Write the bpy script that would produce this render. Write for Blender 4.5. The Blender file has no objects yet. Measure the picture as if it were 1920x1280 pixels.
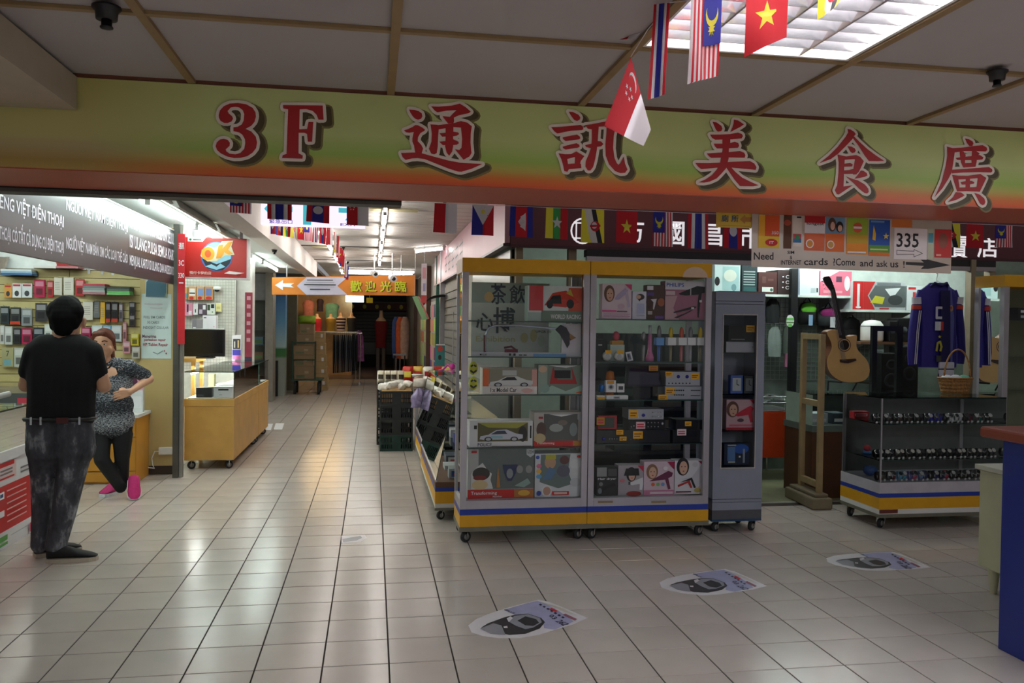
import bpy, bmesh, math, random
from mathutils import Vector, Matrix, geometry
import numpy as np
random.seed(7)
# ------------------------------------------------------------------ camera
SC = bpy.context.scene; COL = SC.collection
F, YAW, PIT, ROL, H = 1566.9, 0.165, -0.0202, 0.0132, 1.5697
_f = Vector((math.sin(YAW)*math.cos(PIT), math.cos(YAW)*math.cos(PIT), math.sin(PIT)))
_r = Vector((math.cos(YAW), -math.sin(YAW), 0)); _u = _r.cross(_f)
_c, _s = math.cos(ROL), math.sin(ROL)
CR, CU = _c*_r+_s*_u, -_s*_r+_c*_u
cam_d = bpy.data.cameras.new('camera'); cam = bpy.data.objects.new('camera', cam_d); COL.objects.link(cam)
cam_d.sensor_width = 36; cam_d.sensor_fit = 'HORIZONTAL'; cam_d.lens = F/1920*36; cam_d.clip_start = .05; cam_d.clip_end = 200
mw = Matrix((CR, CU, -_f)).transposed().to_4x4(); mw.translation = (0, 0, H); cam.matrix_world = mw
SC.camera = cam
# ------------------------------------------------------------------ world and exposure
W = bpy.data.worlds.new('world'); SC.world = W; W.use_nodes = True
W.node_tree.nodes['Background'].inputs[0].default_value = (.98, .97, 1, 1)
W.node_tree.nodes['Background'].inputs[1].default_value = 0.10
SC.cycles.max_bounces = 6; SC.cycles.diffuse_bounces = 3; SC.cycles.glossy_bounces = 3; SC.cycles.transmission_bounces = 2; SC.cycles.transparent_max_bounces = 14; SC.cycles.caustics_reflective = False; SC.cycles.caustics_refractive = False
vs = SC.view_settings; vs.view_transform = 'Standard'; vs.look = 'None'; vs.gamma = 1; vs.exposure = 1.45; vs.use_curve_mapping = False
HALL = 10.0          # emission of the hall's ceiling diffusers
TUBE = 15.0        # emission of the fluorescent tubes
# ------------------------------------------------------------------ measuring helpers (photo pixel -> point on a real plane)
def _ray(x, y): return CR*((x-960)/F) - CU*((y-640)/F) + _f
def P(x, y, Y): d = _ray(x, y); t = Y/d.y; return Vector((d.x*t, Y, H+d.z*t))
def PX(x, y, X): d = _ray(x, y); t = X/d.x; return Vector((X, d.y*t, H+d.z*t))
def PZ(x, y, Z=0.): d = _ray(x, y); t = (Z-H)/d.z; return Vector((d.x*t, d.y*t, Z))
def proj(p):
    d = Vector(p)-Vector((0, 0, H)); z = d.dot(_f); return 960+F*d.dot(CR)/z, 640-F*d.dot(CU)/z, z
# ------------------------------------------------------------------ materials
def lin(c):
    c = c/255; return c/12.92 if c <= .04045 else ((c+.055)/1.055)**2.4
def rgb(c): return (lin(c[0]), lin(c[1]), lin(c[2]), 1)
MC = {}
def M(name, c=(200, 200, 200), rough=.5, metal=0., var=.08, scale=12., bump=0., emit=0., rnd=0., spec=.5, ecol=None, transl=0.):
    if name in MC: return MC[name]
    m = bpy.data.materials.new(name); m.use_nodes = True; nt = m.node_tree; b = nt.nodes['Principled BSDF']
    b.inputs['Roughness'].default_value = rough; b.inputs['Metallic'].default_value = metal
    b.inputs['Specular IOR Level'].default_value = spec
    col = rgb(c)
    if var > 0 or bump > 0:
        tc = nt.nodes.new('ShaderNodeTexCoord'); n = nt.nodes.new('ShaderNodeTexNoise'); n.inputs['Scale'].default_value = scale; n.inputs['Detail'].default_value = 4
        nt.links.new(tc.outputs['Object'], n.inputs['Vector'])
        mr = nt.nodes.new('ShaderNodeMapRange'); mr.inputs[1].default_value = .3; mr.inputs[2].default_value = .7; mr.inputs[3].default_value = 1-var; mr.inputs[4].default_value = 1+var
        nt.links.new(n.outputs['Fac'], mr.inputs[0])
        hs = nt.nodes.new('ShaderNodeHueSaturation'); hs.inputs['Color'].default_value = col
        nt.links.new(mr.outputs[0], hs.inputs['Value'])
        out = hs
        if rnd > 0:
            oi = nt.nodes.new('ShaderNodeObjectInfo'); gi = nt.nodes.new('ShaderNodeNewGeometry')
            ad = nt.nodes.new('ShaderNodeMath'); ad.operation = 'ADD'; nt.links.new(oi.outputs['Random'], ad.inputs[0]); nt.links.new(gi.outputs['Random Per Island'], ad.inputs[1])
            fr = nt.nodes.new('ShaderNodeMath'); fr.operation = 'FRACT'; nt.links.new(ad.outputs[0], fr.inputs[0])
            m2 = nt.nodes.new('ShaderNodeMapRange'); m2.inputs[3].default_value = 1-rnd; m2.inputs[4].default_value = 1+rnd
            nt.links.new(fr.outputs[0], m2.inputs[0]); h2 = nt.nodes.new('ShaderNodeHueSaturation'); nt.links.new(hs.outputs[0], h2.inputs['Color']); nt.links.new(m2.outputs[0], h2.inputs['Value']); out = h2
        nt.links.new(out.outputs[0], b.inputs['Base Color'])
        if bump > 0:
            bp = nt.nodes.new('ShaderNodeBump'); bp.inputs['Strength'].default_value = bump; bp.inputs['Distance'].default_value = .02
            nt.links.new(n.outputs['Fac'], bp.inputs['Height']); nt.links.new(bp.outputs[0], b.inputs['Normal'])
    else: b.inputs['Base Color'].default_value = col
    if emit > 0:
        b.inputs['Emission Color'].default_value = rgb(ecol or c); b.inputs['Emission Strength'].default_value = emit
    if transl > 0:
        tr = nt.nodes.new('ShaderNodeBsdfTranslucent'); tr.inputs[0].default_value = col
        mx = nt.nodes.new('ShaderNodeMixShader'); mx.inputs[0].default_value = transl
        nt.links.new(b.outputs[0], mx.inputs[1]); nt.links.new(tr.outputs[0], mx.inputs[2]); nt.links.new(mx.outputs[0], nt.nodes['Material Output'].inputs[0])
    m.diffuse_color = col; MC[name] = m; return m
def C(r, g, b, rough=.6): return M('paint_%d_%d_%d' % (r, g, b), (r, g, b), rough, var=.03)
def glass_mat(name, tint=(1, 1, 1), ior=1.45, rough=0.):
    m = bpy.data.materials.new(name); m.use_nodes = True; nt = m.node_tree; nt.nodes.clear()
    o = nt.nodes.new('ShaderNodeOutputMaterial'); t = nt.nodes.new('ShaderNodeBsdfTransparent'); t.inputs[0].default_value = (*tint, 1)
    g = nt.nodes.new('ShaderNodeBsdfGlossy'); g.inputs['Roughness'].default_value = rough; g.inputs[0].default_value = (.9, .95, .93, 1)
    f = nt.nodes.new('ShaderNodeFresnel'); f.inputs[0].default_value = ior; x = nt.nodes.new('ShaderNodeMixShader')
    nt.links.new(f.outputs[0], x.inputs[0]); nt.links.new(t.outputs[0], x.inputs[1]); nt.links.new(g.outputs[0], x.inputs[2]); nt.links.new(x.outputs[0], o.inputs[0])
    MC[name] = m; return m
GLASS = glass_mat('clear_glass', (.97, .99, .98), 1.36)
GLASSEDGE = M('glass_edge', (40, 70, 62), .2)
CELLO = glass_mat('clear_plastic', (.97, .97, .97), 1.6, .08)
STEEL = M('brushed_aluminium', (176, 174, 178), .38, .75, .05)
CHROME = M('chrome', (215, 215, 215), .15, 1., 0)
BLACK = M('black_plastic', (18, 18, 20), .45, var=.1)
RUBBER = M('dark_rubber', (45, 45, 47), .7)
WHITE = M('white_paint', (232, 232, 228), .55, var=.02)
WOODY = M('honey_wood_laminate', (206, 160, 84), .45, var=.10, scale=5)
YEL = M('yellow_laminate', (232, 172, 28), .4, var=.05)
BLU = M('blue_laminate', (38, 66, 168), .4, var=.04)
# ------------------------------------------------------------------ mesh builder
TXT = {}
def text_mesh(s):
    if s in TXT: return TXT[s]
    c = bpy.data.curves.new('t', 'FONT'); c.body = s; c.size = 1; c.resolution_u = 2; c.offset = .014; c.fill_mode = 'FRONT'
    o = bpy.data.objects.new('t', c); me = bpy.data.meshes.new_from_object(o)
    v = [tuple(x.co)[:2] for x in me.vertices]; p = [tuple(q.vertices) for q in me.polygons]
    bpy.data.objects.remove(o); bpy.data.curves.remove(c); bpy.data.meshes.remove(me)
    if v:
        xs = [a[0] for a in v]; ys = [a[1] for a in v]; x0, x1, y0, y1 = min(xs), max(xs), min(ys), max(ys)
        v = [((a-x0)/max(x1-x0, 1e-6), (b-y0)/max(y1-y0, 1e-6)) for a, b in v]
        asp = (x1-x0)/max(y1-y0, 1e-6)
    else: asp = 1
    TXT[s] = (v, p, asp); return TXT[s]
class MB:
    def __init__(s): s.v = []; s.f = []; s.m = []; s.mats = []; s.sm = []
    def mi(s, m):
        if m not in s.mats: s.mats.append(m)
        return s.mats.index(m)
    def add(s, vs, fs, mat, smooth=False):
        b = len(s.v); s.v += [tuple(v) for v in vs]; k = s.mi(mat)
        for f in fs: s.f.append(tuple(b+i for i in f)); s.m.append(k); s.sm.append(smooth)
        return s
    def box(s, x0, x1, y0, y1, z0, z1, mat):
        if x0 > x1: x0, x1 = x1, x0
        if y0 > y1: y0, y1 = y1, y0
        if z0 > z1: z0, z1 = z1, z0
        v = [(x, y, z) for z in (z0, z1) for y in (y0, y1) for x in (x0, x1)]
        return s.add(v, [(0, 2, 3, 1), (4, 5, 7, 6), (0, 1, 5, 4), (2, 6, 7, 3), (0, 4, 6, 2), (1, 3, 7, 5)], mat)
    def obox(s, c, ax, ay, az, mat):   # oriented box: centre + half-axis vectors
        c, ax, ay, az = map(Vector, (c, ax, ay, az))
        v = [c+ax*i+ay*j+az*k for k in (-1, 1) for j in (-1, 1) for i in (-1, 1)]
        return s.add(v, [(0, 2, 3, 1), (4, 5, 7, 6), (0, 1, 5, 4), (2, 6, 7, 3), (0, 4, 6, 2), (1, 3, 7, 5)], mat)
    def bar(s, p, q, w, h, mat, up=(0, 0, 1)):
        p, q = Vector(p), Vector(q); d = q-p; L = d.length; d.normalize(); up = Vector(up)
        if abs(d.dot(up)) > .98: up = Vector((0, 1, 0))
        a = d.cross(up).normalized(); b = a.cross(d)
        return s.obox((p+q)/2, d*(L/2), a*(w/2), b*(h/2), mat)
    def tube(s, pts, r, mat, n=8, cap=True):
        pts = [Vector(p) for p in pts]; rs = r if isinstance(r, (list, tuple)) else [r]*len(pts)
        vs = []; fs = []; prev = None
        for i, p in enumerate(pts):
            t = (pts[min(i+1, len(pts)-1)]-pts[max(i-1, 0)]).normalized()
            if prev is None:
                a = t.orthogonal().normalized()
            else:
                a = (prev-t*prev.dot(t)); a = a.normalized() if a.length > 1e-6 else t.orthogonal().normalized()
            prev = a; b = t.cross(a)
            for k in range(n):
                an = 2*math.pi*k/n; vs.append(p+(a*math.cos(an)+b*math.sin(an))*rs[i])
        for i in range(len(pts)-1):
            for k in range(n): fs.append((i*n+k, i*n+(k+1) % n, (i+1)*n+(k+1) % n, (i+1)*n+k))
        s.add(vs, fs, mat, True)
        if cap: s.add(vs[:n], [tuple(range(n-1, -1, -1))], mat); s.add(vs[-n:], [tuple(range(n))], mat)
        return s
    def cyl(s, p, q, r, mat, n=16): return s.tube([p, q], r, mat, n)
    def lathe(s, c, prof, mat, n=20, axis=(0, 0, 1)):   # prof: (radius, height)
        c = Vector(c); ax = Vector(axis).normalized(); a = ax.orthogonal().normalized(); b = ax.cross(a); vs = []; fs = []
        for r, h in prof:
            for k in range(n):
                an = 2*math.pi*k/n; vs.append(c+ax*h+(a*math.cos(an)+b*math.sin(an))*r)
        for i in range(len(prof)-1):
            for k in range(n): fs.append((i*n+k, i*n+(k+1) % n, (i+1)*n+(k+1) % n, (i+1)*n+k))
        return s.add(vs, fs, mat, True)
    def ball(s, c, r, mat, nu=10, nv=6, rot=None):
        c = Vector(c); r = r if isinstance(r, (list, tuple)) else (r, r, r); vs = []; fs = []
        for i in range(nv+1):
            th = math.pi*i/nv
            for k in range(nu):
                ph = 2*math.pi*k/nu; v = Vector((r[0]*math.sin(th)*math.cos(ph), r[1]*math.sin(th)*math.sin(ph), r[2]*math.cos(th)))
                if rot is not None: v = rot @ v
                vs.append(c+v)
        for i in range(nv):
            for k in range(nu): fs.append((i*nu+k, (i+1)*nu+k, (i+1)*nu+(k+1) % nu, i*nu+(k+1) % nu))
        return s.add(vs, fs, mat, True)
    def poly(s, pts, mat, flip=False):
        pts = [Vector(p) for p in pts]
        if len(pts) <= 4: fs = [tuple(range(len(pts)))]
        else: fs = geometry.tessellate_polygon([pts])
        if flip: fs = [tuple(reversed(f)) for f in fs]
        return s.add(pts, fs, mat)
    def prism(s, pts, n, mat):          # extrude polygon pts by vector n
        pts = [Vector(p) for p in pts]; n = Vector(n); k = len(pts); q = [p+n for p in pts]
        t = geometry.tessellate_polygon([pts]) if k > 4 else [tuple(range(k))]
        s.add(pts+q, [tuple(reversed(f)) for f in t]+[tuple(i+k for i in f) for f in t]+[(i, (i+1) % k, (i+1) % k+k, i+k) for i in range(k)], mat)
        return s
    def grid(s, fn, nu, nv, mat, smooth=True):
        vs = [fn(i/nu, j/nv) for j in range(nv+1) for i in range(nu+1)]
        fs = [(j*(nu+1)+i, j*(nu+1)+i+1, (j+1)*(nu+1)+i+1, (j+1)*(nu+1)+i) for j in range(nv) for i in range(nu)]
        return s.add(vs, fs, mat, smooth)
    def build(s, name, parent=None, bevel=0., mods=()):
        me = bpy.data.meshes.new(name); me.from_pydata(s.v, [], s.f)
        for m in s.mats: me.materials.append(m)
        me.polygons.foreach_set('material_index', s.m); me.polygons.foreach_set('use_smooth', s.sm); me.update()
        bm = bmesh.new(); bm.from_mesh(me); bmesh.ops.recalc_face_normals(bm, faces=bm.faces); bm.to_mesh(me); bm.free()
        return place(name, me, parent, bevel)
    def raw(s, name, parent=None):
        me = bpy.data.meshes.new(name); me.from_pydata(s.v, [], s.f)
        for m in s.mats: me.materials.append(m)
        me.polygons.foreach_set('material_index', s.m); me.polygons.foreach_set('use_smooth', s.sm); me.update()
        return place(name, me, parent)
def place(name, me, parent=None, bevel=0.):
    """link a mesh built in world coordinates, its origin moved to its own base centre"""
    n = len(me.vertices); co = np.empty(n*3); me.vertices.foreach_get('co', co); co = co.reshape(-1, 3)
    o = bpy.data.objects.new(name, me)
    c = (co.min(0)+co.max(0))/2; c[2] = co[:, 2].min()
    me.vertices.foreach_set('co', (co-c).ravel()); me.update()
    COL.objects.link(o)
    if parent is not None:
        o.parent = parent; o.location = Vector(c)-world_loc(parent)
    else: o.location = c
    if bevel > 0:
        b = o.modifiers.new('bevel', 'BEVEL'); b.width = bevel; b.segments = 2; b.limit_method = 'ANGLE'
    return o
def world_loc(o):
    l = Vector(o.location)
    while o.parent is not None: o = o.parent; l += Vector(o.location)
    return l
def tag(o, label, cat, group=None, kind=None):
    o['label'] = label; o['category'] = cat
    if group: o['group'] = group
    if kind: o['kind'] = kind
    return o
def struct(o): o['kind'] = 'structure'; return o
def thing(name, label, cat, loc, group=None):
    o = bpy.data.objects.new(name, None); COL.objects.link(o); o.location = loc; o.empty_display_size = .1
    return tag(o, label, cat, group)
def dup(root, off, label, group=None):
    r = root.copy(); COL.objects.link(r); r.location = Vector(root.location)+Vector(off); r['label'] = label
    if group: r['group'] = group
    for ch in list(root.children):
        c = ch.copy(); COL.objects.link(c); c.parent = r
        for g in list(ch.children):
            d = g.copy(); COL.objects.link(d); d.parent = c
    return r
ORD = ['first', 'second', 'third', 'fourth', 'fifth', 'sixth', 'seventh', 'eighth', 'ninth', 'tenth', 'eleventh', 'twelfth', 'thirteenth', 'fourteenth', 'fifteenth', 'sixteenth', 'seventeenth', 'eighteenth', 'nineteenth', 'twentieth', 'twenty-first', 'twenty-second', 'twenty-third', 'twenty-fourth', 'twenty-fifth', 'twenty-sixth']
# ------------------------------------------------------------------ flat print: items on a plane O + u*U + v*V, proud along N
def prints(mb, O, U, V, items, N=None, warp=None, e=.0006, both=False, base=None):
    O, U, V = Vector(O), Vector(U), Vector(V); N = Vector(N).normalized() if N is not None else U.cross(V).normalized()
    lay = 0; cnt_ = 0
    for it in items:
        k, mat = it[0], it[-1]; lay += 1; polys = []
        if k == 'r': u0, v0, u1, v1 = it[1:5]; polys = [[(u0, v0), (u1, v0), (u1, v1), (u0, v1)]]
        elif k == 'p': polys = [list(it[1])]
        elif k == 'd':
            cx, cy, rx, ry = it[1:5]; n = 16 if max(rx*U.length, ry*V.length) < .05 else 28
            polys = [[(cx+rx*math.cos(2*math.pi*i/n), cy+ry*math.sin(2*math.pi*i/n)) for i in range(n)]]
        elif k == 'star':
            cx, cy, rx, ry = it[1:5]; a0 = it[5] if len(it) > 6 else 90
            pt = [(cx+rx*(1 if i % 2 == 0 else .4)*math.cos(math.radians(a0+36*i)), cy+ry*(1 if i % 2 == 0 else .4)*math.sin(math.radians(a0+36*i))) for i in range(10)]
            polys = [pt]
        elif k == 'l':
            pts, w = it[1], it[2]; asp = U.length/V.length
            for (a, b), (c, d) in zip(pts[:-1], pts[1:]):
                dx, dy = (c-a)*asp, d-b; L = math.hypot(dx, dy) or 1; nx, ny = -dy/L*w/asp, dx/L*w; ex, ey = dx/L*w*.6/asp, dy/L*w*.6
                polys.append([(a-ex+nx, b-ey+ny), (a-ex-nx, b-ey-ny), (c+ex-nx, d+ey-ny), (c+ex+nx, d+ey+ny)])
        elif k == 't':
            st, u0, v0, u1, v1 = it[1:6]; vv, pp, asp = text_mesh(st)
            if not vv: continue
            v2 = [(u0+a*(u1-u0), v0+b*(v1-v0)) for a, b in vv]
            polys = [[v2[i] for i in q] for q in pp]
        for sgn in ((1, -1) if both else (1,)):
            for pl in polys:
                cnt_ += 1; off = N*((e*lay+(2e-5*(cnt_ % 20) if k == 'l' else 0))*sgn)
                if warp:
                    fs = geometry.tessellate_polygon([[Vector((a, b, 0)) for a, b in pl]]) if len(pl) > 4 else [tuple(range(len(pl)))]
                    bm = bmesh.new(); vv = [bm.verts.new((a, b, 0)) for a, b in pl]
                    for f in fs:
                        try: bm.faces.new([vv[i] for i in f])
                        except ValueError: pass
                    for ax, cnt in ((0, 6), (1, 8)):
                        for i in range(1, cnt):
                            no = (1, 0, 0) if ax == 0 else (0, 1, 0); co = (i/cnt, 0, 0) if ax == 0 else (0, i/cnt, 0)
                            bmesh.ops.bisect_plane(bm, geom=bm.verts[:]+bm.edges[:]+bm.faces[:], plane_co=co, plane_no=no)
                    bm.verts.index_update()
                    mb.add([O+warp(x.co.x, x.co.y)+off for x in bm.verts], [tuple(v.index for v in f.verts) for f in bm.faces], mat, True); bm.free()
                else:
                    pts = [O+U*a+V*b+off for a, b in pl]
                    if len(pts) > 4: fs = geometry.tessellate_polygon([pts])
                    else: fs = [tuple(range(len(pts)))]
                    mb.add(pts, fs, mat)
    return mb
def carton(name, label, cat, x0, x1, y0, y1, z0, z1, body, items, group=None, pname='printed_front', side=None, parent=None):
    """a printed cardboard box: body + flat print on the face towards -Y"""
    if parent is None: t = thing(name, label, cat, ((x0+x1)/2, (y0+y1)/2, z0), group)
    else: t = parent
    MB().box(x0, x1, y0, y1, z0, z1, body).build('body', t, .002)
    m = MB(); prints(m, (x0, y0-.0006, z0), (x1-x0, 0, 0), (0, 0, z1-z0), items, (0, -1, 0)); m.raw(pname, t)
    return t
# ================================================================== SETTING
T = .3; TX0, TY0 = .0878, .2636
TILE = M('beige_floor_tile', (200, 190, 181), .2, var=.05, scale=3., rnd=.035, spec=.45)
GROUT = M('dark_grout', (60, 48, 40), .9)
floor = struct(MB().box(-7, 9, -4, 34, -.12, -.004, GROUT).build('floor'))
tile_me = None; cells = []
for i in range(-24, 30):
    for j in range(-14, 113):
        cx, cy = TX0+(i+.5)*T, TY0+(j+.5)*T
        if cx < -7+.15 or cx > 8.85 or cy > 33.8: continue
        if cx > 1.15 and cy > 7.0: continue
        vis = False
        if cy > 1.5:
            x, y, z = proj((cx, cy, 0)); vis = -60 < x < 1980 and y < 1340 and z > 0
            hid = (.62 < cx < 2.5 and cy > 6.0) or (cx > 3.95 and cy > 6.2) or (cx < -2.0 and cy > 8.9) or (cx < -2.75 and cy > 6.2) or cx > 3.9 and cy < 5
        cells.append((0 if (vis and not hid) else 1, cy, cx))
cells.sort()
field = MB(); g = .0036
for k, (h, cy, cx) in enumerate(cells):
    if k < 300:
        if tile_me is None:
            o = MB().box(cx-T/2+g, cx+T/2-g, cy-T/2+g, cy+T/2-g, -.006, 0, TILE).build('tile', floor, .0012); tile_me = o.data
        else:
            o = bpy.data.objects.new('tile', tile_me); COL.objects.link(o); o.parent = floor
            o.location = Vector((cx, cy, -.006))-world_loc(floor); b = o.modifiers.new('bevel', 'BEVEL'); b.width = .0012; b.segments = 2
    else: field.box(cx-T/2+g, cx+T/2-g, cy-T/2+g, cy+T/2-g, -.006, 0, TILE)
o = field.build('tile_field', floor); o['kind'] = 'stuff'
sf = struct(MB().box(1.16, 9, 7.0, 14, -.006, .004, M('worn_green_floor', (120, 122, 92), .6, var=.15, scale=4)).build('floor_shop'))
MB().box(1.16, 6, 6.985, 7.0, -.004, .006, M('worn_threshold', (190, 190, 180), .4)).build('threshold', sf)

# ---- near ceiling: panels in a T-bar grid, beam at Y = 3
ZC, YB = 2.386, 3.0
PANEL = M('ceiling_panel', (172, 166, 164), .85, var=.04, scale=2.)
BAR = M('tan_ceiling_bar', (148, 122, 84), .6)
ceil = struct(MB().box(-7, 9, -4, 3.42, ZC+.13, ZC+.2, PANEL).build('ceiling'))
GX = [-3.335, -2.655, -1.975, -1.295, -.615, .054, .745, 1.423, 2.07, 2.75, 3.43, 4.11]
GY = [-1.72, -1.04, -.36, .32, 1.0, 1.68, 2.36, 3.0]
TROFF = {(1, 5)}
for a in range(len(GX)-1):
    for b in range(len(GY)-1):
        if GX[a] == .745 and GY[b] == 1.68: continue
        MB().box(GX[a]+.002, GX[a+1]-.002, GY[b]+.002, GY[b+1]-.002, ZC, ZC+.012, PANEL).build('ceiling_panel', ceil)
for x in GX: MB().box(x-.013, x+.013, GY[0], 3.0, ZC-.012, ZC-.0005, BAR).build('ceiling_bar', ceil)
for y in GY[:-1]: MB().box(GX[0], GX[-1], y-.011, y+.011, ZC-.0105, ZC-.0007, BAR).build('ceiling_bar', ceil)
# boxed-in duct on the left
sx = P(145, 207, 3.0); struct(MB().box(-4.2, sx.x, -2, 2.995, sx.z, ZC-.013, M('duct_paint', (178, 166, 146), .8, var=.04)).build('trim_duct'))
# ---- header beam and its sign
BZ = 2.067
struct(MB().box(-6.5, 8.9, 3.012, 3.42, BZ+.004, ZC+.03, M('beam_paint', (150, 92, 72), .6)).build('trim_beam'))
sof = M('red_brown_soffit', (176, 84, 58), .38, var=.10, scale=1.5)
hs = thing('header_sign', 'long yellow-green overhead sign with big red characters starting 3F', 'sign', (0, 3.0, BZ))
def sign_mat():
    m = bpy.data.materials.new('sign_print'); m.use_nodes = True; nt = m.node_tree; b = nt.nodes['Principled BSDF']; b.inputs['Roughness'].default_value = .45
    g = nt.nodes.new('ShaderNodeNewGeometry'); sp = nt.nodes.new('ShaderNodeSeparateXYZ'); nt.links.new(g.outputs['Position'], sp.inputs[0])
    mr = nt.nodes.new('ShaderNodeMapRange'); mr.inputs[1].default_value = BZ; mr.inputs[2].default_value = ZC; nt.links.new(sp.outputs[2], mr.inputs[0])
    n = nt.nodes.new('ShaderNodeTexNoise'); n.inputs['Scale'].default_value = 1.1; nt.links.new(g.outputs['Position'], n.inputs[0])
    ad = nt.nodes.new('ShaderNodeMath'); ad.operation = 'MULTIPLY_ADD'; ad.inputs[1].default_value = .10; nt.links.new(n.outputs[0], ad.inputs[0]); nt.links.new(mr.outputs[0], ad.inputs[2])
    r = nt.nodes.new('ShaderNodeValToRGB'); el = r.color_ramp.elements; el[0].position = .06; el[0].color = rgb((222, 92, 38)); el[1].position = 1; el[1].color = rgb((204, 212, 140))
    for p, c in ((.14, (216, 120, 50)), (.25, (190, 180, 88)), (.34, (164, 194, 90)), (.55, (198, 210, 134))):
        e = el.new(p); e.color = rgb(c)
    nt.links.new(ad.outputs[0], r.inputs[0])
    # the left end of the print: pale wave over brown-gold
    mx = nt.nodes.new('ShaderNodeMapRange'); mx.inputs[1].default_value = -.55; mx.inputs[2].default_value = -.95; nt.links.new(sp.outputs[0], mx.inputs[0])
    r2 = nt.nodes.new('ShaderNodeValToRGB'); e2 = r2.color_ramp.elements; e2[0].position = .02; e2[0].color = rgb((190, 160, 90)); e2[1].position = 1; e2[1].color = rgb((196, 188, 110))
    for p, c in ((.16, (172, 142, 74)), (.30, (186, 168, 120)), (.42, (196, 186, 120))):
        e = e2.new(p); e.color = rgb(c)
    nt.links.new(ad.outputs[0], r2.inputs[0]); mix = nt.nodes.new('ShaderNodeMix'); mix.data_type = 'RGBA'
    nt.links.new(mx.outputs[0], mix.inputs[0]); nt.links.new(r.outputs[0], mix.inputs[6]); nt.links.new(r2.outputs[0], mix.inputs[7]); nt.links.new(mix.outputs[2], b.inputs['Base Color']); return m
MB().box(-3.2, 4.4, 3.0, 3.011, BZ, ZC-.013, sign_mat()).build('board', hs)
MB().box(-3.2, 4.4, 3.0, 3.41, BZ-.004, BZ-.0005, sof).build('soffit_panel', hs)
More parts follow.
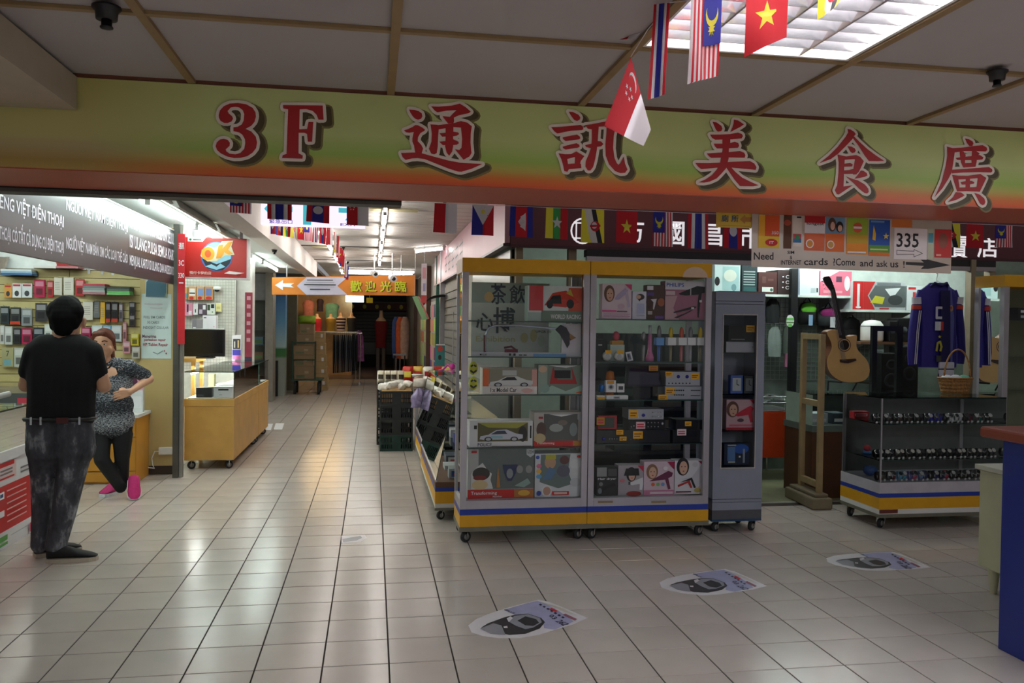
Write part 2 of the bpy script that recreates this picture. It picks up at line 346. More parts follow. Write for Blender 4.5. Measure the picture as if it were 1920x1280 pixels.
GL = {
 'numeral_three': (395, 180, 8.348, [[(130,300),(150,230),(210,165),(300,125),(430,115),(560,135),(660,190),(705,260),(712,330),(690,410),(640,470),(550,520),(640,560),(710,640),(730,730),(715,820),(660,890),(580,945),(470,972),(370,975),(260,950),(160,900),(105,850),(82,790),(100,730),(150,685),(210,675),(270,690),(305,735),(300,785),(240,840),(250,870),(300,905),(390,917),(470,895),(530,830),(545,740),(540,680),(500,610),(450,575),(360,555),(360,495),(430,485),(490,450),(520,390),(530,290),(505,225),(450,185),(390,175),(320,185),(270,240),(290,280),(340,320),(355,360),(330,405),(270,428),(210,425),(155,390),(132,340)]]),
 'letter_f': (395, 180, 8.348, [[(1135,148),(1755,155),(1770,375),(1690,375),(1660,300),(1600,240),(1500,210),(1395,215),(1390,525),(1510,520),(1535,410),(1608,412),(1590,720),(1522,720),(1510,600),(1470,580),(1380,580),(1378,900),(1445,935),(1440,985),(1120,975),(1130,930),(1190,910),(1215,215),(1140,200)]]),
 'character_tong': (740, 180, 8, [[(215,208),(290,212),(360,232),(405,265),(415,310),(395,345),(350,360),(305,345),(270,310),(235,255)],[(140,520),(200,500),(265,470),(310,440),(350,445),(410,475),(455,510),(440,530),(385,560),(350,620),(345,680),(400,740),(425,790),(405,862),(310,862),(300,820),(290,750),(265,690),(265,640),(285,545),(220,555),(170,550)],[(95,858),(310,850),(405,862),(560,905),(800,970),(960,1000),(1310,1025),(1150,1095),(1000,1140),(950,1138),(800,1090),(600,1010),(450,950),(340,935),(260,940),(165,962),(120,920)],[(545,160),(660,165),(850,150),(975,120),(1060,170),(1140,240),(1110,262),(960,295),(885,330),(890,380),(880,415),(800,420),(760,370),(715,308),(825,318),(870,270),(925,218),(780,225),(640,250),(600,225)],[(535,430),(640,435),(660,500),(650,620),(645,760),(630,860),(590,880),(545,865),(512,795),(550,690),(557,560)],[(535,430),(650,440),(870,415),(990,380),(1090,405),(1155,460),(1000,480),(880,470),(660,505)],[(990,460),(1155,455),(1140,560),(1135,700),(1150,860),(1120,910),(1030,960),(900,800),(965,815),(1000,780),(1010,650)],[(760,440),(880,440),(875,600),(875,760),(860,840),(815,900),(775,850),(755,760),(762,600)],[(670,565),(760,555),(880,540),(950,550),(965,575),(930,600),(870,610),(770,612),(710,615)],[(668,690),(760,680),(880,655),(955,690),(960,715),(930,735),(870,740),(720,742)]]),
 'character_xun': (1020, 190, 8, [[(365,160),(430,165),(510,205),(540,245),(530,280),(490,300),(450,285),(410,235)],[(103,392),(200,390),(400,372),(545,358),(580,385),(585,425),(560,437),(400,445),(195,487),(150,455)],[(275,545),(340,530),(490,502),(530,530),(540,560),(520,575),(320,600),(280,570)],[(272,685),(340,665),(480,632),(525,655),(530,685),(500,700),(320,727),(285,710)],[(212,782),(330,800),(345,880),(355,945),(370,1020),(345,1060),(300,1050),(280,960),(255,870)],[(212,782),(290,798),(400,795),(480,755),(600,825),(560,860),(450,840),(340,870)],[(460,800),(600,825),(545,900),(535,945),(555,1005),(460,1010),(455,930)],[(340,945),(460,935),(550,940),(555,1005),(370,1020)],[(610,360),(700,350),(890,312),(1000,290),(1060,330),(1060,400),(935,380),(820,385),(710,425),(650,415)],[(710,400),(815,385),(800,600),(785,740),(760,880),(730,990),(690,1040),(650,1040),(615,980),(620,900),(670,790),(700,700),(712,560)],[(610,660),(700,640),(800,600),(850,605),(885,645),(850,680),(760,690),(690,705),(625,690)],[(935,340),(1070,380),(1040,520),(1030,700),(1050,850),(1085,930),(1110,955),(1140,930),(1190,830),(1210,940),(1245,1025),(1210,1075),(1140,1080),(1060,1050),(970,950),(920,820),(915,650),(930,480)]]),
 'character_mei': (1290, 210, 8, [[(360,152),(420,160),(490,210),(508,255),(490,290),(440,300),(410,270),(380,205)],[(680,120),(740,130),(830,190),(780,225),(625,305),(660,230),(675,170)],[(322,342),(480,342),(620,335),(740,312),(800,335),(815,365),(795,400),(640,415),(400,420),(350,390)],[(375,478),(520,478),(640,465),(690,448),(745,470),(758,510),(740,540),(600,550),(430,552),(395,520)],[(272,625),(420,615),(600,605),(770,588),(835,615),(852,655),(840,690),(620,685),(340,692),(305,665)],[(510,360),(625,360),(625,450),(605,560),(600,700),(580,780),(470,780),(485,680),(510,570),(505,450)],[(100,765),(300,768),(480,760),(700,748),(920,738),(985,775),(1018,830),(1005,872),(900,860),(640,838),(440,838),(190,860),(140,820)],[(470,760),(590,770),(560,850),(490,930),(420,1000),(320,1045),(230,1062),(145,1058),(250,1015),(350,950),(425,860)],[(530,790),(610,800),(700,900),(800,985),(920,1045),(1050,1102),(960,1118),(770,1115),(690,1020),(580,860)]]),
 'character_shi': (1525, 230, 8, [[(500,98),(545,105),(600,140),(625,175),(600,205),(575,250),(480,350),(360,470),(250,550),(80,610),(220,500),(350,370),(470,220),(510,150)],[(600,210),(680,290),(800,400),(920,490),(1050,575),(960,580),(820,578),(760,500),(660,340),(580,235)],[(497,355),(560,362),(610,390),(625,420),(610,450),(570,460),(540,435)],[(350,480),(400,490),(460,540),(450,700),(445,860),(440,960),(580,940),(460,1020),(370,1080),(340,1075),(310,1015),(345,940),(365,760),(370,600)],[(350,480),(480,510),(630,488),(690,515),(745,580),(690,600),(600,550),(460,560)],[(620,520),(745,580),(700,680),(670,740),(630,780),(580,780),(590,680),(605,590)],[(450,620),(540,605),(580,630),(570,660),(450,665)],[(440,720),(530,712),(585,695),(670,700),(640,770),(440,772)],[(700,720),(740,725),(790,760),(800,795),(760,815),(690,830),(600,845),(650,790)],[(470,805),(560,840),(660,870),(760,930),(810,990),(820,1040),(795,1065),(750,1055),(680,1000),(590,910)]]),
 'character_guang': (1735, 250, 8, [[(580,80),(640,92),(695,125),(708,155),(690,195),(650,195),(610,150)],[(305,200),(400,225),(560,215),(740,190),(845,180),(905,215),(915,250),(890,275),(740,270),(560,270),(430,290),(330,280)],[(310,220),(430,240),(425,300),(400,480),(380,590),(330,690),(240,830),(120,965),(170,860),(240,700),(290,500),(315,340)],[(440,372),(560,355),(740,340),(800,325),(858,365),(840,395),(740,405),(560,405),(460,400)],[(500,270),(560,275),(590,330),(580,420),(580,518),(550,512),(520,440),(505,340)],[(685,265),(750,270),(800,305),(760,360),(755,430),(740,500),(685,500),(675,400)],[(560,450),(740,440),(735,505),(560,515)],[(385,548),(560,538),(760,522),(940,508),(985,540),(992,570),(970,590),(800,585),(560,590),(380,605)],[(385,625),(480,638),(620,640),(810,612),(900,672),(860,700),(760,675),(600,690),(480,695),(420,700)],[(385,625),(480,690),(495,780),(500,870),(460,872),(430,780)],[(775,650),(900,672),(850,780),(800,880),(740,870),(760,780)],[(455,815),(600,812),(800,805),(800,878),(600,870),(460,875)],[(590,640),(655,640),(655,850),(585,850)],[(510,735),(580,720),(680,715),(720,735),(715,755),(650,770),(530,772)],[(440,885),(520,888),(575,930),(540,955),(450,1000),(320,1035),(400,960)],[(715,895),(800,920),(870,980),(885,1030),(870,1070),(840,1080),(800,1050),(760,970)]]),
}
RED = M('sign_red', (176, 26, 30), .5, var=.02); SWHITE = M('sign_white', (236, 222, 206), .5, var=.02); SH1 = M('sign_shadow_print', (78, 66, 38), .5, var=.05); SH2 = M('sign_shadow_print_soft', (124, 112, 62), .5, var=.05)
_dk = [0]
def dilate(mb, pts, w, y, mat, dx=0, dz=0):
    def ny(): _dk[0] += 1; return Vector((0, -1.2e-5*(_dk[0] % 90), 0))
    P3 = [Vector((p.x+dx, y, p.z+dz)) for p in pts]; e_ = ny(); mb.poly([q+e_ for q in P3], mat)
    for i in range(len(P3)):
        a, b = P3[i], P3[(i+1) % len(P3)]; d = b-a
        if d.length < 1e-6: continue
        n = Vector((-d.z, 0, d.x)).normalized()*w; e_ = ny(); mb.poly([a+n+e_, b+n+e_, b-n+e_, a-n+e_], mat); e_ = ny()
        mb.poly([a+e_+Vector((w*math.cos(k*math.pi/4), 0, w*math.sin(k*math.pi/4))) for k in range(8)], mat)
for nm, (ox, oy, sc, strokes) in GL.items():
    mb = MB(); ri = 0
    for st in strokes:
        w = [P(ox+a/sc, oy+b/sc, 3.0) for a, b in st]
        dilate(mb, w, .017, 2.9989, SH2, .019, -.012); dilate(mb, w, .010, 2.9975, SH1, .019, -.012); dilate(mb, w, .0105, 2.9960, SWHITE)
        ri += 1; mb.poly([Vector((p.x, 2.9945-4e-5*ri, p.z)) for p in w], RED)
    o = mb.raw(nm if '_' in nm and not nm.startswith('character') else 'sign_character', hs); o['label'] = 'red character with pale outline'
# dark shutter slot behind the left end of the beam
sl = struct(MB().box(-3.2, P(752, 372, 3.5).x, 3.43, 3.56, 2.052, 2.12, M('shutter_slot', (40, 40, 38), .5)).build('trim_shutter_slot'))
MB().box(-3.2, P(752, 372, 3.5).x, 3.425, 3.4295, 2.046, 2.06, M('slot_lip', (90, 90, 84), .4, .5)).build('slot_lip', sl)
# ---- corridor ceiling of narrow slats, side beam, lower ceiling over the left shops
ZK = 2.75
CW = M('white_ceiling_slat', (226, 220, 214), .7, var=.03, scale=2.)
cc = struct(MB().box(-1.1, 1.16, 3.45, 31, ZK+.03, ZK+.08, M('ceiling_void', (60, 58, 56), .9)).build('ceiling_corridor'))
y = 3.46
while y < 22:
    MB().box(-1.1, 1.16, y, y+.27, ZK, ZK+.02, CW).build('slat', cc); y += .30
MB().box(-1.1, 1.16, y, 31, ZK, ZK+.02, CW).build('slat', cc)
for yy in (13.2, 16.1): MB().box(-1.1, .1, yy, yy+.05, ZK-.012, ZK-.001, M('rail_dark', (70, 70, 70), .6)).build('ceiling_rail', cc)
for xa, ya, xb, yb in ((.62, 6.6, .75, 10.2),): MB().bar((xa, ya, ZK-.006), (xb, yb, ZK-.006), .03, .01, M('rail_dark')).build('ceiling_rail', cc)
for (xx, yy) in ((-.55, 9.4), (.2, 8.8), (-.7, 13.5)):
    v = MB().box(xx-.25, xx+.25, yy-.1, yy+.1, ZK-.012, ZK-.001, M('old_vent', (206, 196, 150), .7))
    v.build('vent', cc)
struct(MB().box(-1.30, -1.105, 3.45, 17, 2.45, ZK+.02, M('beam_white', (222, 214, 208), .7, var=.03)).build('trim_side_beam'))
struct(MB().box(-7, -1.305, 3.45, 17, 2.52, 2.6, M('left_ceiling', (222, 226, 222), .75, var=.03)).build('ceiling_left'))
struct(MB().box(-7, -6.95, -4, 31, 0, 2.6, WHITE).build('wall_left'))
struct(MB().box(8.9, 9, -4, 14, 0, 2.8, M('wall_grey', (180, 176, 170), .8)).build('wall_right'))
struct(MB().box(1.18, 8.9, 7.2, 13.9, 2.5, 2.56, WHITE).build('ceiling_shop'))
# ---- fluorescent lamps
LAMP = M('lit_tube', (255, 250, 245), .5, var=0, emit=TUBE*.62); LAMPC = M('lit_tube_cool', (238, 255, 250), .5, var=0, emit=TUBE)
FIXT = M('lamp_body', (225, 225, 222), .5)
def lamp(label, p, q, mat=LAMP, r=.016, group=None, body=True, cat='lamp', bw=.055):
    p, q = Vector(p), Vector(q); d = (q-p).normalized()
    t = thing('fluorescent_lamp', label, cat, ((p+q)/2).to_tuple(), group)
    m = MB(); m.tube([p, q], r, mat, 10); m.build('tube', t)
    m = MB(); up = Vector((0, 0, r+.022))
    m.bar(p-d*.03+up, q+d*.03+up, bw, .03, FIXT)
    for e, s in ((p, -1), (q, 1)): m.bar(e+d*s*.001, e+d*s*.022, .035, .05, FIXT)
    m.build('lamp_body', t); return t
for k, (ya, yb) in enumerate(((7.2, 8.4), (8.7, 9.9), (10.2, 11.4), (11.9, 13.1), (13.6, 14.8), (15.2, 16.4))):
    lamp('%s tube lamp from the header in the middle row of corridor ceiling lamps' % ORD[k], (.11, ya, ZK-.055), (.11, yb, ZK-.055), group='middle row of corridor lamps')
for k, (ya, yb) in enumerate(((8.6, 9.8), (10.4, 11.6), (12.3, 13.5), (14.2, 15.4), (15.8, 17.0))):
    lamp('%s tube lamp from the header in the row beside the flag string' % ORD[k], (-.66, ya, ZK-.055), (-.66, yb, ZK-.055), group='left row of corridor lamps')
lamp('nearer of the two crosswise tube lamps above the orange sign', (-.72, 18.6, ZK-.055), (.88, 18.6, ZK-.055))
lamp('farther of the two crosswise tube lamps above the orange sign', (-.72, 19.5, ZK-.055), (.88, 19.5, ZK-.055))
LG = 'lamps over the black banner'
for k, (ya, yb) in enumerate(((4.9, 6.6), (6.8, 8.42), (8.58, 9.9))):
    t = lamp(['cool tube lamp over the start of the black banner', 'long cool tube lamp beside the black banner under the header', 'cool tube lamp above the red light-box sign'][k], (-1.71, ya, 2.475), (-1.71, yb, 2.475), LAMPC, .017, LG, bw=.05)
    MB().prism([(-1.66, ya, 2.515), (-1.52, ya, 2.515), (-1.48, ya, 2.44), (-1.50, ya, 2.435)], (0, yb-ya, 0), M('lamp_trough', (190, 186, 178), .5)).build('trough', t)
for k, (ya, yb) in enumerate(((12.1, 13.05), (13.3, 15.2))):
    lamp(['short tube lamp beyond the red light-box sign', 'tube lamp hanging before the glass door of shop 325'][k], (-1.68, ya, 2.47), (-1.68, yb, 2.47), LAMPC)
for k, (xa, xb, yy) in enumerate(((-5.2, -3.9, 7.7), (-3.6, -2.3, 7.7), (-3.6, -2.3, 6.2), (-5.2, -3.9, 6.2))):
    lamp(['tube lamp deep inside the left shop', 'tube lamp over the woman in the left shop', 'tube lamp over the phone counter', 'tube lamp at the far left of the left shop'][k], (xa, yy, 2.475), (xb, yy, 2.475), LAMPC, group='lamps inside the left shop')
for k, yy in enumerate((10.0, 11.3)): lamp(['front tube lamp inside the shop with the red light-box sign', 'back tube lamp inside the shop with the red light-box sign'][k], (-3.0, yy, 2.475), (-1.9, yy, 2.475), LAMPC)
# right hand bright lamp at the corner of the corridor, over the vertical pennant
lamp('bright tube lamp at the right edge of the corridor ceiling', (.66, 13.2, ZK-.055), (1.03, 12.6, ZK-.055))
# ---- louvred ceiling light near the camera
tl = thing('louvre_light', 'square louvred ceiling light behind the hanging flags', 'lamp', (1.084, 2.02, ZC-.01))
x0, x1, y0, y1 = .745+.014, 1.423-.014, 1.68+.012, 2.36-.012
m = MB(); REFL = M('louvre_reflector', (225, 225, 230), .18, .85, 0)
for a, b, c, d in ((x0, x0+.012, y0, y1), (x1-.012, x1, y0, y1), (x0+.012, x1-.012, y0, y0+.012), (x0+.012, x1-.012, y1-.012, y1)): m.box(a, b, c, d, ZC-.006, ZC+.085, FIXT)
m.box(x0, x1, y0, y1, ZC+.086, ZC+.096, M('housing_white', (235, 235, 235), .4)); m.build('housing', tl)
tl_t = M('louvre_tube', (255, 248, 250), .5, var=0, emit=TUBE*1.0)
for k in range(4):
    xx = x0+(x1-x0)*(k+.5)/4; MB().tube([(xx, y0+.03, ZC+.055), (xx, y1-.03, ZC+.055)], .013, tl_t, 10).build('tube', tl)
for k in range(1, 4):
    xx = x0+(x1-x0)*k/4; MB().prism([(xx-.022, y0+.013, ZC+.03), (xx+.022, y0+.013, ZC+.03), (xx+.003, y0+.013, ZC-.004), (xx-.003, y0+.013, ZC-.004)], (0, y1-y0-.026, 0), REFL).build('louvre_blade', tl)
for k in range(1, 9):
    yy = y0+(y1-y0)*k/9; MB().prism([(x0+.013, yy-.010, ZC+.028), (x0+.013, yy+.010, ZC+.028), (x0+.013, yy+.0015, ZC-.003), (x0+.013, yy-.0015, ZC-.003)], (x1-x0-.026, 0, 0), REFL).build('cross_blade', tl)
# the same kind of light further back over the near hall, out of frame
for k, (gx, gy) in enumerate(((-.615, -1.04), (2.75, -1.04), (-3.335, .32), (2.75, 1.0))):
    t = thing('ceiling_light', ['plain ceiling light behind the camera to the left', 'plain ceiling light behind the camera to the right', 'plain ceiling light over the left of the hall', 'plain ceiling light over the blue counter'][k], 'lamp', (gx+.34, gy+.34, ZC-.03))
    MB().box(gx+.02, gx+.66, gy+.02, gy+.66, ZC-.02, ZC-.0125, M('hall_diffuser', (246, 246, 255), .5, var=0, emit=HALL)).build('diffuser', t)
    MB().box(gx+.015, gx+.665, gy+.015, gy+.02, ZC-.022, ZC-.0125, FIXT).box(gx+.015, gx+.665, gy+.66, gy+.665, ZC-.022, ZC-.0125, FIXT).build('frame', t)
# ---- sprinklers and small black ceiling fittings
def sprinkler(label, p, s=1.):
    p = Vector(p); t = thing('sprinkler', label, 'sprinkler', p-Vector((0, 0, .06*s)))
    MB().lathe(p, [(0, -.001), (.036*s, -.001), (.036*s, -.006*s), (.028*s, -.014*s), (.026*s, -.034*s), (0, -.034*s)], BLACK).build('escutcheon', t)
    MB().lathe(p, [(0, -.033*s), (.013*s, -.033*s), (.013*s, -.05*s), (.016*s, -.052*s), (.016*s, -.056*s), (0, -.056*s)], BLACK, 12).build('head', t)
sprinkler('black ceiling sprinkler near the duct at upper left', PZ(200, 12, ZC-.012))
sprinkler('black ceiling sprinkler at upper right by the ceiling bar', PZ(1870, 133, ZC-.012), .85)
sprinkler('small black fitting on the corridor ceiling below the exit sign', PZ(644, 462, ZK-.002), .9)
sprinkler('small black fitting on the corridor ceiling further back', PZ(652, 490, ZK-.002), .9)
sprinkler('black fitting under the side beam before the orange sign', Vector((-1.2, 10.6, 2.449)), 1.)
# ================================================================== RIGHT-HAND SHOP: fascia, posts
def rect(px0, py0, px1, py1, Y):
    """photo rectangle -> x0, x1, z0, z1 on the plane Y"""
    a, b, c, d = P(px0, py0, Y), P(px1, py0, Y), P(px0, py1, Y), P(px1, py1, Y)
    return (a.x+c.x)/2, (b.x+d.x)/2, (c.z+d.z)/2, (a.z+b.z)/2
def signtext(mb, s, px0, py0, px1, py1, Y, mat, e=.004):
    x0, x1, z0, z1 = rect(px0, py0, px1, py1, Y); prints(mb, (x0, Y-e, z0), (x1-x0, 0, 0), (0, 0, z1-z0), [('t', s, 0, 0, 1, 1, mat)], (0, -1, 0)); return mb
MAR = M('maroon_fascia', (92, 36, 48), .35, var=.05); LETW = M('letter_white', (236, 232, 236), .4, var=0, emit=.25)
FY = 7.0; FX = 1.141
fa = thing('shop_fascia', 'long maroon shop fascia with white characters behind the string of flags', 'sign', (4.5, 7.05, 2.23))
MB().box(FX, 8.6, FY, FY+.14, 2.235, 2.77, MAR).build('board', fa)
MB().box(FX+.002, 8.6, FY-.006, FY, 2.225, 2.25, M('maroon_edge', (70, 26, 36), .4)).build('lower_edge', fa)
m = MB(); x0, x1, z0, z1 = rect(1071, 410, 1113, 456, FY)
cx, cz, rr = (x0+x1)/2, (z0+z1)/2, (z1-z0)/2
prints(m, (x0, FY-.004, z0), (x1-x0, 0, 0), (0, 0, z1-z0), [('l', [(.5+.5*math.cos(a*math.pi/12), .5+.5*math.sin(a*math.pi/12)) for a in range(25)], .035, LETW), ('l', [(.22, .15), (.22, .85)], .03, LETW), ('l', [(.78, .15), (.78, .85)], .03, LETW), ('l', [(.15, .82), (.85, .82)], .03, LETW), ('l', [(.15, .2), (.85, .2)], .03, LETW)], (0, -1, 0))
m.raw('round_logo', fa)
for nm, s, r in (('character_wan', '万', (1167, 417, 1207, 455)), ('character_guo', '國', (1243, 415, 1283, 460)), ('character_chang', '昌', (1317, 420, 1354, 461)), ('character_shi', '市', (1385, 424, 1430, 466)), ('character_mai', '賣', (1783, 440, 1814, 484)), ('character_dian', '店', (1832, 446, 1871, 483))):
    signtext(MB(), s, *r, FY, LETW).raw('sign_character', fa)
# corridor-side fascia: a pale light box with black lettering
sfz = thing('lightbox_fascia', 'pale pink light-box fascia along the corridor with black lettering', 'sign', (FX-.03, 11, 2.26))
SB = M('pink_lightbox', (166, 116, 128), .4, var=.12, scale=.6)
MB().box(FX-.05, FX-.005, FY, 15.2, 2.26, 2.74, SB).build('light_box', sfz)
MB().box(FX-.06, FX-.004, FY+.01, 15.2, 2.235, 2.258, M('maroon_edge')).build('lower_edge', sfz)
m = MB(); BK = M('print_black', (22, 20, 24), .5, var=0)
y0 = PX(868, 500, FX-.05).y; y1 = PX(833, 500, FX-.05).y
n = 5
for k in range(n):
    a = y0+(y1-y0)*k/n; w = (y1-y0)/n*.78
    prints(m, (FX-.051, a+w, 2.33), (0, -w, 0), (0, 0, .32), [('l', [(.2, 0), (.2, 1)], .035, BK), ('l', [(.55, .05), (.55, 1)], .035, BK), ('l', [(.9, .0), (.9, .9)], .035, BK), ('l', [(0, .75), (1, .8)], .035, BK), ('l', [(.1, .4), (.95, .45)], .035, BK), ('l', [(.3, .1), (.8, .12)], .035, BK)], (-1, 0, 0))
m.raw('lettering', sfz)
# steel posts, light rail and the shutter box under the fascia
POST = M('tan_post', (150, 134, 112), .5, .2)
def post(nm, x0, x1, y0, y1, z0, z1, mat): return struct(MB().box(x0, x1, y0, y1, z0, z1, mat).build(nm))
post('trim_post_1', 1.20, 1.26, 7.05, 7.12, .004, 2.23, POST); post('trim_post_2', 1.66, 1.73, 7.05, 7.12, .004, 2.23, POST)
rl = thing('light_rail', 'shiny aluminium rail under the maroon fascia', 'rail', (2.6, 7.02, 2.14))
ra, rb = P(1100, 490, 7.0), P(1412, 497, 7.0)
MB().box(ra.x, 5.75, 6.99, 7.04, 2.125, 2.165, M('rail_aluminium', (206, 200, 204), .22, .9, .03)).build('rail', rl)
MB().box(ra.x, 5.75, 6.995, 7.10, 2.166, 2.2245, M('shutter_box_dark', (38, 32, 34), .6)).build('backing', rl)
px = P(1820, 600, 7.0).x
post('trim_post_3', px-.02, px+.03, 6.98, 7.06, .004, 2.23, POST); post('trim_post_4', P(1862, 500, 7.0).x-.03, P(1862, 500, 7.0).x+.03, 7.0, 7.08, .004, 2.23, POST)
struct(MB().box(1.18, 8.9, 9.9, 9.98, 0, 2.5, M('shop_back_wall', (206, 216, 204), .8, var=.05)).build('wall_shop_back'))
struct(MB().box(1.18, 1.22, 7.15, 9.9, 0, 2.5, M('shop_side_wall', (120, 132, 124), .8, var=.1)).build('wall_shop_left'))
for k, (xa, yy) in enumerate(((2.4, 7.6), (3.9, 7.6), (3.9, 8.15), (5.4, 7.8))):
    lamp(['tube lamp inside the maroon shop behind the tall showcases', 'front tube lamp in the middle of the maroon shop', 'back tube lamp in the middle of the maroon shop', 'tube lamp at the right end of the maroon shop'][k], (xa, yy, 2.455), (xa+1.2, yy, 2.455), LAMPC)
# ================================================================== TALL SHOWCASES
FR = M('showcase_frame', (188, 184, 190), .4, .55, .04)
def caster(par, x, y, r=.040, ztop=.09, plate=CHROME):
    c = MB(); c.box(x-.03, x+.03, y-.03, y+.03, ztop-.006, ztop, plate); c.bar((x-.011, y+.02, ztop-.006), (x-.011, y+.03, r), .005, .035, plate); c.bar((x+.011, y-.02, ztop-.006), (x+.011, y-.008, r), .005, .035, plate)
    o = c.build('caster_fork', par)
    w = MB(); ax_ = Vector((.5, -.86, 0)).normalized(); q0 = Vector((x, y+.012, r))-ax_*.014; w.lathe(q0, [(0, 0), (r*.55, 0), (r, .004), (r, .024), (r*.55, .028), (0, .028)], RUBBER, 18, ax_); w.lathe(q0-ax_*.002, [(0, 0), (r*.55, 0), (r*.55, .032), (0, .032)], M('caster_hub', (150, 148, 142), .5), 12, ax_); w.build('caster_wheel', o)
def pane(par, pts, name='glass_pane', t=.005, n=None):
    pts = [Vector(p) for p in pts]; n = n or (pts[1]-pts[0]).cross(pts[-1]-pts[0]).normalized()*t
    return MB().poly(pts, GLASS).build(name, par)
def showcase(label, x0, x1, y0, y1, shelves, side_left=False):
    t = thing('showcase', label, 'showcase', ((x0+x1)/2, (y0+y1)/2, 0))
    MB().box(x0, x1, y0, y1, 1.94, 2.04, YEL).build('header', t, .002)
    if side_left: MB().box(x0-.003, x0-.0005, y0+.002, y1, 1.94, 2.04, M('lit_header_side', (240, 214, 196), .5)).build('header_side', t)  # light on the header's end, painted as a paler face
    for (a, b) in ((x0, y0), (x1-.045, y0), (x0, y1-.03), (x1-.045, y1-.03)): MB().box(a, a+.045, b, b+.03, .25, 1.94, FR).build('post', t, .002)
    for (a, b) in ((y0, y0+.03), (y1-.03, y1)): MB().box(x0+.045, x1-.045, a, b, .25, .31, FR).build('rail', t)
    MB().box(x0, x0+.03, y0+.03, y1-.03, .25, .31, FR).build('rail', t); MB().box(x1-.03, x1, y0+.03, y1-.03, .25, .31, FR).build('rail', t)
    MB().box(x0, x1, y0, y1, .2495, .25, FR).build('floor_panel', t)
    MB().box(x0, x1, y0, y1, .207, .2493, BLU).build('blue_band', t); MB().box(x0-.001, x1+.001, y0-.001, y1, .123, .2068, YEL).build('yellow_band', t)
    MB().box(x0-.004, x1+.004, y0-.006, y1, .09, .1228, M('base_frame', (128, 126, 112), .5, .4)).build('base_frame', t)
    for (a, b) in ((x0+.05, y0+.05), (x1-.05, y0+.05), (x0+.05, y1-.06), (x1-.05, y1-.06)): caster(t, a, b)
    MB().poly([(x0+.045, y0+.012, .31), (x1-.045, y0+.012, .31), (x1-.045, y0+.012, 1.94), (x0+.045, y0+.012, 1.94)], GLASS).build('front_glass', t)
    MB().poly([(x0+.012, y0+.03, .31), (x0+.012, y1-.03, .31), (x0+.012, y1-.03, 1.94), (x0+.012, y0+.03, 1.94)], GLASS).build('side_glass', t)
    MB().poly([(x0+.045, y1-.012, .31), (x1-.045, y1-.012, .31), (x1-.045, y1-.012, 1.94), (x0+.045, y1-.012, 1.94)], GLASS).build('back_glass', t)
    for z in shelves:
        sh = MB().box(x0+.03, x1-.03, y0+.035, y1-.035, z-.007, z, GLASS).build('glass_shelf', t)
        MB().box(x0+.045, x1-.045, y0+.0335, y0+.0348, z-.0075, z+.0003, GLASSEDGE).build('shelf_edge', sh)
    return t
def sz(py, px=990): return P(px, py, 6.0).z
S1 = [sz(602), sz(668), sz(738), sz(836)]; S2 = [sz(599, 1220), sz(677, 1220), sz(748, 1220), sz(829, 1220)]
c1 = showcase('left tall yellow-topped glass showcase filled with toy boxes', .622, 1.552, 5.9, 6.31, S1, True)
c2 = showcase('right tall yellow-topped glass showcase with hair dryers and amplifiers', 1.557, 2.487, 5.9, 6.31, S2)
o = MB(); x0, x1, z0, z1 = rect(1280, 497, 1327, 520, 5.9)
prints(o, (x0, 5.8985, z0), (x1-x0, 0, 0), (0, 0, z1-z0), [('p', [(.5+.5*math.cos(a*math.pi/12), .86*math.sin(a*math.pi/12)) for a in range(13)], C(226, 196, 168))], (0, -1, 0)); o.raw('bare_patch', c2)
m = MB()
for px in (1135, 1235):
    x0, x1, z0, z1 = rect(px-14, 938, px+14, 943, 5.9); prints(m, (x0, 5.898, z0), (x1-x0, 0, 0), (0, 0, z1-z0), [('r', 0, .1, 1, .9, C(150, 128, 92))], (0, -1, 0))
m.raw('tape_remnant', c2)
MB().box(1.515, 1.55, 5.94, 6.0, 1.50, 1.94, M('brown_card', (150, 84, 40), .7)).build('side_card', c1)
W_ = C(236, 236, 238); R_ = C(206, 38, 34); K_ = C(24, 24, 28); Y_ = C(245, 196, 40); G_ = C(120, 120, 124); PK = C(232, 168, 190); DP = C(120, 40, 70); SKN = C(226, 180, 156); HAIR = C(60, 38, 30); GOLD = C(190, 160, 60); LB = C(120, 170, 220); OR = C(226, 104, 40); GN = C(110, 150, 90); LG_ = C(190, 194, 198); TAGY = C(250, 184, 20); DG = C(70, 76, 80)
def dryer(c, x=.0, y=.0, s=1.): # hair dryer silhouette pointing left in unit square
    f = lambda a, b: (x+a*s, y+b*s)
    return [('p', [f(.0, .62), f(.25, .78), f(.75, .95), f(.95, .86), f(1, .70), f(.9, .58), f(.72, .55), f(.86, .05), f(.72, .0), f(.55, .52), f(.25, .55), f(.02, .5)], c)]
def lady(x, y, s, hair=HAIR, t=1.):
    return [('d', x, y, .20*s*t, .24*s, hair), ('d', x+.02*s, y-.03*s, .13*s*t, .18*s, SKN), ('d', x-.04*s*t, y, .02*s, .015*s, K_), ('d', x+.07*s*t, y, .02*s, .015*s, K_), ('d', x+.02*s, y-.12*s, .03*s, .015*s, C(190, 60, 70))]
GSH = []
def inbox(name, label, cat, r, Y, dep, body, items, z=None, group=None):
    x0, x1, z0, z1 = rect(*r, Y)
    if z is not None: z0 = z+.0012
    for s_ in S1+S2+GSH:
        if z0+.03 < s_ < z1+.012 and Y < 6.2: z1 = s_-.0095
    return carton(name, label, cat, x0, x1, Y, Y+dep, z0, z1, body, items, group)
B1 = .3115
YF = 5.955
GT = 'boxed toys in the left showcase'; GD = 'hair care boxes in the right showcase'
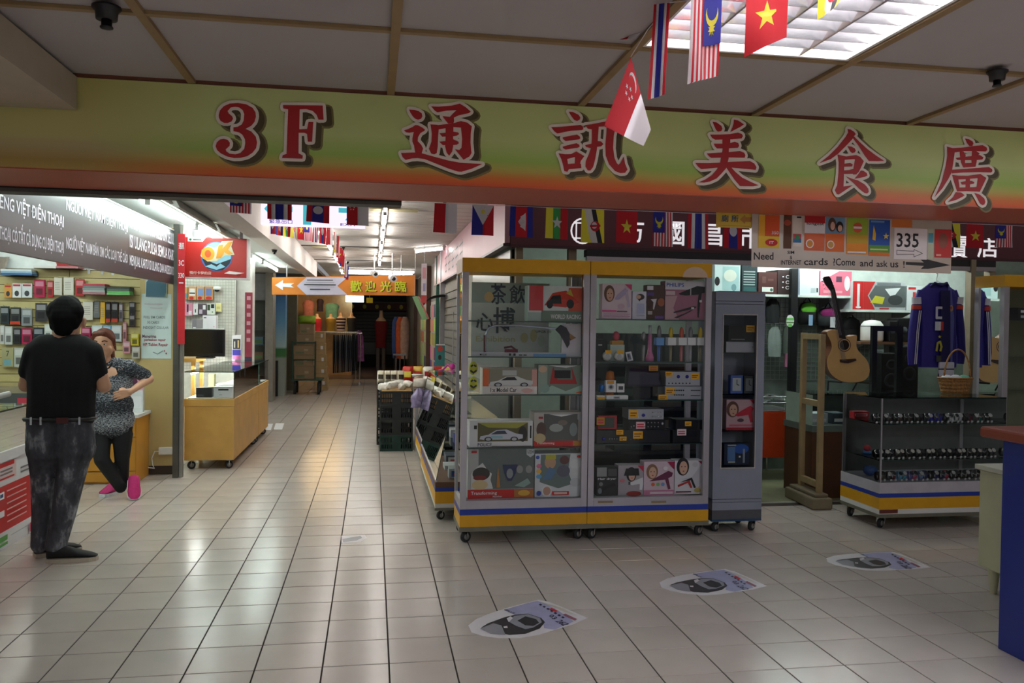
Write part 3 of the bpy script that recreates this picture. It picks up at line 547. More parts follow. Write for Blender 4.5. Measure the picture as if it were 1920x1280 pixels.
# --- left case
cl = lambda *a: ('r', *a)
inbox('toy_box', 'red racing car toy box on the upper shelf of the left showcase', 'toy box', (990, 536, 1091, 600), YF, .14, C(176, 196, 190), [('r', 0, .25, 1, 1, C(220, 226, 226)), ('r', .02, .3, .28, 1, C(214, 70, 76)), ('r', .75, .3, 1, .95, C(214, 86, 60)), ('p', [(.3, .45), (.45, .8), (.7, .88), (.95, .55), (.7, .4)], C(210, 60, 40)), ('p', [(.34, .5), (.45, .72), (.6, .75), (.62, .5)], K_), ('d', .4, .48, .06, .12, K_), ('d', .78, .5, .07, .13, K_), ('p', [(.7, .8), (.78, .92), (.84, .7)], C(200, 180, 60)), ('r', .25, 0, 1, .3, C(120, 140, 126)), ('t', 'WORLD RACING', .42, .07, .98, .2, W_)], S1[0], GT)
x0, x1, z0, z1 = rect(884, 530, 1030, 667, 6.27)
pb = thing('sign_reflection_board', 'painted reflection of a lettered sign on a white board in the left showcase', 'board', ((x0+x1)/2, 6.24, S1[1]))  # reflection of a lit shop sign, painted as a lettered board
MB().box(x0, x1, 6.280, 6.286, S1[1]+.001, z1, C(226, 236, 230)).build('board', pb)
m = MB(); GK = C(70, 84, 92)
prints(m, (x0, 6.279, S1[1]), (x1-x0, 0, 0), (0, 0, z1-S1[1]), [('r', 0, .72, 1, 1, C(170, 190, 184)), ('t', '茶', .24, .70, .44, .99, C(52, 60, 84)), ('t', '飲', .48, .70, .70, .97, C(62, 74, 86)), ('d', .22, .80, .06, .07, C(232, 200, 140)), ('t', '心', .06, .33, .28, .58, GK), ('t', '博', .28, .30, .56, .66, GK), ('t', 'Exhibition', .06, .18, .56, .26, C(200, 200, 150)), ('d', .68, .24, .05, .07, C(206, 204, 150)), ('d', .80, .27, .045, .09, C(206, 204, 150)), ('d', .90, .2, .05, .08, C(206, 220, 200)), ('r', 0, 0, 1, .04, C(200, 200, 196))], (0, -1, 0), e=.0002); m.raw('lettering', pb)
# bow saw on a card
x0, x1, z0, z1 = rect(884, 606, 1092, 667, YF)
sw = thing('bow_saw', 'silver bow saw with dark handle on a white display card', 'saw', ((x0+x1)/2, YF, S1[1]))
MB().box(x0, x1, YF+.03, YF+.034, S1[1]+.001, S1[1]+.03, C(214, 218, 226)).box(x1-.15, x1-.005, YF+.03, YF+.034, S1[1]+.0305, min(z1, S1[0]-.012), C(222, 218, 228)).build('card', sw)
def sp(px, py): return P(px, py, YF+.015)
MB().tube([sp(910, 658), sp(910, 630), sp(916, 615), sp(928, 610), sp(970, 610), sp(1010, 613), sp(1040, 616)], .008, M('saw_frame', (176, 182, 200), .3, .6)).build('bow', sw)
MB().tube([sp(909, 660), sp(909, 628)], .0095, M('saw_grip', (90, 34, 34), .5)).build('front_grip', sw)
MB().prism([sp(1042, 618), sp(1052, 609), sp(1062, 614), sp(1068, 625), sp(1068, 645), sp(1064, 652), sp(1058, 640), sp(1050, 626)], (0, .02, 0), M('saw_handle', (38, 30, 44), .4)).build('handle', sw)
MB().prism([sp(1064, 622), sp(1080, 633), sp(1070, 638)], (0, .018, 0), M('saw_handle_wood', (150, 110, 60), .5)).build('handle_accent', sw)
m = MB(); prints(m, (x0, YF+.029, S1[1]), (x1-x0, 0, 0), (0, 0, z1-S1[1]), [('t', 'UPGR 50', .58, .72, .72, .79, K_), ('t', 'M1220', .08, .02, .14, .08, K_), ('r', .30, .12, .42, .22, C(120, 20, 50)), ('l', [(.30, .26), (.36, .3), (.4, .2)], .03, C(90, 20, 40)), ('r', .34, .02, .36, .09, K_), ('r', .38, .02, .40, .09, K_), ('r', .43, .03, .46, .06, K_), ('r', .47, .03, .50, .06, K_), ('r', .56, .0, .86, .09, C(130, 180, 230))], (0, -1, 0)); m.raw('printing', sw)
# smiley keyrings
for k in range(2):
    x0, x1, z0, z1 = rect(879, 677+28*k, 896, 704+28*k, YF+.02)
    t = thing('smiley_keyring', ['upper yellow smiley toy at the left edge of the showcase', 'lower yellow smiley toy at the left edge of the showcase'][k], 'toy', ((x0+x1)/2, YF+.02, z0), 'smiley toys')
    MB().ball(((x0+x1)/2, YF+.03, (z0+z1)/2), ((x1-x0)/2, .016, (z1-z0)/2-.002), M('smiley_yellow', (206, 206, 44), .5)).build('face', t)
    m = MB(); prints(m, (x0, YF+.012, z0), (x1-x0, 0, 0), (0, 0, z1-z0), [('l', [(.2, .35), (.5, .2), (.8, .35)], .06, K_), ('l', [(.25, .65), (.4, .72)], .06, K_), ('l', [(.6, .72), (.75, .65)], .06, K_)], (0, -1, 0)); m.raw('features', t)
def carside(body, x, y, s, h, win=K_):
    f = lambda a, b: (x+a*s, y+b*h)
    return [('p', [f(0, .15), f(.02, .4), f(.2, .52), f(.38, .9), f(.62, .95), f(.85, .6), f(1, .52), f(1, .2), f(.9, .12), f(.1, .1)], body), ('p', [f(.26, .55), f(.4, .84), f(.58, .86), f(.64, .58)], win), ('d', *f(.2, .15), .09*s, .2*h, K_), ('d', *f(.8, .15), .09*s, .2*h, K_), ('d', *f(.2, .15), .06*s, .13*h, LG_), ('d', *f(.8, .15), .06*s, .13*h, LG_)]
inbox('toy_box', 'white model car box with orange end on the middle shelf', 'toy box', (905, 690, 1007, 737), YF, .16, C(220, 214, 210), [('r', 0, .38, 1, 1, C(150, 146, 126)), ('r', 0, .3, .11, .98, C(234, 110, 50)), ('r', .90, .28, 1, .95, C(226, 170, 160)), ('r', .36, .72, .62, .92, C(206, 208, 206))]+carside(C(226, 226, 226), .12, .30, .8, .42)+[('r', 0, 0, 1, .3, C(232, 226, 222)), ('t', '1:x Model Car', .14, .08, .62, .25, K_), ('d', .82, .14, .11, .09, C(226, 180, 176)), ('r', .15, .02, .7, .05, C(226, 160, 150))], S1[2], GT)
inbox('toy_box', 'grey-green toy box with a red buggy beside the model car box', 'toy box', (1009, 684, 1095, 737), YF, .15, C(130, 142, 130), [('r', 0, 0, .2, 1, C(160, 176, 164)), ('d', .1, .85, .09, .12, C(220, 190, 160)), ('p', [(.25, .35), (.32, .95), (.42, .5), (.75, .5), (.72, .95), (.85, .35)], C(190, 40, 36)), ('r', .35, .55, .7, .82, K_), ('p', [(.0, .0), (.3, .3), (.6, .1), (1, .35), (1, 0)], C(176, 206, 190)), ('d', .15, .2, .1, .15, C(150, 180, 170)), ('r', .92, .75, 1, .98, C(60, 140, 60)), ('p', [(.22, .98), (.85, .98), (.6, .9)], W_), ('p', [(.8, .05), (.98, .12), (.95, .02)], OR)], S1[2], GT)
inbox('toy_box', 'white toy police car box with a window over a pale car', 'toy box', (880, 789, 999, 835), YF, .16, C(228, 228, 230), [('r', .13, .22, .92, .94, C(96, 92, 52)), ('p', [(.13, .94), (.92, .94), (.75, .72), (.3, .75)], C(168, 166, 60)), ('d', .84, .5, .07, .3, C(40, 40, 34))]+carside(C(206, 208, 222), .16, .24, .68, .46, C(50, 58, 76))+[('r', .24+.1, .34, .52, .44, C(150, 196, 206)), ('t', 'POLICE', .13, .04, .35, .17, C(40, 44, 80)), ('r', .35, .02, .98, .05, K_), ('r', .94, .30, .985, .86, W_), ('r', .95, .34, .975, .82, K_), ('r', .07, .70, .115, .84, K_)], S1[3], GT)
inbox('toy_box', 'upper clear-window toy box with a red band of white lettering', 'toy box', (1001, 773, 1093, 834), YF, .17, C(196, 190, 184), [('r', .2, .17, .9, .96, C(92, 94, 92)), ('r', 0, 0, 1, .17, C(204, 40, 36)), ('t', 'Transforming', .06, .05, .42, .14, W_), ('r', .8, .02, 1, .16, C(206, 140, 50)), ('d', .15, .5, .1, .22, C(90, 66, 58)), ('d', .12, .25, .12, .14, C(206, 186, 140)), ('d', .45, .55, .14, .12, C(170, 176, 172)), ('d', .58, .7, .1, .08, C(130, 120, 112)), ('d', .8, .5, .08, .2, C(140, 150, 150)), ('p', [(.88, .95), (1, .95), (1, .8), (.94, .74), (.88, .8)], C(190, 196, 200)), ('r', .09, .82, .18, .88, C(170, 30, 40)), ('p', [(.3, .95), (.8, .95), (.55, .88)], W_)], S1[3], GT)
inbox('toy_box', 'large toy box with a broad red band at the bottom left of the showcase', 'toy box', (877, 840, 1001, 937), YF, .18, C(190, 192, 190), [('r', .16, .19, 1, 1, C(104, 114, 112)), ('r', 0, 0, 1, .18, C(208, 38, 34)), ('t', 'Transforming', .05, .06, .44, .145, W_), ('t', 'Number', .38, .02, .52, .055, W_), ('r', .70, .02, 1, .17, C(190, 120, 50)), ('d', .85, .1, .09, .06, C(230, 180, 70)), ('p', [(.05, .19), (.05, .5), (.12, .62), (.22, .72), (.3, .56), (.36, .5), (.34, .38), (.38, .2)], C(226, 226, 226)), ('d', .2, .5, .13, .13, C(60, 54, 52)), ('d', .18, .42, .1, .05, C(130, 40, 36)), ('d', .18, .28, .12, .1, C(220, 196, 150)), ('p', [(.43, .22), (.45, .66), (.49, .22)], C(190, 130, 60)), ('p', [(.52, .68), (.75, .68), (.72, .5), (.66, .35), (.6, .35), (.55, .5)], C(52, 58, 100)), ('d', .63, .5, .05, .1, C(150, 156, 160)), ('d', .78, .58, .05, .08, C(160, 160, 160)), ('d', .92, .58, .05, .08, C(160, 160, 160)), ('p', [(.7, .25), (.9, .4), (.95, .3), (.85, .22)], C(150, 176, 170)), ('p', [(.88, .99), (1, .99), (1, .88), (.94, .82), (.88, .88)], C(206, 210, 214)), ('r', .05, .92, .13, .97, C(180, 30, 40)), ('t', 'U254', .895, .9, .985, .97, DG)], B1, GT)
inbox('toy_box', 'white and silver toy figure box at the bottom right of the left showcase', 'toy box', (1003, 850, 1091, 935), YF, .17, C(222, 226, 232), [('p', [(.1, .35), (.12, .98), (.75, .98), (.7, .6), (.8, .3), (.5, .2)], C(110, 128, 126)), ('d', .32, .8, .12, .15, C(206, 164, 130)), ('r', .22, .88, .44, .98, C(196, 190, 60)), ('p', [(.15, .4), (.3, .7), (.45, .62), (.35, .42)], C(96, 130, 170)), ('d', .62, .85, .1, .1, C(110, 70, 70)), ('d', .6, .6, .14, .14, C(100, 100, 120)), ('d', .08, .72, .055, .05, C(226, 120, 160)), ('d', .08, .6, .055, .05, C(230, 180, 80)), ('d', .08, .48, .06, .05, C(100, 170, 220)), ('d', .05, .92, .04, .04, C(60, 90, 190)), ('d', .85, .75, .12, .12, C(232, 234, 238)), ('d', .85, .58, .1, .09, C(226, 228, 232)), ('d', .86, .34, .12, .1, C(206, 210, 216)), ('d', .25, .15, .11, .14, W_), ('d', .25, .15, .08, .1, C(206, 160, 140)), ('d', .08, .1, .05, .06, C(60, 80, 170)), ('r', .36, .05, .72, .14, C(206, 40, 40)), ('r', .4, .07, .68, .12, C(240, 200, 190)), ('d', .93, .93, .05, .03, C(206, 40, 50))], B1, GT)
# --- right case, boxes
inbox('hair_dryer_box', 'pink hair dryer box with a curly-haired woman on the top shelf', 'box', (1129, 532, 1184, 598), YF, .09, C(236, 214, 224), lady(.24, .72, 1.0, C(116, 84, 70), .9)+[('p', [(.42, .56), (.5, .68), (.78, .88), (.88, .82), (.84, .74), (.55, .55)], C(196, 180, 214)), ('p', [(.78, .78), (.86, .8), (.95, .35), (.88, .33)], C(206, 190, 216)), ('p', [(.76, .99), (1, .99), (1, .82)], C(214, 60, 120)), ('r', 0, .2, .48, .25, C(226, 90, 150)), ('r', .5, .2, .85, .23, C(120, 90, 110)), ('d', .64, .36, .12, .08, C(220, 186, 206)), ('r', .05, .06, .95, .09, C(206, 160, 190)), ('r', .05, .13, .95, .15, C(206, 160, 190))], S2[0], GD)
inbox('hair_dryer_box', 'small white box with a dark-haired head on the top shelf', 'box', (1186, 546, 1212, 598), YF, .08, C(226, 224, 240), [('d', .55, .8, .3, .11, C(70, 50, 50)), ('d', .42, .8, .18, .07, SKN), ('p', [(.35, .72), (.6, .72), (.5, .64)], K_), ('r', .3, .12, .85, .16, C(170, 180, 220)), ('r', .3, .22, .85, .56, C(190, 196, 230))], S2[0], GD)
inbox('hair_dryer_box', 'brown and purple curling iron box between the pale boxes on the top shelf', 'box', (1213, 534, 1246, 598), YF, .09, C(84, 56, 46), [('r', 0, .85, .35, .97, C(226, 220, 232)), ('r', 0, .68, .4, .78, C(96, 60, 140)), ('d', .15, .5, .2, .2, C(70, 40, 36)), ('p', [(.2, .58), (.55, .6), (.5, .5), (.4, .28), (.34, .3), (.36, .5)], C(220, 214, 220)), ('d', .8, .5, .2, .12, C(170, 96, 60)), ('r', .45, .02, .95, .1, C(120, 80, 160)), ('r', .05, .14, .3, .24, C(190, 180, 180))], S2[0], GD)
inbox('hair_dryer_box', 'large mauve box with a black hair dryer and straightener, blue lettering', 'box', (1247, 527, 1323, 598), YF, .11, C(176, 112, 136), [('r', 0, .78, 1, 1, C(224, 222, 234)), ('t', 'PHILIPS', .03, .85, .46, .95, C(52, 92, 190)), ('r', .02, .64, .24, .74, C(222, 196, 206)), ('p', [(0, 0), (0, .6), (.3, .62), (.2, .3), (.35, 0)], C(206, 166, 176)), ('p', [(.33, .68), (.5, .76), (.78, .88), (1, .86), (1, .72), (.9, .7), (.86, .4), (.83, .06), (.80, .08), (.80, .45), (.82, .66), (.5, .63), (.36, .65)], C(22, 20, 26)), ('r', .61, .64, .635, .82, C(190, 186, 190)), ('p', [(.2, .2), (.7, .36), (.78, .34), (.72, .30), (.22, .17)], C(40, 36, 44)), ('p', [(.22, .06), (.5, .18), (.72, .3), (.6, .2), (.3, .04)], C(50, 44, 52)), ('r', .84, .46, .9, .52, W_), ('r', .64, .28, .71, .33, W_)], S2[0], GD)
def dbox(lbl, r, body, items): return inbox('hair_dryer_box', lbl, 'box', r, YF, .10, body, items, B1, GD)
dbox('black and silver box lettered Hair dryer on the bottom shelf', (1119, 876, 1157, 934), C(38, 38, 40), [('r', 0, .68, .48, 1, C(150, 152, 152)), ('r', .55, .7, .98, .95, C(80, 80, 82)), ('t', 'Hair dryer', .05, .55, .95, .64, W_), ('p', [(.25, .3), (.8, .46), (.95, .36), (.7, .3), (.45, .25), (.3, .1), (.2, .12)], C(14, 14, 16)), ('d', .15, .18, .1, .1, C(120, 130, 134)), ('d', .2, .42, .1, .07, G_)])
dbox('grey box with a black-fringed woman and a white dryer on the bottom shelf', (1159, 872, 1206, 932), C(176, 168, 176), lady(.52, .70, 1.0, K_)+[('p', [(.3, .9), (.8, .9), (.84, .66), (.22, .66)], K_), ('p', [(.76, .99), (1, .99), (1, .78)], C(200, 30, 70)), ('p', [(.38, .4), (.6, .48), (.98, .6), (1, .4), (.95, .18), (.85, .18), (.85, .38), (.55, .34)], C(232, 230, 236)), ('r', .4, .36, .48, .46, DG), ('d', .62, .06, .3, .09, C(150, 40, 36)), ('d', .15, .5, .1, .06, C(206, 120, 130))])
dbox('pink box with a plum hair dryer on the bottom shelf', (1207, 865, 1264, 931), C(226, 200, 214), lady(.27, .7, .95, C(150, 112, 84))+[('p', [(.18, .42), (.45, .55), (.8, .72), (.95, .66), (.92, .55), (.8, .5), (.88, .18), (.8, .16), (.7, .46), (.3, .42)], C(112, 40, 78)), ('p', [(.76, .99), (1, .99), (1, .75)], C(170, 30, 80)), ('d', .3, .32, .06, .055, C(230, 120, 70)), ('d', .46, .32, .06, .055, C(130, 190, 110)), ('d', .62, .32, .06, .055, C(120, 160, 210)), ('r', 0, 0, 1, .15, C(206, 130, 164)), ('r', .2, .03, .95, .1, C(236, 210, 222)), ('d', .7, .8, .08, .06, C(240, 232, 238))])
dbox('white box with a made-up woman and black and red curling irons on the bottom shelf', (1265, 863, 1318, 929), C(226, 222, 230), lady(.28, .82, 1.1, C(36, 30, 32))+[('p', [(.2, .45), (.6, .5), (.9, .85), (1, .6), (.95, .35), (.75, .2), (.6, .44)], C(206, 202, 212)), ('p', [(.18, .36), (.6, .5), (.75, .2), (.68, .18), (.56, .42)], K_), ('p', [(.1, .28), (.52, .42), (.62, .2), (.56, .18), (.46, .34), (.12, .22)], C(180, 36, 34)), ('r', .04, .06, .58, .1, C(120, 20, 40)), ('p', [(.8, .99), (1, .99), (1, .84)], C(170, 20, 60)), ('d', .8, .12, .12, .07, C(190, 166, 90)), ('d', .7, .88, .1, .07, C(210, 206, 214))])
# --- microphones
def mic(label, px, y0, y1, head, stem, boxc=None, w=5):
    t = thing('microphone', label, 'microphone', P(px, y1, YF+.05), 'microphones in the right showcase'); c = P(px, y1, YF+.05); z0 = S2[1]+.0008; z1 = P(px, y0, YF+.05).z; zm = P(px, 647, YF+.05).z
    MB().lathe((c.x, c.y, z0), [(0, 0), (.010, 0), (.011, .004), (.012, zm-z0), (0, zm-z0)], stem, 14).build('handle', t)
    hb = z1-(z1-zm)*.42
    MB().ball((c.x, c.y, hb+.01), (.017, .017, z1-hb-.008), head, 14, 10).build('grille', t)
    if boxc: MB().box(c.x-.032, c.x+.032, c.y-.03, c.y+.03, zm, zm+.058, boxc).build('carton_sleeve', t, .003)
    return t
mic('plain silver microphone standing on the second shelf', 1206, 622, 676, M('mic_silver', (150, 150, 152), .3, .7), M('mic_silver'))
mic('microphone with a yellow grille, left of the two yellow ones', 1257, 613, 676, M('mic_gold', (214, 186, 40), .35, .4), M('mic_tan', (150, 140, 112), .4, .3), W_)
mic('microphone with an orange-red grille in a white sleeve', 1277, 613, 676, M('mic_red', (206, 96, 70), .35, .4), M('mic_rose', (196, 120, 120), .4, .3), W_)
mic('microphone with a grey grille in a white sleeve', 1294, 613, 676, M('mic_grey', (130, 130, 134), .35, .5), M('mic_steel', (170, 170, 172), .4, .4), W_)
mic('microphone with a yellow grille at the right end of the shelf', 1312, 613, 676, M('mic_gold'), M('mic_tan'), W_)
mic('microphone with a grey top in a light blue sleeve', 1235, 610, 676, M('mic_grey'), M('mic_blue', (96, 130, 200), .4, .3), C(110, 160, 220))
t = thing('flask', 'clear and pink flask beside the silver microphone', 'flask', P(1218, 676, YF+.05)); c = P(1218, 676, YF+.05)
MB().lathe((c.x, c.y, S2[1]+.001), [(0, 0), (.03, 0), (.03, .03), (.016, .075), (.014, .2), (0, .2)], M('pink_flask', (206, 120, 166), .25), 16).build('body', t); MB().lathe((c.x, c.y, S2[1]+.20), [(0, .001), (.012, .001), (.012, .07), (0, .07)], M('flask_cap', (190, 196, 196), .3, .3), 14).build('cap', t)
for k, px in enumerate((1138, 1160)):
    c = P(px, 668, YF+.03); z = S2[1]+.036
    t = thing('round_speaker', ['white round speaker at the left of the second shelf', 'white round speaker with a yellow tag on the second shelf'][k], 'speaker', (c.x, c.y, S2[1]))
    MB().lathe((c.x, c.y-.02, z), [(0, 0), (.024, 0), (.034, .012), (.034, .04), (0, .04)], WHITE, 20, (0, 1, 0)).build('shell', t)
    MB().lathe((c.x, c.y-.021, z), [(0, 0), (.018, .0005)], LG_, 16, (0, 1, 0)).build('cone', t)
    MB().box(c.x-.02, c.x+.03, c.y-.026, c.y-.025, z+.02, z+.045, TAGY).build('price_tag', t)
c = P(1155, 640, YF+.12); t = thing('boxed_figure', 'clear boxed figure with orange and pink parts on the second shelf', 'toy', (c.x, c.y, S2[1]))
MB().box(c.x-.055, c.x+.055, c.y-.04, c.y+.04, S2[1]+.001, S2[1]+.12, C(196, 214, 206)).build('stand', t); MB().box(c.x-.04, c.x+.05, c.y-.03, c.y+.03, S2[1]+.121, S2[1]+.15, C(206, 150, 60)).build('tray', t); MB().ball((c.x, c.y, S2[1]+.185), (.028, .028, .036), C(214, 90, 110)).build('figure', t)
c = P(1180, 664, YF+.03); t = thing('photo_card', 'small white photo card leaning on the second shelf', 'card', (c.x, c.y, S2[1]))
MB().obox((c.x, c.y, S2[1]+.036), (.022, 0, .004), (0, .0012, 0), (-.006, .008, .033), W_).build('card', t); m = MB(); prints(m, (c.x-.012, c.y-.009, S2[1]+.01), (.026, 0, .004), (-.008, .011, .045), [('r', 0, 0, 1, 1, C(130, 130, 150)), ('d', .4, .6, .25, .3, C(70, 70, 90))], (0, -1, 0)); m.raw('picture', t)
c = P(1116, 635, YF+.1); t = thing('gift_bag', 'black box with a white mark at the left of the second shelf', 'box', (c.x+.02, c.y, S2[1])); MB().box(c.x-.02, c.x+.06, c.y-.05, c.y+.05, S2[1]+.001, S2[1]+.16, BLACK).build('body', t); MB().box(c.x+.01, c.x+.04, c.y-.0515, c.y-.0505, S2[1]+.115, S2[1]+.122, W_).build('mark', t)
# --- electronics
SILV = M('silver_front', (176, 178, 186), .35, .5, .03)
def tag_y(par, px, py, Y, w=12, h=9, mat=TAGY):
    x0, x1, z0, z1 = rect(px-w/2, py-h/2, px+w/2, py+h/2, Y); t = MB().box(x0, x1, Y-.0035, Y-.0022, z0, z1, mat).build('price_tag', par)
    m = MB(); prints(m, (x0, Y-.0037, z0), (x1-x0, 0, 0), (0, 0, z1-z0), [('r', .1, .55, .85, .7, C(150, 90, 20)), ('r', .1, .25, .7, .38, C(150, 90, 20))] if mat is TAGY else [('r', .1, .55, .85, .72, C(220, 60, 80)), ('r', .1, .2, .85, .4, C(220, 60, 80))], (0, -1, 0)); m.raw('writing', t)
def amp(label, r, z, front, body, knobs, Y=YF, dep=.17):
    x0, x1, z0, z1 = rect(*r, Y); z0 = z+.001 if z is not None else z0
    for s_ in S2:
        if z0 < s_ < z1+.01: z1 = s_-.0095
    t = thing('amplifier', label, 'amplifier', ((x0+x1)/2, Y+dep/2, z0), 'amplifiers in the right showcase')
    MB().box(x0, x1, Y+.006, Y+dep, z0, z1, body).build('chassis', t, .002); MB().box(x0-.002, x1+.002, Y, Y+.0055, z0, z1, front).build('front_plate', t, .001)
    for (u, v, rr, mt) in knobs:
        MB().lathe((x0+u*(x1-x0), Y-.0004, z0+v*(z1-z0)), [(0, -.008), (rr*.85, -.008), (rr, -.002), (rr, 0)], mt, 14, (0, 1, 0)).build('knob', t)
    return t
KB = M('knob_blue', (50, 50, 160), .3, .2); KS = M('knob_silver', (190, 190, 196), .25, .8); KK = M('knob_black', (12, 12, 14), .3)
small = lambda n, u0, u1, v, r=.004, mt=KS: [(u0+(u1-u0)*i/(n-1), v, r, mt) for i in range(n)]
a = amp('silver amplifier with two blue dials, upper of the stacked pair', (1249, 697, 1312, 723), None, SILV, G_, [(.36, .66, .013, KB), (.62, .66, .013, KB)]+small(7, .08, .7, .18, .0045, KK)); 
tag_y(a, 1254, 701, YF, 13, 9); tag_y(a, 1303, 705, YF, 15, 11)
a = amp('wide silver amplifier with rows of small knobs, lower of the stacked pair', (1247, 724.2, 1315, 747), S2[2], SILV, G_, small(5, .26, .5, .7, .005, KK)+small(5, .26, .5, .35, .005, KK)+small(7, .72, .95, .7, .0035, KK)+small(7, .72, .95, .3, .0035, KK))
tag_y(a, 1256, 733, YF, 17, 12); tag_y(a, 1243, 745, YF-.004, 17, 11)
a = amp('silver amplifier with one blue dial on top of the black one', (1179, 767, 1244, 786), None, SILV, G_, [(.42, .42, .013, KB)]+small(4, .68, .92, .7, .006)+small(4, .68, .92, .3, .006)); tag_y(a, 1188, 776, YF, 16, 15)
a = amp('black amplifier with silver knobs under the silver one', (1180, 786.8, 1247, 805), None, KK, BLACK, small(5, .42, .8, .72, .004)+small(5, .42, .8, .3, .004)+[(.92, .6, .011, KS), (.05, .3, .006, KS), (.12, .4, .006, KS)]); tag_y(a, 1201, 797, YF, 17, 13, C(244, 200, 206))
a = amp('wide black amplifier with a blue dial at the bottom of the pile', (1119, 806, 1256, 829), S2[3], KK, BLACK, [(.09, .35, .013, KB)]+small(4, .17, .27, .35, .005)+[(.36, .3, .007, KS)]+small(3, .46, .56, .3, .003)); tag_y(a, 1162, 810, YF, 13, 9); tag_y(a, 1196, 815, YF, 18, 14); tag_y(a, 1168, 822, YF, 13, 8)
a = amp('black player with a pink price tag at the right of the fourth shelf', (1262, 806, 1312, 829), S2[3], KK, BLACK, small(3, .2, .8, .5, .003, BLACK)); tag_y(a, 1278, 810, YF, 17, 12, C(244, 226, 232))
a = amp('small black box with a yellow tag on the player', (1268, 787, 1316, 805.4), None, KK, BLACK, []); tag_y(a, 1290, 794, YF, 12, 9)
x0, x1, z0, z1 = rect(1121, 779, 1157, 804.8, YF+.02); t = thing('radio', 'red-framed portable device on the wide black amplifier', 'radio', ((x0+x1)/2, YF+.04, z0))
RDF = M('red_case', (176, 40, 48), .4); m = MB().box(x0, x1, YF+.02, YF+.06, z0, z1, RDF); m.build('case', t, .003); MB().box(x0+.012, x1-.022, YF+.0175, YF+.0195, z0+.012, z1-.012, C(70, 74, 66)).build('screen', t); tag_y(t, 1126, 789, YF+.015, 15, 14, C(206, 150, 30))
# monitor
x0, x1, z0, z1 = rect(1172, 686, 1240, 724, YF+.08); t = thing('small_monitor', 'black tilted monitor on the third shelf', 'monitor', ((x0+x1)/2, YF+.1, S2[2]))
MB().prism([(x0+.02, YF+.10, z1), (x1-.012, YF+.10, z1), (x1, YF+.05, z0), (x0, YF+.05, z0)], (0, .035, .01), BLACK).build('bezel', t); MB().poly([(x0+.035, YF+.093, z1-.02), (x1-.025, YF+.093, z1-.02), (x1-.014, YF+.052, z0+.014), (x0+.014, YF+.052, z0+.014)], M('screen_violet', (52, 46, 66), .1)).build('screen', t)
MB().box(x0+.08, x1-.08, YF+.09, YF+.14, S2[2]+.001, z0+.03, BLACK).build('foot', t); tag_y(t, 1225, 690, YF+.06, 17, 10, C(196, 150, 30))
# small things on the third shelf
def smallbox(name, label, cat, r, Y, dep, body, z=None, items=(), group=None):
    return inbox(name, label, cat, r, Y, dep, body, list(items) or [('r', .1, .1, .9, .2, DG)], z, group)
smallbox('device_box', 'long white docking box on the third shelf', 'box', (1137, 736, 1178, 748), YF, .06, W_, S2[2], [('r', .32, .2, .62, .8, LG_), ('r', .36, .3, .58, .7, G_)])
smallbox('camera_box', 'white camera with a round lens on the docking box', 'camera', (1136, 713, 1155, 735.4), YF+.01, .04, W_, None, [('d', .5, .45, .3, .25, LG_), ('d', .5, .45, .16, .14, DG), ('r', .1, .72, .8, .98, C(226, 160, 30))])
smallbox('adapter', 'white square adapter beside the camera', 'adapter', (1157, 719, 1171, 735.4), YF+.01, .03, W_, None, [('r', .2, .3, .8, .7, DG)])
smallbox('jar', 'white jar with an orange label at the left of the third shelf', 'jar', (1120, 736, 1134, 748), YF, .04, W_, S2[2], [('r', 0, 0, 1, .7, TAGY)])
c = P(1128, 728, YF+.03); t = thing('tin', 'small blue tin on the white jar', 'tin', (c.x, c.y, P(1128, 735, YF).z)); MB().lathe((c.x, c.y, P(1128, 735.4, YF).z), [(0, 0), (.022, 0), (.022, .05), (.019, .055), (0, .055)], M('blue_tin', (30, 110, 190), .3, .5), 16).build('body', t)
c = P(1144, 700, YF+.1); t = thing('amber_speaker', 'amber glass object at the back of the third shelf', 'ornament', (c.x, c.y, S2[2])); MB().lathe((c.x, c.y, S2[2]+.001), [(0, 0), (.03, 0), (.034, .08), (.026, .12), (.034, .15), (.028, .2), (0, .21)], M('amber', (196, 110, 20), .25), 16).build('body', t)
# ================================================================== GREY NARROW CABINET
GM = M('grey_cabinet', (150, 156, 172), .5, .15, .06, 3.); GMD = M('grey_cabinet_dark', (92, 92, 98), .5, .1); 
gx0, gx1, gy0, gy1 = 2.562, 2.962, 6.0, 6.34
gc = thing('cabinet', 'narrow grey metal cabinet with a tall glass window', 'cabinet', ((gx0+gx1)/2, 6.17, 0))
wx0, wx1, wz0, wz1 = 2.626, 2.895, .50, 1.665
for n, a in (('front_panel', (gx0, gx1, gy0, gy0+.02, .26, wz0)), ('front_panel', (gx0, gx1, gy0, gy0+.02, wz1, 1.745)), ('front_panel', (gx0, wx0, gy0, gy0+.02, wz0, wz1)), ('front_panel', (wx1, gx1, gy0, gy0+.02, wz0, wz1)),
    ('front_panel', (gx0, gx1, gy0, gy0+.02, 1.749, 1.768)), ('top_panel', (gx0, gx1, gy0, gy0+.02, 1.772, 1.84)), ('side_panel', (gx0, gx0+.012, gy0+.0205, gy1, .26, 1.84)), ('side_panel', (gx1-.012, gx1, gy0+.0205, gy1, .26, 1.84)), ('back_panel', (gx0+.0125, gx1-.0125, gy1-.01, gy1, .26, 1.84)), ('top_panel', (gx0+.0125, gx1-.0125, gy0+.0205, gy1-.0105, 1.825, 1.84)), ('front_panel', (gx0, gx1, gy0, gy0+.02, .236, .256))):
    MB().box(*a, GM).build(n, gc)
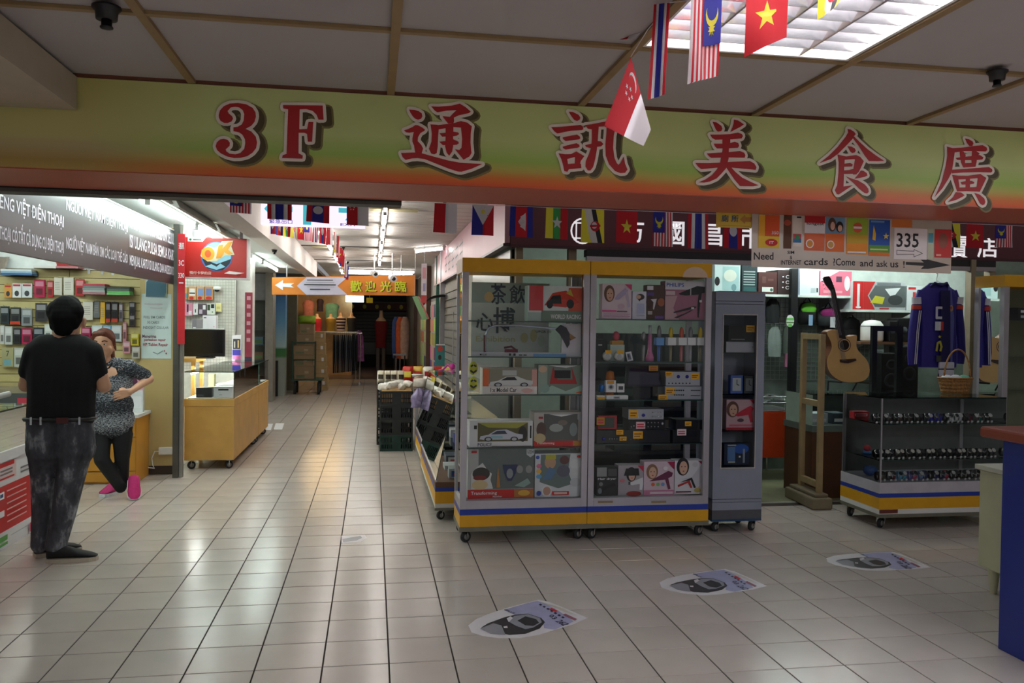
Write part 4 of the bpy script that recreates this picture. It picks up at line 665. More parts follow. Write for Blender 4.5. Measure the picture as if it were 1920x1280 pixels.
MB().box(gx0, gx1, gy0, gy1, .175, .233, GM).build('plinth', gc); MB().box(gx0, gx1, gy0, gy1, .105, .1745, GMD).build('plinth_band', gc); MB().box(gx0, gx1, gy0-.001, gy1, .088, .1045, M('teal_band', (30, 70, 110), .5)).build('base_band', gc)
m = MB(); BRD = M('window_trim', (206, 196, 186), .4)
for a in ((wx0-.006, wx0, wz0-.006, wz1+.006), (wx1, wx1+.006, wz0-.006, wz1+.006), (wx0, wx1, wz0-.006, wz0), (wx0, wx1, wz1, wz1+.006)): m.box(a[0], a[1], gy0-.006, gy0-.0005, a[2], a[3], BRD)
m.build('window_trim', gc); MB().poly([(wx0, gy0+.01, wz0), (wx1, gy0+.01, wz0), (wx1, gy0+.01, wz1), (wx0, gy0+.01, wz1)], GLASS).build('window_glass', gc)
MB().box(gx0+.04, gx1-.04, gy0+.02, gy1, 1.841, 1.848, M('bare_wood_edge', (170, 120, 70), .7)).build('wood_top', gc)
GS = [P(1388, 661, 6.05).z, P(1388, 738, 6.05).z, P(1388, 806, 6.05).z]
for z in GS: MB().box(gx0+.014, gx1-.014, gy0+.024, gy1-.012, z-.006, z, GLASS).build('glass_shelf', gc)
for (a, b) in ((gx0+.05, gy0+.05), (gx1-.05, gy0+.05), (gx0+.05, gy1-.05), (gx1-.05, gy1-.05)): caster(gc, a, b, .036, .088)
YG = 6.055
t = inbox('player', 'black player with a yellow tag in the narrow grey cabinet', 'player', (1366, 604, 1417, 640), YG, .2, K_, [('r', .1, .1, .6, .16, G_)], None); tag_y(t, 1407, 616, YG, 16, 13)
a = amp('silver player below the black one in the narrow grey cabinet', (1362, 640.6, 1415, 660), GS[0], SILV, BLACK, [(.92, .5, .006, KS)], YG)
for k, (r, c, lb) in enumerate((((1370, 703, 1393, 737), (90, 120, 200), 'light blue square clock in the narrow grey cabinet'), ((1395, 704, 1414, 737), (60, 62, 66), 'dark square clock in the narrow grey cabinet'))):
    x0, x1, z0, z1 = rect(*r, YG); z0 = GS[1]+.001; t = thing('clock', lb, 'clock', ((x0+x1)/2, YG, z0), 'clocks'); MB().box(x0, x1, YG, YG+.05, z0, z1, C(*c)).build('case', t, .004)
    m = MB(); prints(m, (x0, YG-.0005, z0), (x1-x0, 0, 0), (0, 0, z1-z0), [('r', .15, .15, .85, .85, C(200, 206, 210) if k == 0 else C(120, 124, 128)), ('l', [(.5, .5), (.5, .75)], .02, K_), ('l', [(.5, .5), (.68, .45)], .02, K_)], (0, -1, 0)); m.raw('dial', t)
inbox('hair_dryer_box', 'red hair dryer box in the narrow grey cabinet', 'box', (1362, 743, 1414, 806), YG, .09, C(216, 176, 186), lady(.22, .68, 1.1, C(110, 74, 60))+[('p', [(.3, .5), (.5, .62), (.85, .8), (.97, .72), (.92, .58), (.95, .25), (.86, .24), (.78, .5), (.4, .44)], C(214, 40, 70)), ('r', 0, 0, 1, .08, C(190, 40, 60)), ('r', .1, .12, .95, .18, C(226, 110, 130)), ('p', [(.82, 1), (1, 1), (1, .82)], C(200, 40, 70)), ('d', .5, .32, .12, .06, C(90, 60, 70))], GS[2])
inbox('shaver_box', 'dark blue shaver box at the bottom of the narrow grey cabinet', 'box', (1358, 822, 1406, 878), YG+.02, .08, C(26, 40, 70), [('d', .65, .75, .3, .22, C(30, 90, 190)), ('r', .12, .2, .42, .85, C(90, 130, 190)), ('r', .15, .1, .42, .18, C(200, 200, 180)), ('r', .72, .1, .8, .75, C(150, 160, 176)), ('r', .56, .35, .63, .43, W_), ('r', .12, .9, .45, .95, LG_)], .5055)
# ================================================================== SLANTED GLASS COUNTER along the corridor
def slant_case(label, x0, x1, y0, y1, ztop, base, name='glass_counter', zb=.31, xs=.15):
    """low counter, glass leaning back on the corridor side (-X)"""
    t = thing(name, label, 'display counter', ((x0+x1)/2, (y0+y1)/2, 0))
    MB().box(x0, x1, y0, y1, .27, zb, M('brown_edge', (110, 78, 56), .5)).build('top_board', t)
    MB().box(x0, x1, y0, y1, .235, .2695, BLU).build('blue_band', t); MB().box(x0-.001, x1, y0-.001, y1, .14, .2345, YEL).build('yellow_band', t); MB().box(x0, x1, y0, y1, .105, .1395, WHITE).build('white_band', t); MB().box(x0-.003, x1, y0-.004, y1, .085, .1045, M('base_frame')).build('base_frame', t)
    for (a, b) in ((x0+.05, y0+.05), (x0+.05, y1-.08), (x1-.08, y0+.05), (x1-.08, y1-.08)): caster(t, a, b, .034, .085)
    A, B, A2, B2 = (x0+.004, y0+.004, zb), (x0+.004, y1-.004, zb), (x0+xs, y0+.004, ztop), (x0+xs, y1-.004, ztop)
    MB().poly([A, B, B2, A2], GLASS).build('slanted_glass', t)
    MB().poly([A, (x1-.01, y0+.004, zb), (x1-.01, y0+.004, ztop), A2], GLASS).build('end_glass', t); MB().poly([B, (x1-.01, y1-.004, zb), (x1-.01, y1-.004, ztop), B2], GLASS).build('end_glass', t)
    MB().box(x0+xs, x1-.01, y0+.004, y1-.004, ztop, ztop+.006, GLASS).build('top_glass', t)
    ed = MB()
    for p, q in ((A, A2), (B, B2), (A2, B2), (A2, (x1-.01, y0+.004, ztop))): ed.bar(p, q, .005, .005, GLASSEDGE)
    ed.build('glass_edges', t); MB().box(x0, x0+.012, y0, y1, zb+.0005, zb+.016, FR).build('glass_channel', t)
    for k, f in enumerate((.36, .70)):
        z = zb+(ztop-zb)*f; MB().box(x0+xs*f+.02, x1-.03, y0+.02, y1-.02, z-.006, z, GLASS).build('glass_shelf', t)
    return t
slant_case('nearer slanted glass counter on the corridor beside the tall showcase', .50, .615, 6.6, 6.6, 1.03, None) if False else None
slant_case('nearer slanted glass counter along the corridor beside the tall showcases', .50, 1.04, 6.62, 8.66, 1.03, None)
slant_case('farther slanted glass counter along the corridor behind the crates', .52, 1.04, 8.70, 10.12, 1.0, None)
# boxes inside the nearer counter
rnd = random.Random(3)
k = 0
for (xx, yy, w, d, h, c) in ((.62, 6.75, .2, .12, .08, (180, 186, 190)), (.64, 6.95, .16, .12, .05, (206, 206, 196)), (.62, 7.15, .2, .2, .04, (196, 196, 200)), (.66, 7.5, .2, .24, .07, (90, 96, 110)), (.66, 7.95, .2, .2, .05, (70, 80, 70)), (.66, 8.3, .2, .2, .08, (110, 60, 60))):
    carton('packet', ['silver', 'cream', 'pale grey', 'slate grey', 'dark green', 'dull red'][k]+' packet lying in the bottom of the nearer slanted counter', 'packet', xx, xx+w, yy, yy+d, .3115, .3115+h, C(*c), [('r', .1, .2, .9, .8, W_ if k % 2 else C(60, 90, 160)), ('r', .2, .35, .6, .5, R_)]); k += 1
zs = .31+.72*.36
for k, (yy, c) in enumerate(((6.7, (90, 180, 60)), (6.95, (40, 60, 150)), (7.3, (200, 200, 206)), (7.7, (60, 70, 80)))):
    carton('packet', ['lime green', 'dark blue', 'white', 'charcoal'][k]+' packet on the shelf of the nearer slanted counter', 'packet', .68, .92, yy, yy+.14, zs+.001, zs+.07, C(*c), [('r', .1, .3, .9, .7, W_)])
MB  # ---- mesh shop front behind the slanted counters
# ================================================================== CRATES AND FOOD
CG = M('dark_green_crate', (20, 52, 44), .5); CB = M('black_crate', (20, 24, 24), .5)
def crate(label, x0, x1, y0, y1, z0, z1, mat):
    t = thing('crate', label, 'crate', ((x0+x1)/2, (y0+y1)/2, z0), 'plastic crates at the food stall'); w = .012
    m = MB()
    def wall(a0, a1, ax, pos):
        def bx(u0, u1, v0, v1):
            if ax == 'x': m.box(u0, u1, pos, pos+w, v0, v1, mat)
            else: m.box(pos, pos+w, u0, u1, v0, v1, mat)
        h = z1-z0
        bx(a0, a1, z0, z0+h*.16); bx(a0, a1, z1-h*.16, z1); L = a1-a0
        bx(a0+L*.36, a0+L*.64, z0+h*.16, z1-h*.16); bx(a0, a0+L*.05, z0+h*.16, z1-h*.16); bx(a1-L*.05, a1, z0+h*.16, z1-h*.16)
        for s0, s1 in ((.05, .36), (.64, .95)):
            for i in range(1, 6): u = a0+L*(s0+(s1-s0)*i/6); bx(u-.005, u+.005, z0+h*.16, z1-h*.16)
            bx(a0+L*s0, a0+L*s1, z0+h*.46, z0+h*.54)
    m2 = []
    for args in ((x0, x1, 'x', y0), (x0, x1, 'x', y1-w), (y0+w, y1-w, 'y', x0), (y0+w, y1-w, 'y', x1-w)):
        m = MB(); wall(*args); o = m.build('side_wall', t)
    MB().box(x0+w, x1-w, y0+w, y1-w, z0, z0+.008, mat).build('bottom', t); return t
CL = ['dark green crate at the bottom of the front stack', 'black crate second from the bottom of the front stack', 'black crate third from the bottom of the front stack', 'black crate on top of the front stack with a cardboard lining']
hs_ = [0, .20, .385, .56, .735]
for k in range(4):
    t = crate(CL[k], .095, .495, 10.3, 10.82, hs_[k]+.001, hs_[k+1], CG if k == 0 else CB)
MB().box(.112, .478, 10.318, 10.8, .60, .742, M('cardboard', (188, 150, 100), .8)).build('cardboard_lining', t)
for k in range(3): crate(['bottom', 'middle', 'top'][k]+' black crate of the back stack under the snack packets', .06, .46, 10.86, 11.4, .26*k+.001, .26*k+.26, CB)
tb = thing('trestle_table', 'food stall table covered in snack packets', 'table', (.8, 11.3, 0)); TB = M('table_top', (120, 110, 100), .6)
MB().box(.5, 1.12, 10.3, 12.6, .74, .77, TB).build('tabletop', tb)
for a, b in ((.54, 10.34), (1.08, 10.34), (.54, 12.56), (1.08, 12.56)): MB().box(a-.02, a+.02, b-.02, b+.02, 0, .7395, STEEL).build('leg', tb)
def pillow(name, label, cat, c, s, mat, mat2=None, rz=0., group=None, lean=0.):
    c = Vector(c); R = Matrix.Rotation(rz, 3, 'Z') @ Matrix.Rotation(lean, 3, 'X'); ph = rnd.random()*6
    def fn(u, v, sg):
        x, y = (u-.5)*2, (v-.5)*2; h = max(0, (1-x**4)*(1-y**4))**.6; wob = 1+.12*math.sin(5*u+ph)*math.cos(4*v+ph)
        return c+R @ Vector((x*s[0]*(1-.06*h), sg*h*s[1]*wob, y*s[2]*(1-.06*h)))
    t = thing(name, label, cat, c-Vector((0, 0, s[2])), group)
    m = MB(); m.grid(lambda u, v: fn(u, v, -1), 8, 8, mat); m.grid(lambda u, v: fn(u, v, 1), 8, 8, mat); m.build('bag', t)
    if mat2:
        m = MB(); m.grid(lambda u, v: fn(.15+.7*u, .3+.4*v, -1)+R @ Vector((0, -.002, 0)), 6, 4, mat2); m.build('label_print', t)
    return t
SN = [((206, 44, 30), (240, 220, 90)), ((226, 186, 60), (206, 60, 40)), ((230, 226, 214), (190, 40, 50)), ((206, 44, 30), (240, 200, 60)), ((224, 206, 110), (120, 150, 60)), ((238, 236, 230), (220, 190, 120))]
SNN = ['red', 'yellow', 'white', 'bright red', 'pale yellow', 'cream']
row = [(765, 688), (784, 686), (803, 690), (822, 688), (838, 692)]
for k, (px, py) in enumerate(row):
    c = P(px, py, 11.4); a, b = SN[k % 6]; pillow('snack_bag', '%s snack bag, %s from the left in the back row of the stall' % (SNN[k % 6], ORD[k]), 'snack bag', (c.x, 11.4+.05*(k % 2), .77+.11), (.075, .05, .105), M('snack_%d_%d_%d' % a, a, .3), M('snack_%d_%d_%d' % b, b, .3), .1*(k-2), 'snack bags on the food stall')
row2 = [(716, 694), (729, 690), (742, 693), (752, 700)]
for k, (px, py) in enumerate(row2):
    c = P(px, py, 11.1); pillow('dried_food_pack', 'dark and white dried food pack, %s from the left on the back crates' % ORD[k], 'food pack', (.11+.085*k, 11.1, .78+.085), (.05, .04, .08), M('pack_cream', (226, 216, 190), .35), M('pack_dark', (60, 46, 34), .4), .3*(k % 2)-.1, 'dried food packs')
row3 = [(.14, 10.5), (.24, 10.42), (.36, 10.5), (.44, 10.6), (.2, 10.65), (.34, 10.68)]
for k, (a, b) in enumerate(row3):
    pillow('bread_bag', 'white plastic food bag, %s in the top crate' % ORD[k], 'food bag', (a, b, .775+.03*(k % 2)), (.075, .05, .04), M('white_bag', (232, 230, 222), .3, var=.15, scale=25), M('bread', (206, 176, 110), .5) if k in (2, 4) else None, k*.7, 'food bags in the top crate', .7)
for k in range(8):
    a, b = .58+.13*(k % 4), 10.42+.35*(k//4)+.05*(k % 3); col = [(232, 226, 214), (206, 190, 140), (236, 236, 236), (206, 206, 196), (150, 110, 70), (236, 232, 226), (226, 160, 60), (214, 216, 214)][k]
    pillow('food_bag', '%s food bag, %s along the stall table' % (['cream', 'tan', 'clean white', 'greyish', 'brown', 'off-white', 'orange', 'silvery'][k], ORD[k]), 'food bag', (a, b, .83), (.08, .05, .06), M('fb_%d' % k, col, .3, var=.15, scale=20), None, k*.5, 'food bags on the stall table', .5)
t = thing('round_tub', 'round white tub among the food bags', 'tub', (P(783, 700, 11.12).x, 11.12, .771)); cx = P(783, 700, 11.12).x
MB().lathe((cx, 11.12, .771), [(0, 0), (.06, 0), (.075, .11), (.08, .112), (.08, .125), (0, .125)], WHITE, 18).build('tub', t); MB().lathe((cx, 11.12, .771), [(.064, .02), (.074, .09)], M('tub_label', (150, 40, 60), .5), 18).build('label_band', t)
# purple and clear carrier bag hung on the crate corner
c = P(785, 745, 10.24); t = thing('carrier_bag', 'clear and purple plastic bag hanging at the crate corner', 'bag', (c.x, 10.2, .55))
def bagf(u, v, sg):
    w = .10*(1-.75*(v**3)); b = .045*math.sin(math.pi*min(1, max(0, v*.9+.08)))
    return Vector((c.x+(u-.5)*2*w+.01*math.sin(9*v), 10.2+sg*b*(1-(2*u-1)**2)+.008*math.sin(14*u+9*v), c.z-.12+.24*v))
m = MB(); PB = M('purple_plastic', (150, 136, 176), .25, var=.25, scale=30); m.grid(lambda u, v: bagf(u, v, -1), 10, 10, PB); m.grid(lambda u, v: bagf(u, v, 1), 10, 10, PB); m.build('bag', t)
# ================================================================== WATCH COUNTER
WX0, WX1, WY0, WY1, WZ = 3.92, 5.03, 5.95, 6.50, 1.03
wc = thing('watch_counter', 'low glass counter on wheels showing rows of wristwatches', 'display counter', ((WX0+WX1)/2, (WY0+WY1)/2, 0))
MB().box(WX0, WX1, WY0, WY1, .286, .37, M('counter_grey', (196, 192, 200), .5)).build('grey_panel', wc); MB().box(WX0, WX1, WY0, WY1, .252, .2858, BLU).build('blue_band', wc); MB().box(WX0-.001, WX1, WY0-.001, WY1, .162, .2518, YEL).build('yellow_band', wc); MB().box(WX0, WX1, WY0, WY1, .122, .1618, WHITE).build('white_band', wc); MB().box(WX0-.003, WX1, WY0-.004, WY1, .095, .1218, M('base_frame')).build('base_frame', wc)
MB().box(WX0+.002, WX0+.16, WY0-.0032, WY0-.0015, .130, .16, C(110, 50, 40)).build('paint_patch', wc)
for (a, b) in ((WX0+.06, WY0+.06), (WX1-.08, WY0+.06), (WX0+.06, WY1-.07), (WX1-.08, WY1-.07)): caster(wc, a, b, .038, .095)
fy = lambda z: WY0+.008
MB().poly([(WX0+.004, fy(.37), .3705), (WX1-.004, fy(.37), .3705), (WX1-.004, fy(WZ), WZ), (WX0+.004, fy(WZ), WZ)], GLASS).build('front_glass', wc)
for xx in (WX0+.004, WX1-.004): MB().poly([(xx, fy(.37), .3705), (xx, WY1-.01, .3705), (xx, WY1-.01, WZ), (xx, fy(WZ), WZ)], GLASS).build('side_glass', wc)
MB().box(WX0+.004, WX1-.004, fy(WZ), WY1-.01, WZ, WZ+.007, GLASS).build('top_glass', wc)
MB().poly([(WX0+.02, WY1-.012, .3705), (WX1-.02, WY1-.012, .3705), (WX1-.02, WY1-.012, WZ), (WX0+.02, WY1-.012, WZ)], M('back_smoked', (120, 122, 120), .3)).build('back_door', wc)
for (a, b) in ((WX0+.005, WY1-.02), (WX1-.02, WY1-.02)): MB().box(a, a+.018, b-.01, b+.015, .3705, WZ, FR).build('post', wc)
MB().bar((WX0+.012, fy(.37)+.004, .372), (WX0+.012, fy(WZ)+.004, WZ), .012, .012, FR).build('front_post', wc); MB().bar((WX0+.012, fy(WZ)+.004, WZ-.002), (WX1-.01, fy(WZ)+.004, WZ-.002), .006, .006, GLASSEDGE).build('glass_edge', wc)
WS = [.83, .546, .3705]
for z in WS[:2]:
    MB().box(WX0+.012, WX1-.012, fy(z)+.012, WY1-.03, z-.007, z-.0005, GLASS).build('glass_shelf', wc); MB().box(WX0+.012, WX1-.012, fy(z)+.0105, fy(z)+.0118, z-.008, z, GLASSEDGE).build('shelf_edge', wc)
rw = random.Random(11)
ROWN = ['top', 'middle', 'bottom']
RC = [[(40, 40, 44)]*3+[(90, 70, 64), (50, 46, 46)]*3+[(40, 34, 40), (50, 50, 60), (56, 60, 170), (70, 60, 190), (60, 60, 180), (30, 30, 34), (226, 226, 228), (230, 230, 230), (226, 226, 230), (40, 36, 40), (120, 40, 60), (90, 80, 84), (60, 130, 110)],
      [(24, 24, 28)]*24, [(70, 40, 46), (90, 80, 60), (60, 60, 64), (120, 50, 60), (110, 170, 210), (90, 180, 200), (120, 120, 200), (220, 90, 130), (120, 150, 200), (60, 56, 120), (30, 30, 34), (60, 60, 130), (50, 50, 110), (214, 70, 110), (34, 34, 40), (26, 26, 30), (60, 66, 30), (40, 44, 34), (34, 34, 34), (70, 60, 54)]]
def watch(label, x, y, z, band, dial, group):
    t = thing('wristwatch', label, 'wristwatch', (x, y, z), group); rx, rz_ = .028, .035
    pts = [(x, y+.022+rx*1.0*math.sin(a*math.pi/8), z+.0385+rz_*math.cos(a*math.pi/8)) for a in range(17)]
    m = MB(); w = .0115
    vs = []; 
    for p in pts: vs += [(p[0]-w, p[1], p[2]), (p[0]+w, p[1], p[2])]
    inner = [(x, y+.022+(rx-.003)*math.sin(a*math.pi/8), z+.0385+(rz_-.003)*math.cos(a*math.pi/8)) for a in range(17)]
    vi = []
    for p in inner: vi += [(p[0]-w, p[1], p[2]), (p[0]+w, p[1], p[2])]
    n = len(vs); fs = [(2*i, 2*i+1, 2*i+3, 2*i+2) for i in range(16)]+[(n+2*i, n+2*i+1, n+2*i+3, n+2*i+2) for i in range(16)]+[(2*i, 2*i+2, n+2*i+2, n+2*i) for i in range(16)]+[(2*i+1, 2*i+3, n+2*i+3, n+2*i+1) for i in range(16)]
    m.add(vs+vi, fs, band, True); m.build('band', t)
    ax = Vector((0, -.82, .57)); c = Vector((x, y+.022-rx*.80, z+.0385+rz_*.50))
    m = MB(); m.lathe(c, [(0, -.002), (.0195, -.002), (.020, .003), (.0165, .0055)], CHROME if rw.random() < .6 else band, 14, ax); m.lathe(c, [(0, .0046), (.0165, .0048)], dial, 14, ax); m.build('dial', t)
    m = MB(); m.obox((x, y-.020, z+.0085), (.008, 0, 0), (0, .0012, .0026), (0, -.0024, .0052), W_); m.build('price_tag', t)
for r, (z, n, pxa, pxb) in enumerate(((WS[0], 24, 1641, 1858), (WS[1], 24, 1645, 1866), (WS[2], 20, 1650, 1838))):
    yy = fy(z)+.06; xa, xb = P(pxa, 800, yy).x, P(pxb, 800, yy).x
    for k in range(n):
        x = xa+(xb-xa)*k/(n-1); c = RC[r][k % len(RC[r])]; d = (210, 206, 196) if (r == 1 and k % 3) else [(60, 60, 66), (30, 30, 34), (190, 190, 190)][k % 3]
        watch('%s wristwatch from the left on the %s shelf of the watch counter' % (ORD[k], ROWN[r]), x, yy+.012*(k % 2), z+.0005, M('wb_%d_%d_%d' % c, c, .4), M('wd_%d_%d_%d' % d, d, .25), 'wristwatches on the %s shelf' % ROWN[r])
x0, x1, z0, z1 = rect(1600, 771, 1630, 787, 6.3); inbox('red_tin', 'red and white packet at the left of the upper watch shelf', 'packet', (1600, 771, 1629, 788), 6.32, .06, C(190, 44, 54), [('r', .1, .35, .9, .7, W_), ('r', .15, .42, .85, .62, C(190, 44, 54))], WS[0])
t = thing('plush_toy', 'small red and blue toy on the middle watch shelf', 'toy', (4.03, 6.3, WS[1])); MB().ball((4.03, 6.3, WS[1]+.045), (.03, .03, .028), C(214, 80, 90)).build('head', t); MB().lathe((4.03, 6.3, WS[1]+.0005), [(0, 0), (.035, 0), (.03, .02), (0, .022)], C(90, 140, 200), 14).build('base', t)
t = thing('blue_pouch', 'crumpled blue pouch at the left of the bottom watch shelf', 'pouch', (4.03, 6.25, .371)); MB().ball((4.03, 6.25, .371+.045), (.06, .05, .044), M('blue_pouch', (70, 100, 160), .5, bump=.5)).build('bag', t)
# wicker basket on the counter
WIC = M('wicker', (166, 118, 62), .6, var=.35, scale=60, bump=.6); c = P(1803, 742, 6.42); bx = 4.90
bt = thing('wicker_basket', 'wicker basket with a tall handle on the watch counter', 'basket', (bx, 6.40, WZ+.008)); 
def ell(rx, ry, z, n=28): return [(bx+rx*math.cos(2*math.pi*i/n), 6.40+ry*math.sin(2*math.pi*i/n), z) for i in range(n)]
m = MB(); rings = []; zb = WZ+.008
for i in range(9):
    f = i/8; w = .004*(i % 2); rings.append(ell(.118+.03*f+w, .075+.02*f+w, zb+.125*f))
for i in range(8): m.add(rings[i]+rings[i+1], [(k, (k+1) % 28, 28+(k+1) % 28, 28+k) for k in range(28)], WIC)
m.add(rings[0], [tuple(range(27, -1, -1))], WIC); m.build('bowl', bt)
m = MB(); e = ell(.148, .095, zb+.127); m.tube(e+[e[0]], .009, WIC, 6, False); m.build('rim', bt)
MB().tube([(bx-.105, 6.40, zb+.12)]+[(bx+.02-.125*math.cos(a*math.pi/14), 6.40, zb+.12+.25*math.sin(a*math.pi/14)) for a in range(15)]+[(bx+.14, 6.40, zb+.12)], .0075, WIC, 8).build('handle', bt)
for k, (dx, c) in enumerate(((-.08, (226, 226, 226)), (.005, (206, 206, 210)), (.085, (120, 190, 160)))):
    t = thing('folded_cloth', ['white cloth at the left in the wicker basket', 'grey-white cloth in the middle of the wicker basket', 'mint green cloth at the right in the wicker basket'][k], 'cloth', (bx+dx, 6.40, zb+.1)); MB().ball((bx+dx, 6.40, zb+.125), (.04, .055, .03), M('cloth_%d' % k, c, .8, bump=.6), 12, 8).build('cloth', t)
# ================================================================== RIGHT TALL CASE, WHITE CABINET, BLUE COUNTER
rc = thing('showcase', 'tall yellow-topped empty showcase at the right edge', 'showcase', (5.55, 6.36, 0)); rx0, rx1, ry0, ry1 = 5.185, 6.0, 6.2, 6.55
MB().box(rx0, rx1, ry0, ry1, 1.94, 2.04, YEL).build('header', rc, .002)
for a, b in ((rx0, ry0), (rx1-.05, ry0), (rx0, ry1-.05), (rx1-.05, ry1-.05)): MB().box(a, a+.05, b, b+.05, .09, 1.939, FR).build('post', rc, .002)
MB().box(rx0+.05, rx1-.05, ry0+.01, ry1-.01, .09, .3, YEL).build('base', rc)
MB().poly([(rx0+.012, ry0+.05, .3), (rx0+.012, ry1-.05, .3), (rx0+.012, ry1-.05, 1.94), (rx0+.012, ry0+.05, 1.94)], GLASS).build('side_glass', rc); MB().poly([(rx0+.05, ry0+.012, .3), (rx1-.05, ry0+.012, .3), (rx1-.05, ry0+.012, 1.94), (rx0+.05, ry0+.012, 1.94)], GLASS).build('front_glass', rc)
MB().box(rx0+.05, rx1-.05, ry1-.02, ry1-.012, .3, 1.939, M('case_back', (120, 124, 96), .6)).build('back_panel', rc)
for z in (.75, 1.08, 1.36, 1.66):
    MB().box(rx0+.02, rx1-.02, ry0+.02, ry1-.03, z-.008, z, GLASS).build('glass_shelf', rc)
for (a, b) in ((rx0+.06, ry0+.06), (rx1-.06, ry0+.06), (rx0+.06, ry1-.06), (rx1-.06, ry1-.06)): caster(rc, a, b, .036, .09)
x0, x1, z0, z1 = rect(1908, 575, 1932, 602, 6.25); carton('gadget_box', 'black gadget box on a shelf of the right edge showcase', 'box', 5.36, 5.60, 6.25, 6.35, 1.661, 1.77, C(30, 28, 36), [('r', .1, .6, .35, .8, W_), ('r', .1, .2, .3, .4, LG_)])
MW = M('cream_metal', (206, 206, 170), .45, .1, .06, 4.); wcb = thing('metal_cabinet', 'cream metal cabinet on short legs beside the blue counter', 'cabinet', (3.95, 4.2, 0))
MB().box(3.625, 4.3, 3.95, 4.5, .15, .735, MW).build('body', wcb, .008); MB().box(3.605, 4.32, 3.93, 4.52, .7355, .765, M('cream_top', (196, 196, 178), .4)).build('top', wcb, .004)
for a, b in ((3.68, 4.43), (4.25, 4.43), (3.68, 4.02), (4.25, 4.02)): MB().tube([(a, b, .149), (a, b, .03), (a, b, .0005)], [.035, .022, .018], MW, 8).build('leg', wcb)
MB().ball((3.62, 4.24, .69), .012, BLACK).build('lock', wcb)
bc = thing('blue_counter', 'dark blue counter with a red-brown top at the right edge', 'counter', (3.6, 3.1, 0))
MB().box(3.065, 4.3, 2.5, 3.65, .0005, 1.045, M('navy_laminate', (22, 44, 132), .35, var=.04)).build('body', bc, .003); MB().box(2.972, 4.4, 2.4, 3.70, 1.0455, 1.098, M('red_brown_top', (132, 62, 44), .35, var=.08)).build('top', bc, .012)
# ================================================================== CLEAR BANNER with SIM advertisements
YN = 3.44
def bp(px, py): return P(px, py, YN)
bn = thing('sim_card_banner', 'long plastic banner with SIM card adverts hanging from the header', 'banner', (bp(1597, 505).x, YN, bp(1597, 505).z))
TL, TR, BRc, BLc = bp(1410, 398), bp(1785, 414), bp(1783, 513), bp(1409, 500); TL.z = TR.z = 2.10
BNM = M('banner_plastic', (214, 202, 186), .25, var=.04, transl=.25)
MB().prism([BLc, BRc, TR, TL], (0, .002, 0), BNM).build('sheet', bn)
def qpos(px, py): return bp(px, py)
def card(name, r, items):
    x0, x1, z0, z1 = rect(*r, YN); m = MB(); prints(m, (x0, YN-.001, z0), (x1-x0, 0, 0), (0, 0, z1-z0), items, (0, -1, 0)); m.raw(name, bn)
card('advert_card', (1422, 403, 1461, 465), [('r', 0, 0, 1, 1, C(236, 200, 50)), ('r', .3, .36, 1, 1, C(226, 90, 40)), ('r', 0, .36, .3, 1, C(240, 180, 50)), ('d', .62, .17, .3, .11, C(206, 40, 40)), ('t', '350', .62, .42, .96, .52, W_), ('t', 'IT', .52, .13, .72, .21, W_)])
card('advert_card', (1469, 403, 1484, 466), [('r', 0, 0, 1, 1, C(96, 58, 36)), ('d', .45, .77, .45, .09, C(176, 80, 56))])
card('advert_card', (1486, 403, 1503, 462), [('r', 0, 0, 1, 1, C(226, 218, 206)), ('r', .05, .12, .95, .4, C(206, 80, 90)), ('r', .05, .12, .95, .25, C(40, 120, 170)), ('d', .5, .3, .25, .08, C(60, 150, 90)), ('r', .4, .9, .9, .95, K_)])
card('advert_card', (1508, 405, 1546, 470), [('r', 0, 0, 1, 1, C(224, 110, 66)), ('r', 0, .5, 1, .8, W_), ('r', 0, .8, 1, 1, C(190, 30, 36)), ('t', 'longest', .1, .72, .95, .82, C(60, 40, 30)), ('d', .26, .2, .2, .13, W_), ('d', .26, .2, .15, .1, C(226, 150, 50))])
card('advert_card', (1548, 407, 1583, 472), [('r', 0, 0, 1, 1, C(230, 116, 46)), ('r', 0, .52, 1, 1, C(120, 160, 190)), ('d', .32, .78, .22, .2, C(90, 60, 46)), ('d', .72, .72, .2, .16, C(40, 30, 30)), ('d', .74, .68, .12, .1, SKN), ('d', .34, .74, .12, .12, SKN), ('d', .25, .2, .2, .12, W_), ('d', .25, .2, .15, .09, C(206, 160, 80))])
card('advert_card', (1587, 409, 1627, 477), [('r', 0, 0, 1, .5, C(236, 150, 40)), ('r', 0, .5, 1, 1, C(160, 190, 60)), ('r', 0, .3, 1, .55, C(206, 170, 50)), ('d', .5, .74, .22, .14, C(226, 96, 60)), ('r', .3, .71, .7, .77, W_), ('r', .04, .04, .9, .08, W_)])
card('advert_card', (1629, 412, 1668, 480), [('r', 0, 0, 1, 1, C(40, 90, 180)), ('r', 0, 0, 1, .1, C(226, 120, 40)), ('r', 0, .1, 1, .3, C(90, 160, 70)), ('p', [(.15, .45), (.2, .85), (.32, .6), (.3, .42)], C(240, 190, 50)), ('star', .8, .55, .16, .1, C(240, 220, 120)), ('r', .05, .16, .9, .2, C(220, 230, 120)), ('r', .05, .92, .7, .97, LB)])
card('arrow_card', (1676, 428, 1738, 486), [('r', 0, 0, 1, 1, C(236, 230, 228)), ('t', '335', .07, .38, .74, .84, K_), ('l', [(.08, .14), (.6, .16), (.6, .08), (.86, .2), (.6, .32), (.6, .26), (.08, .28), (.08, .14)], .008, K_)])
card('advert_strip', (1672, 412, 1710, 426), [('r', 0, 0, 1, 1, C(226, 130, 60))]); card('advert_strip', (1739, 425, 1750, 485), [('r', 0, 0, 1, 1, C(200, 206, 180)), ('r', .1, .5, .9, .8, C(90, 170, 190))])
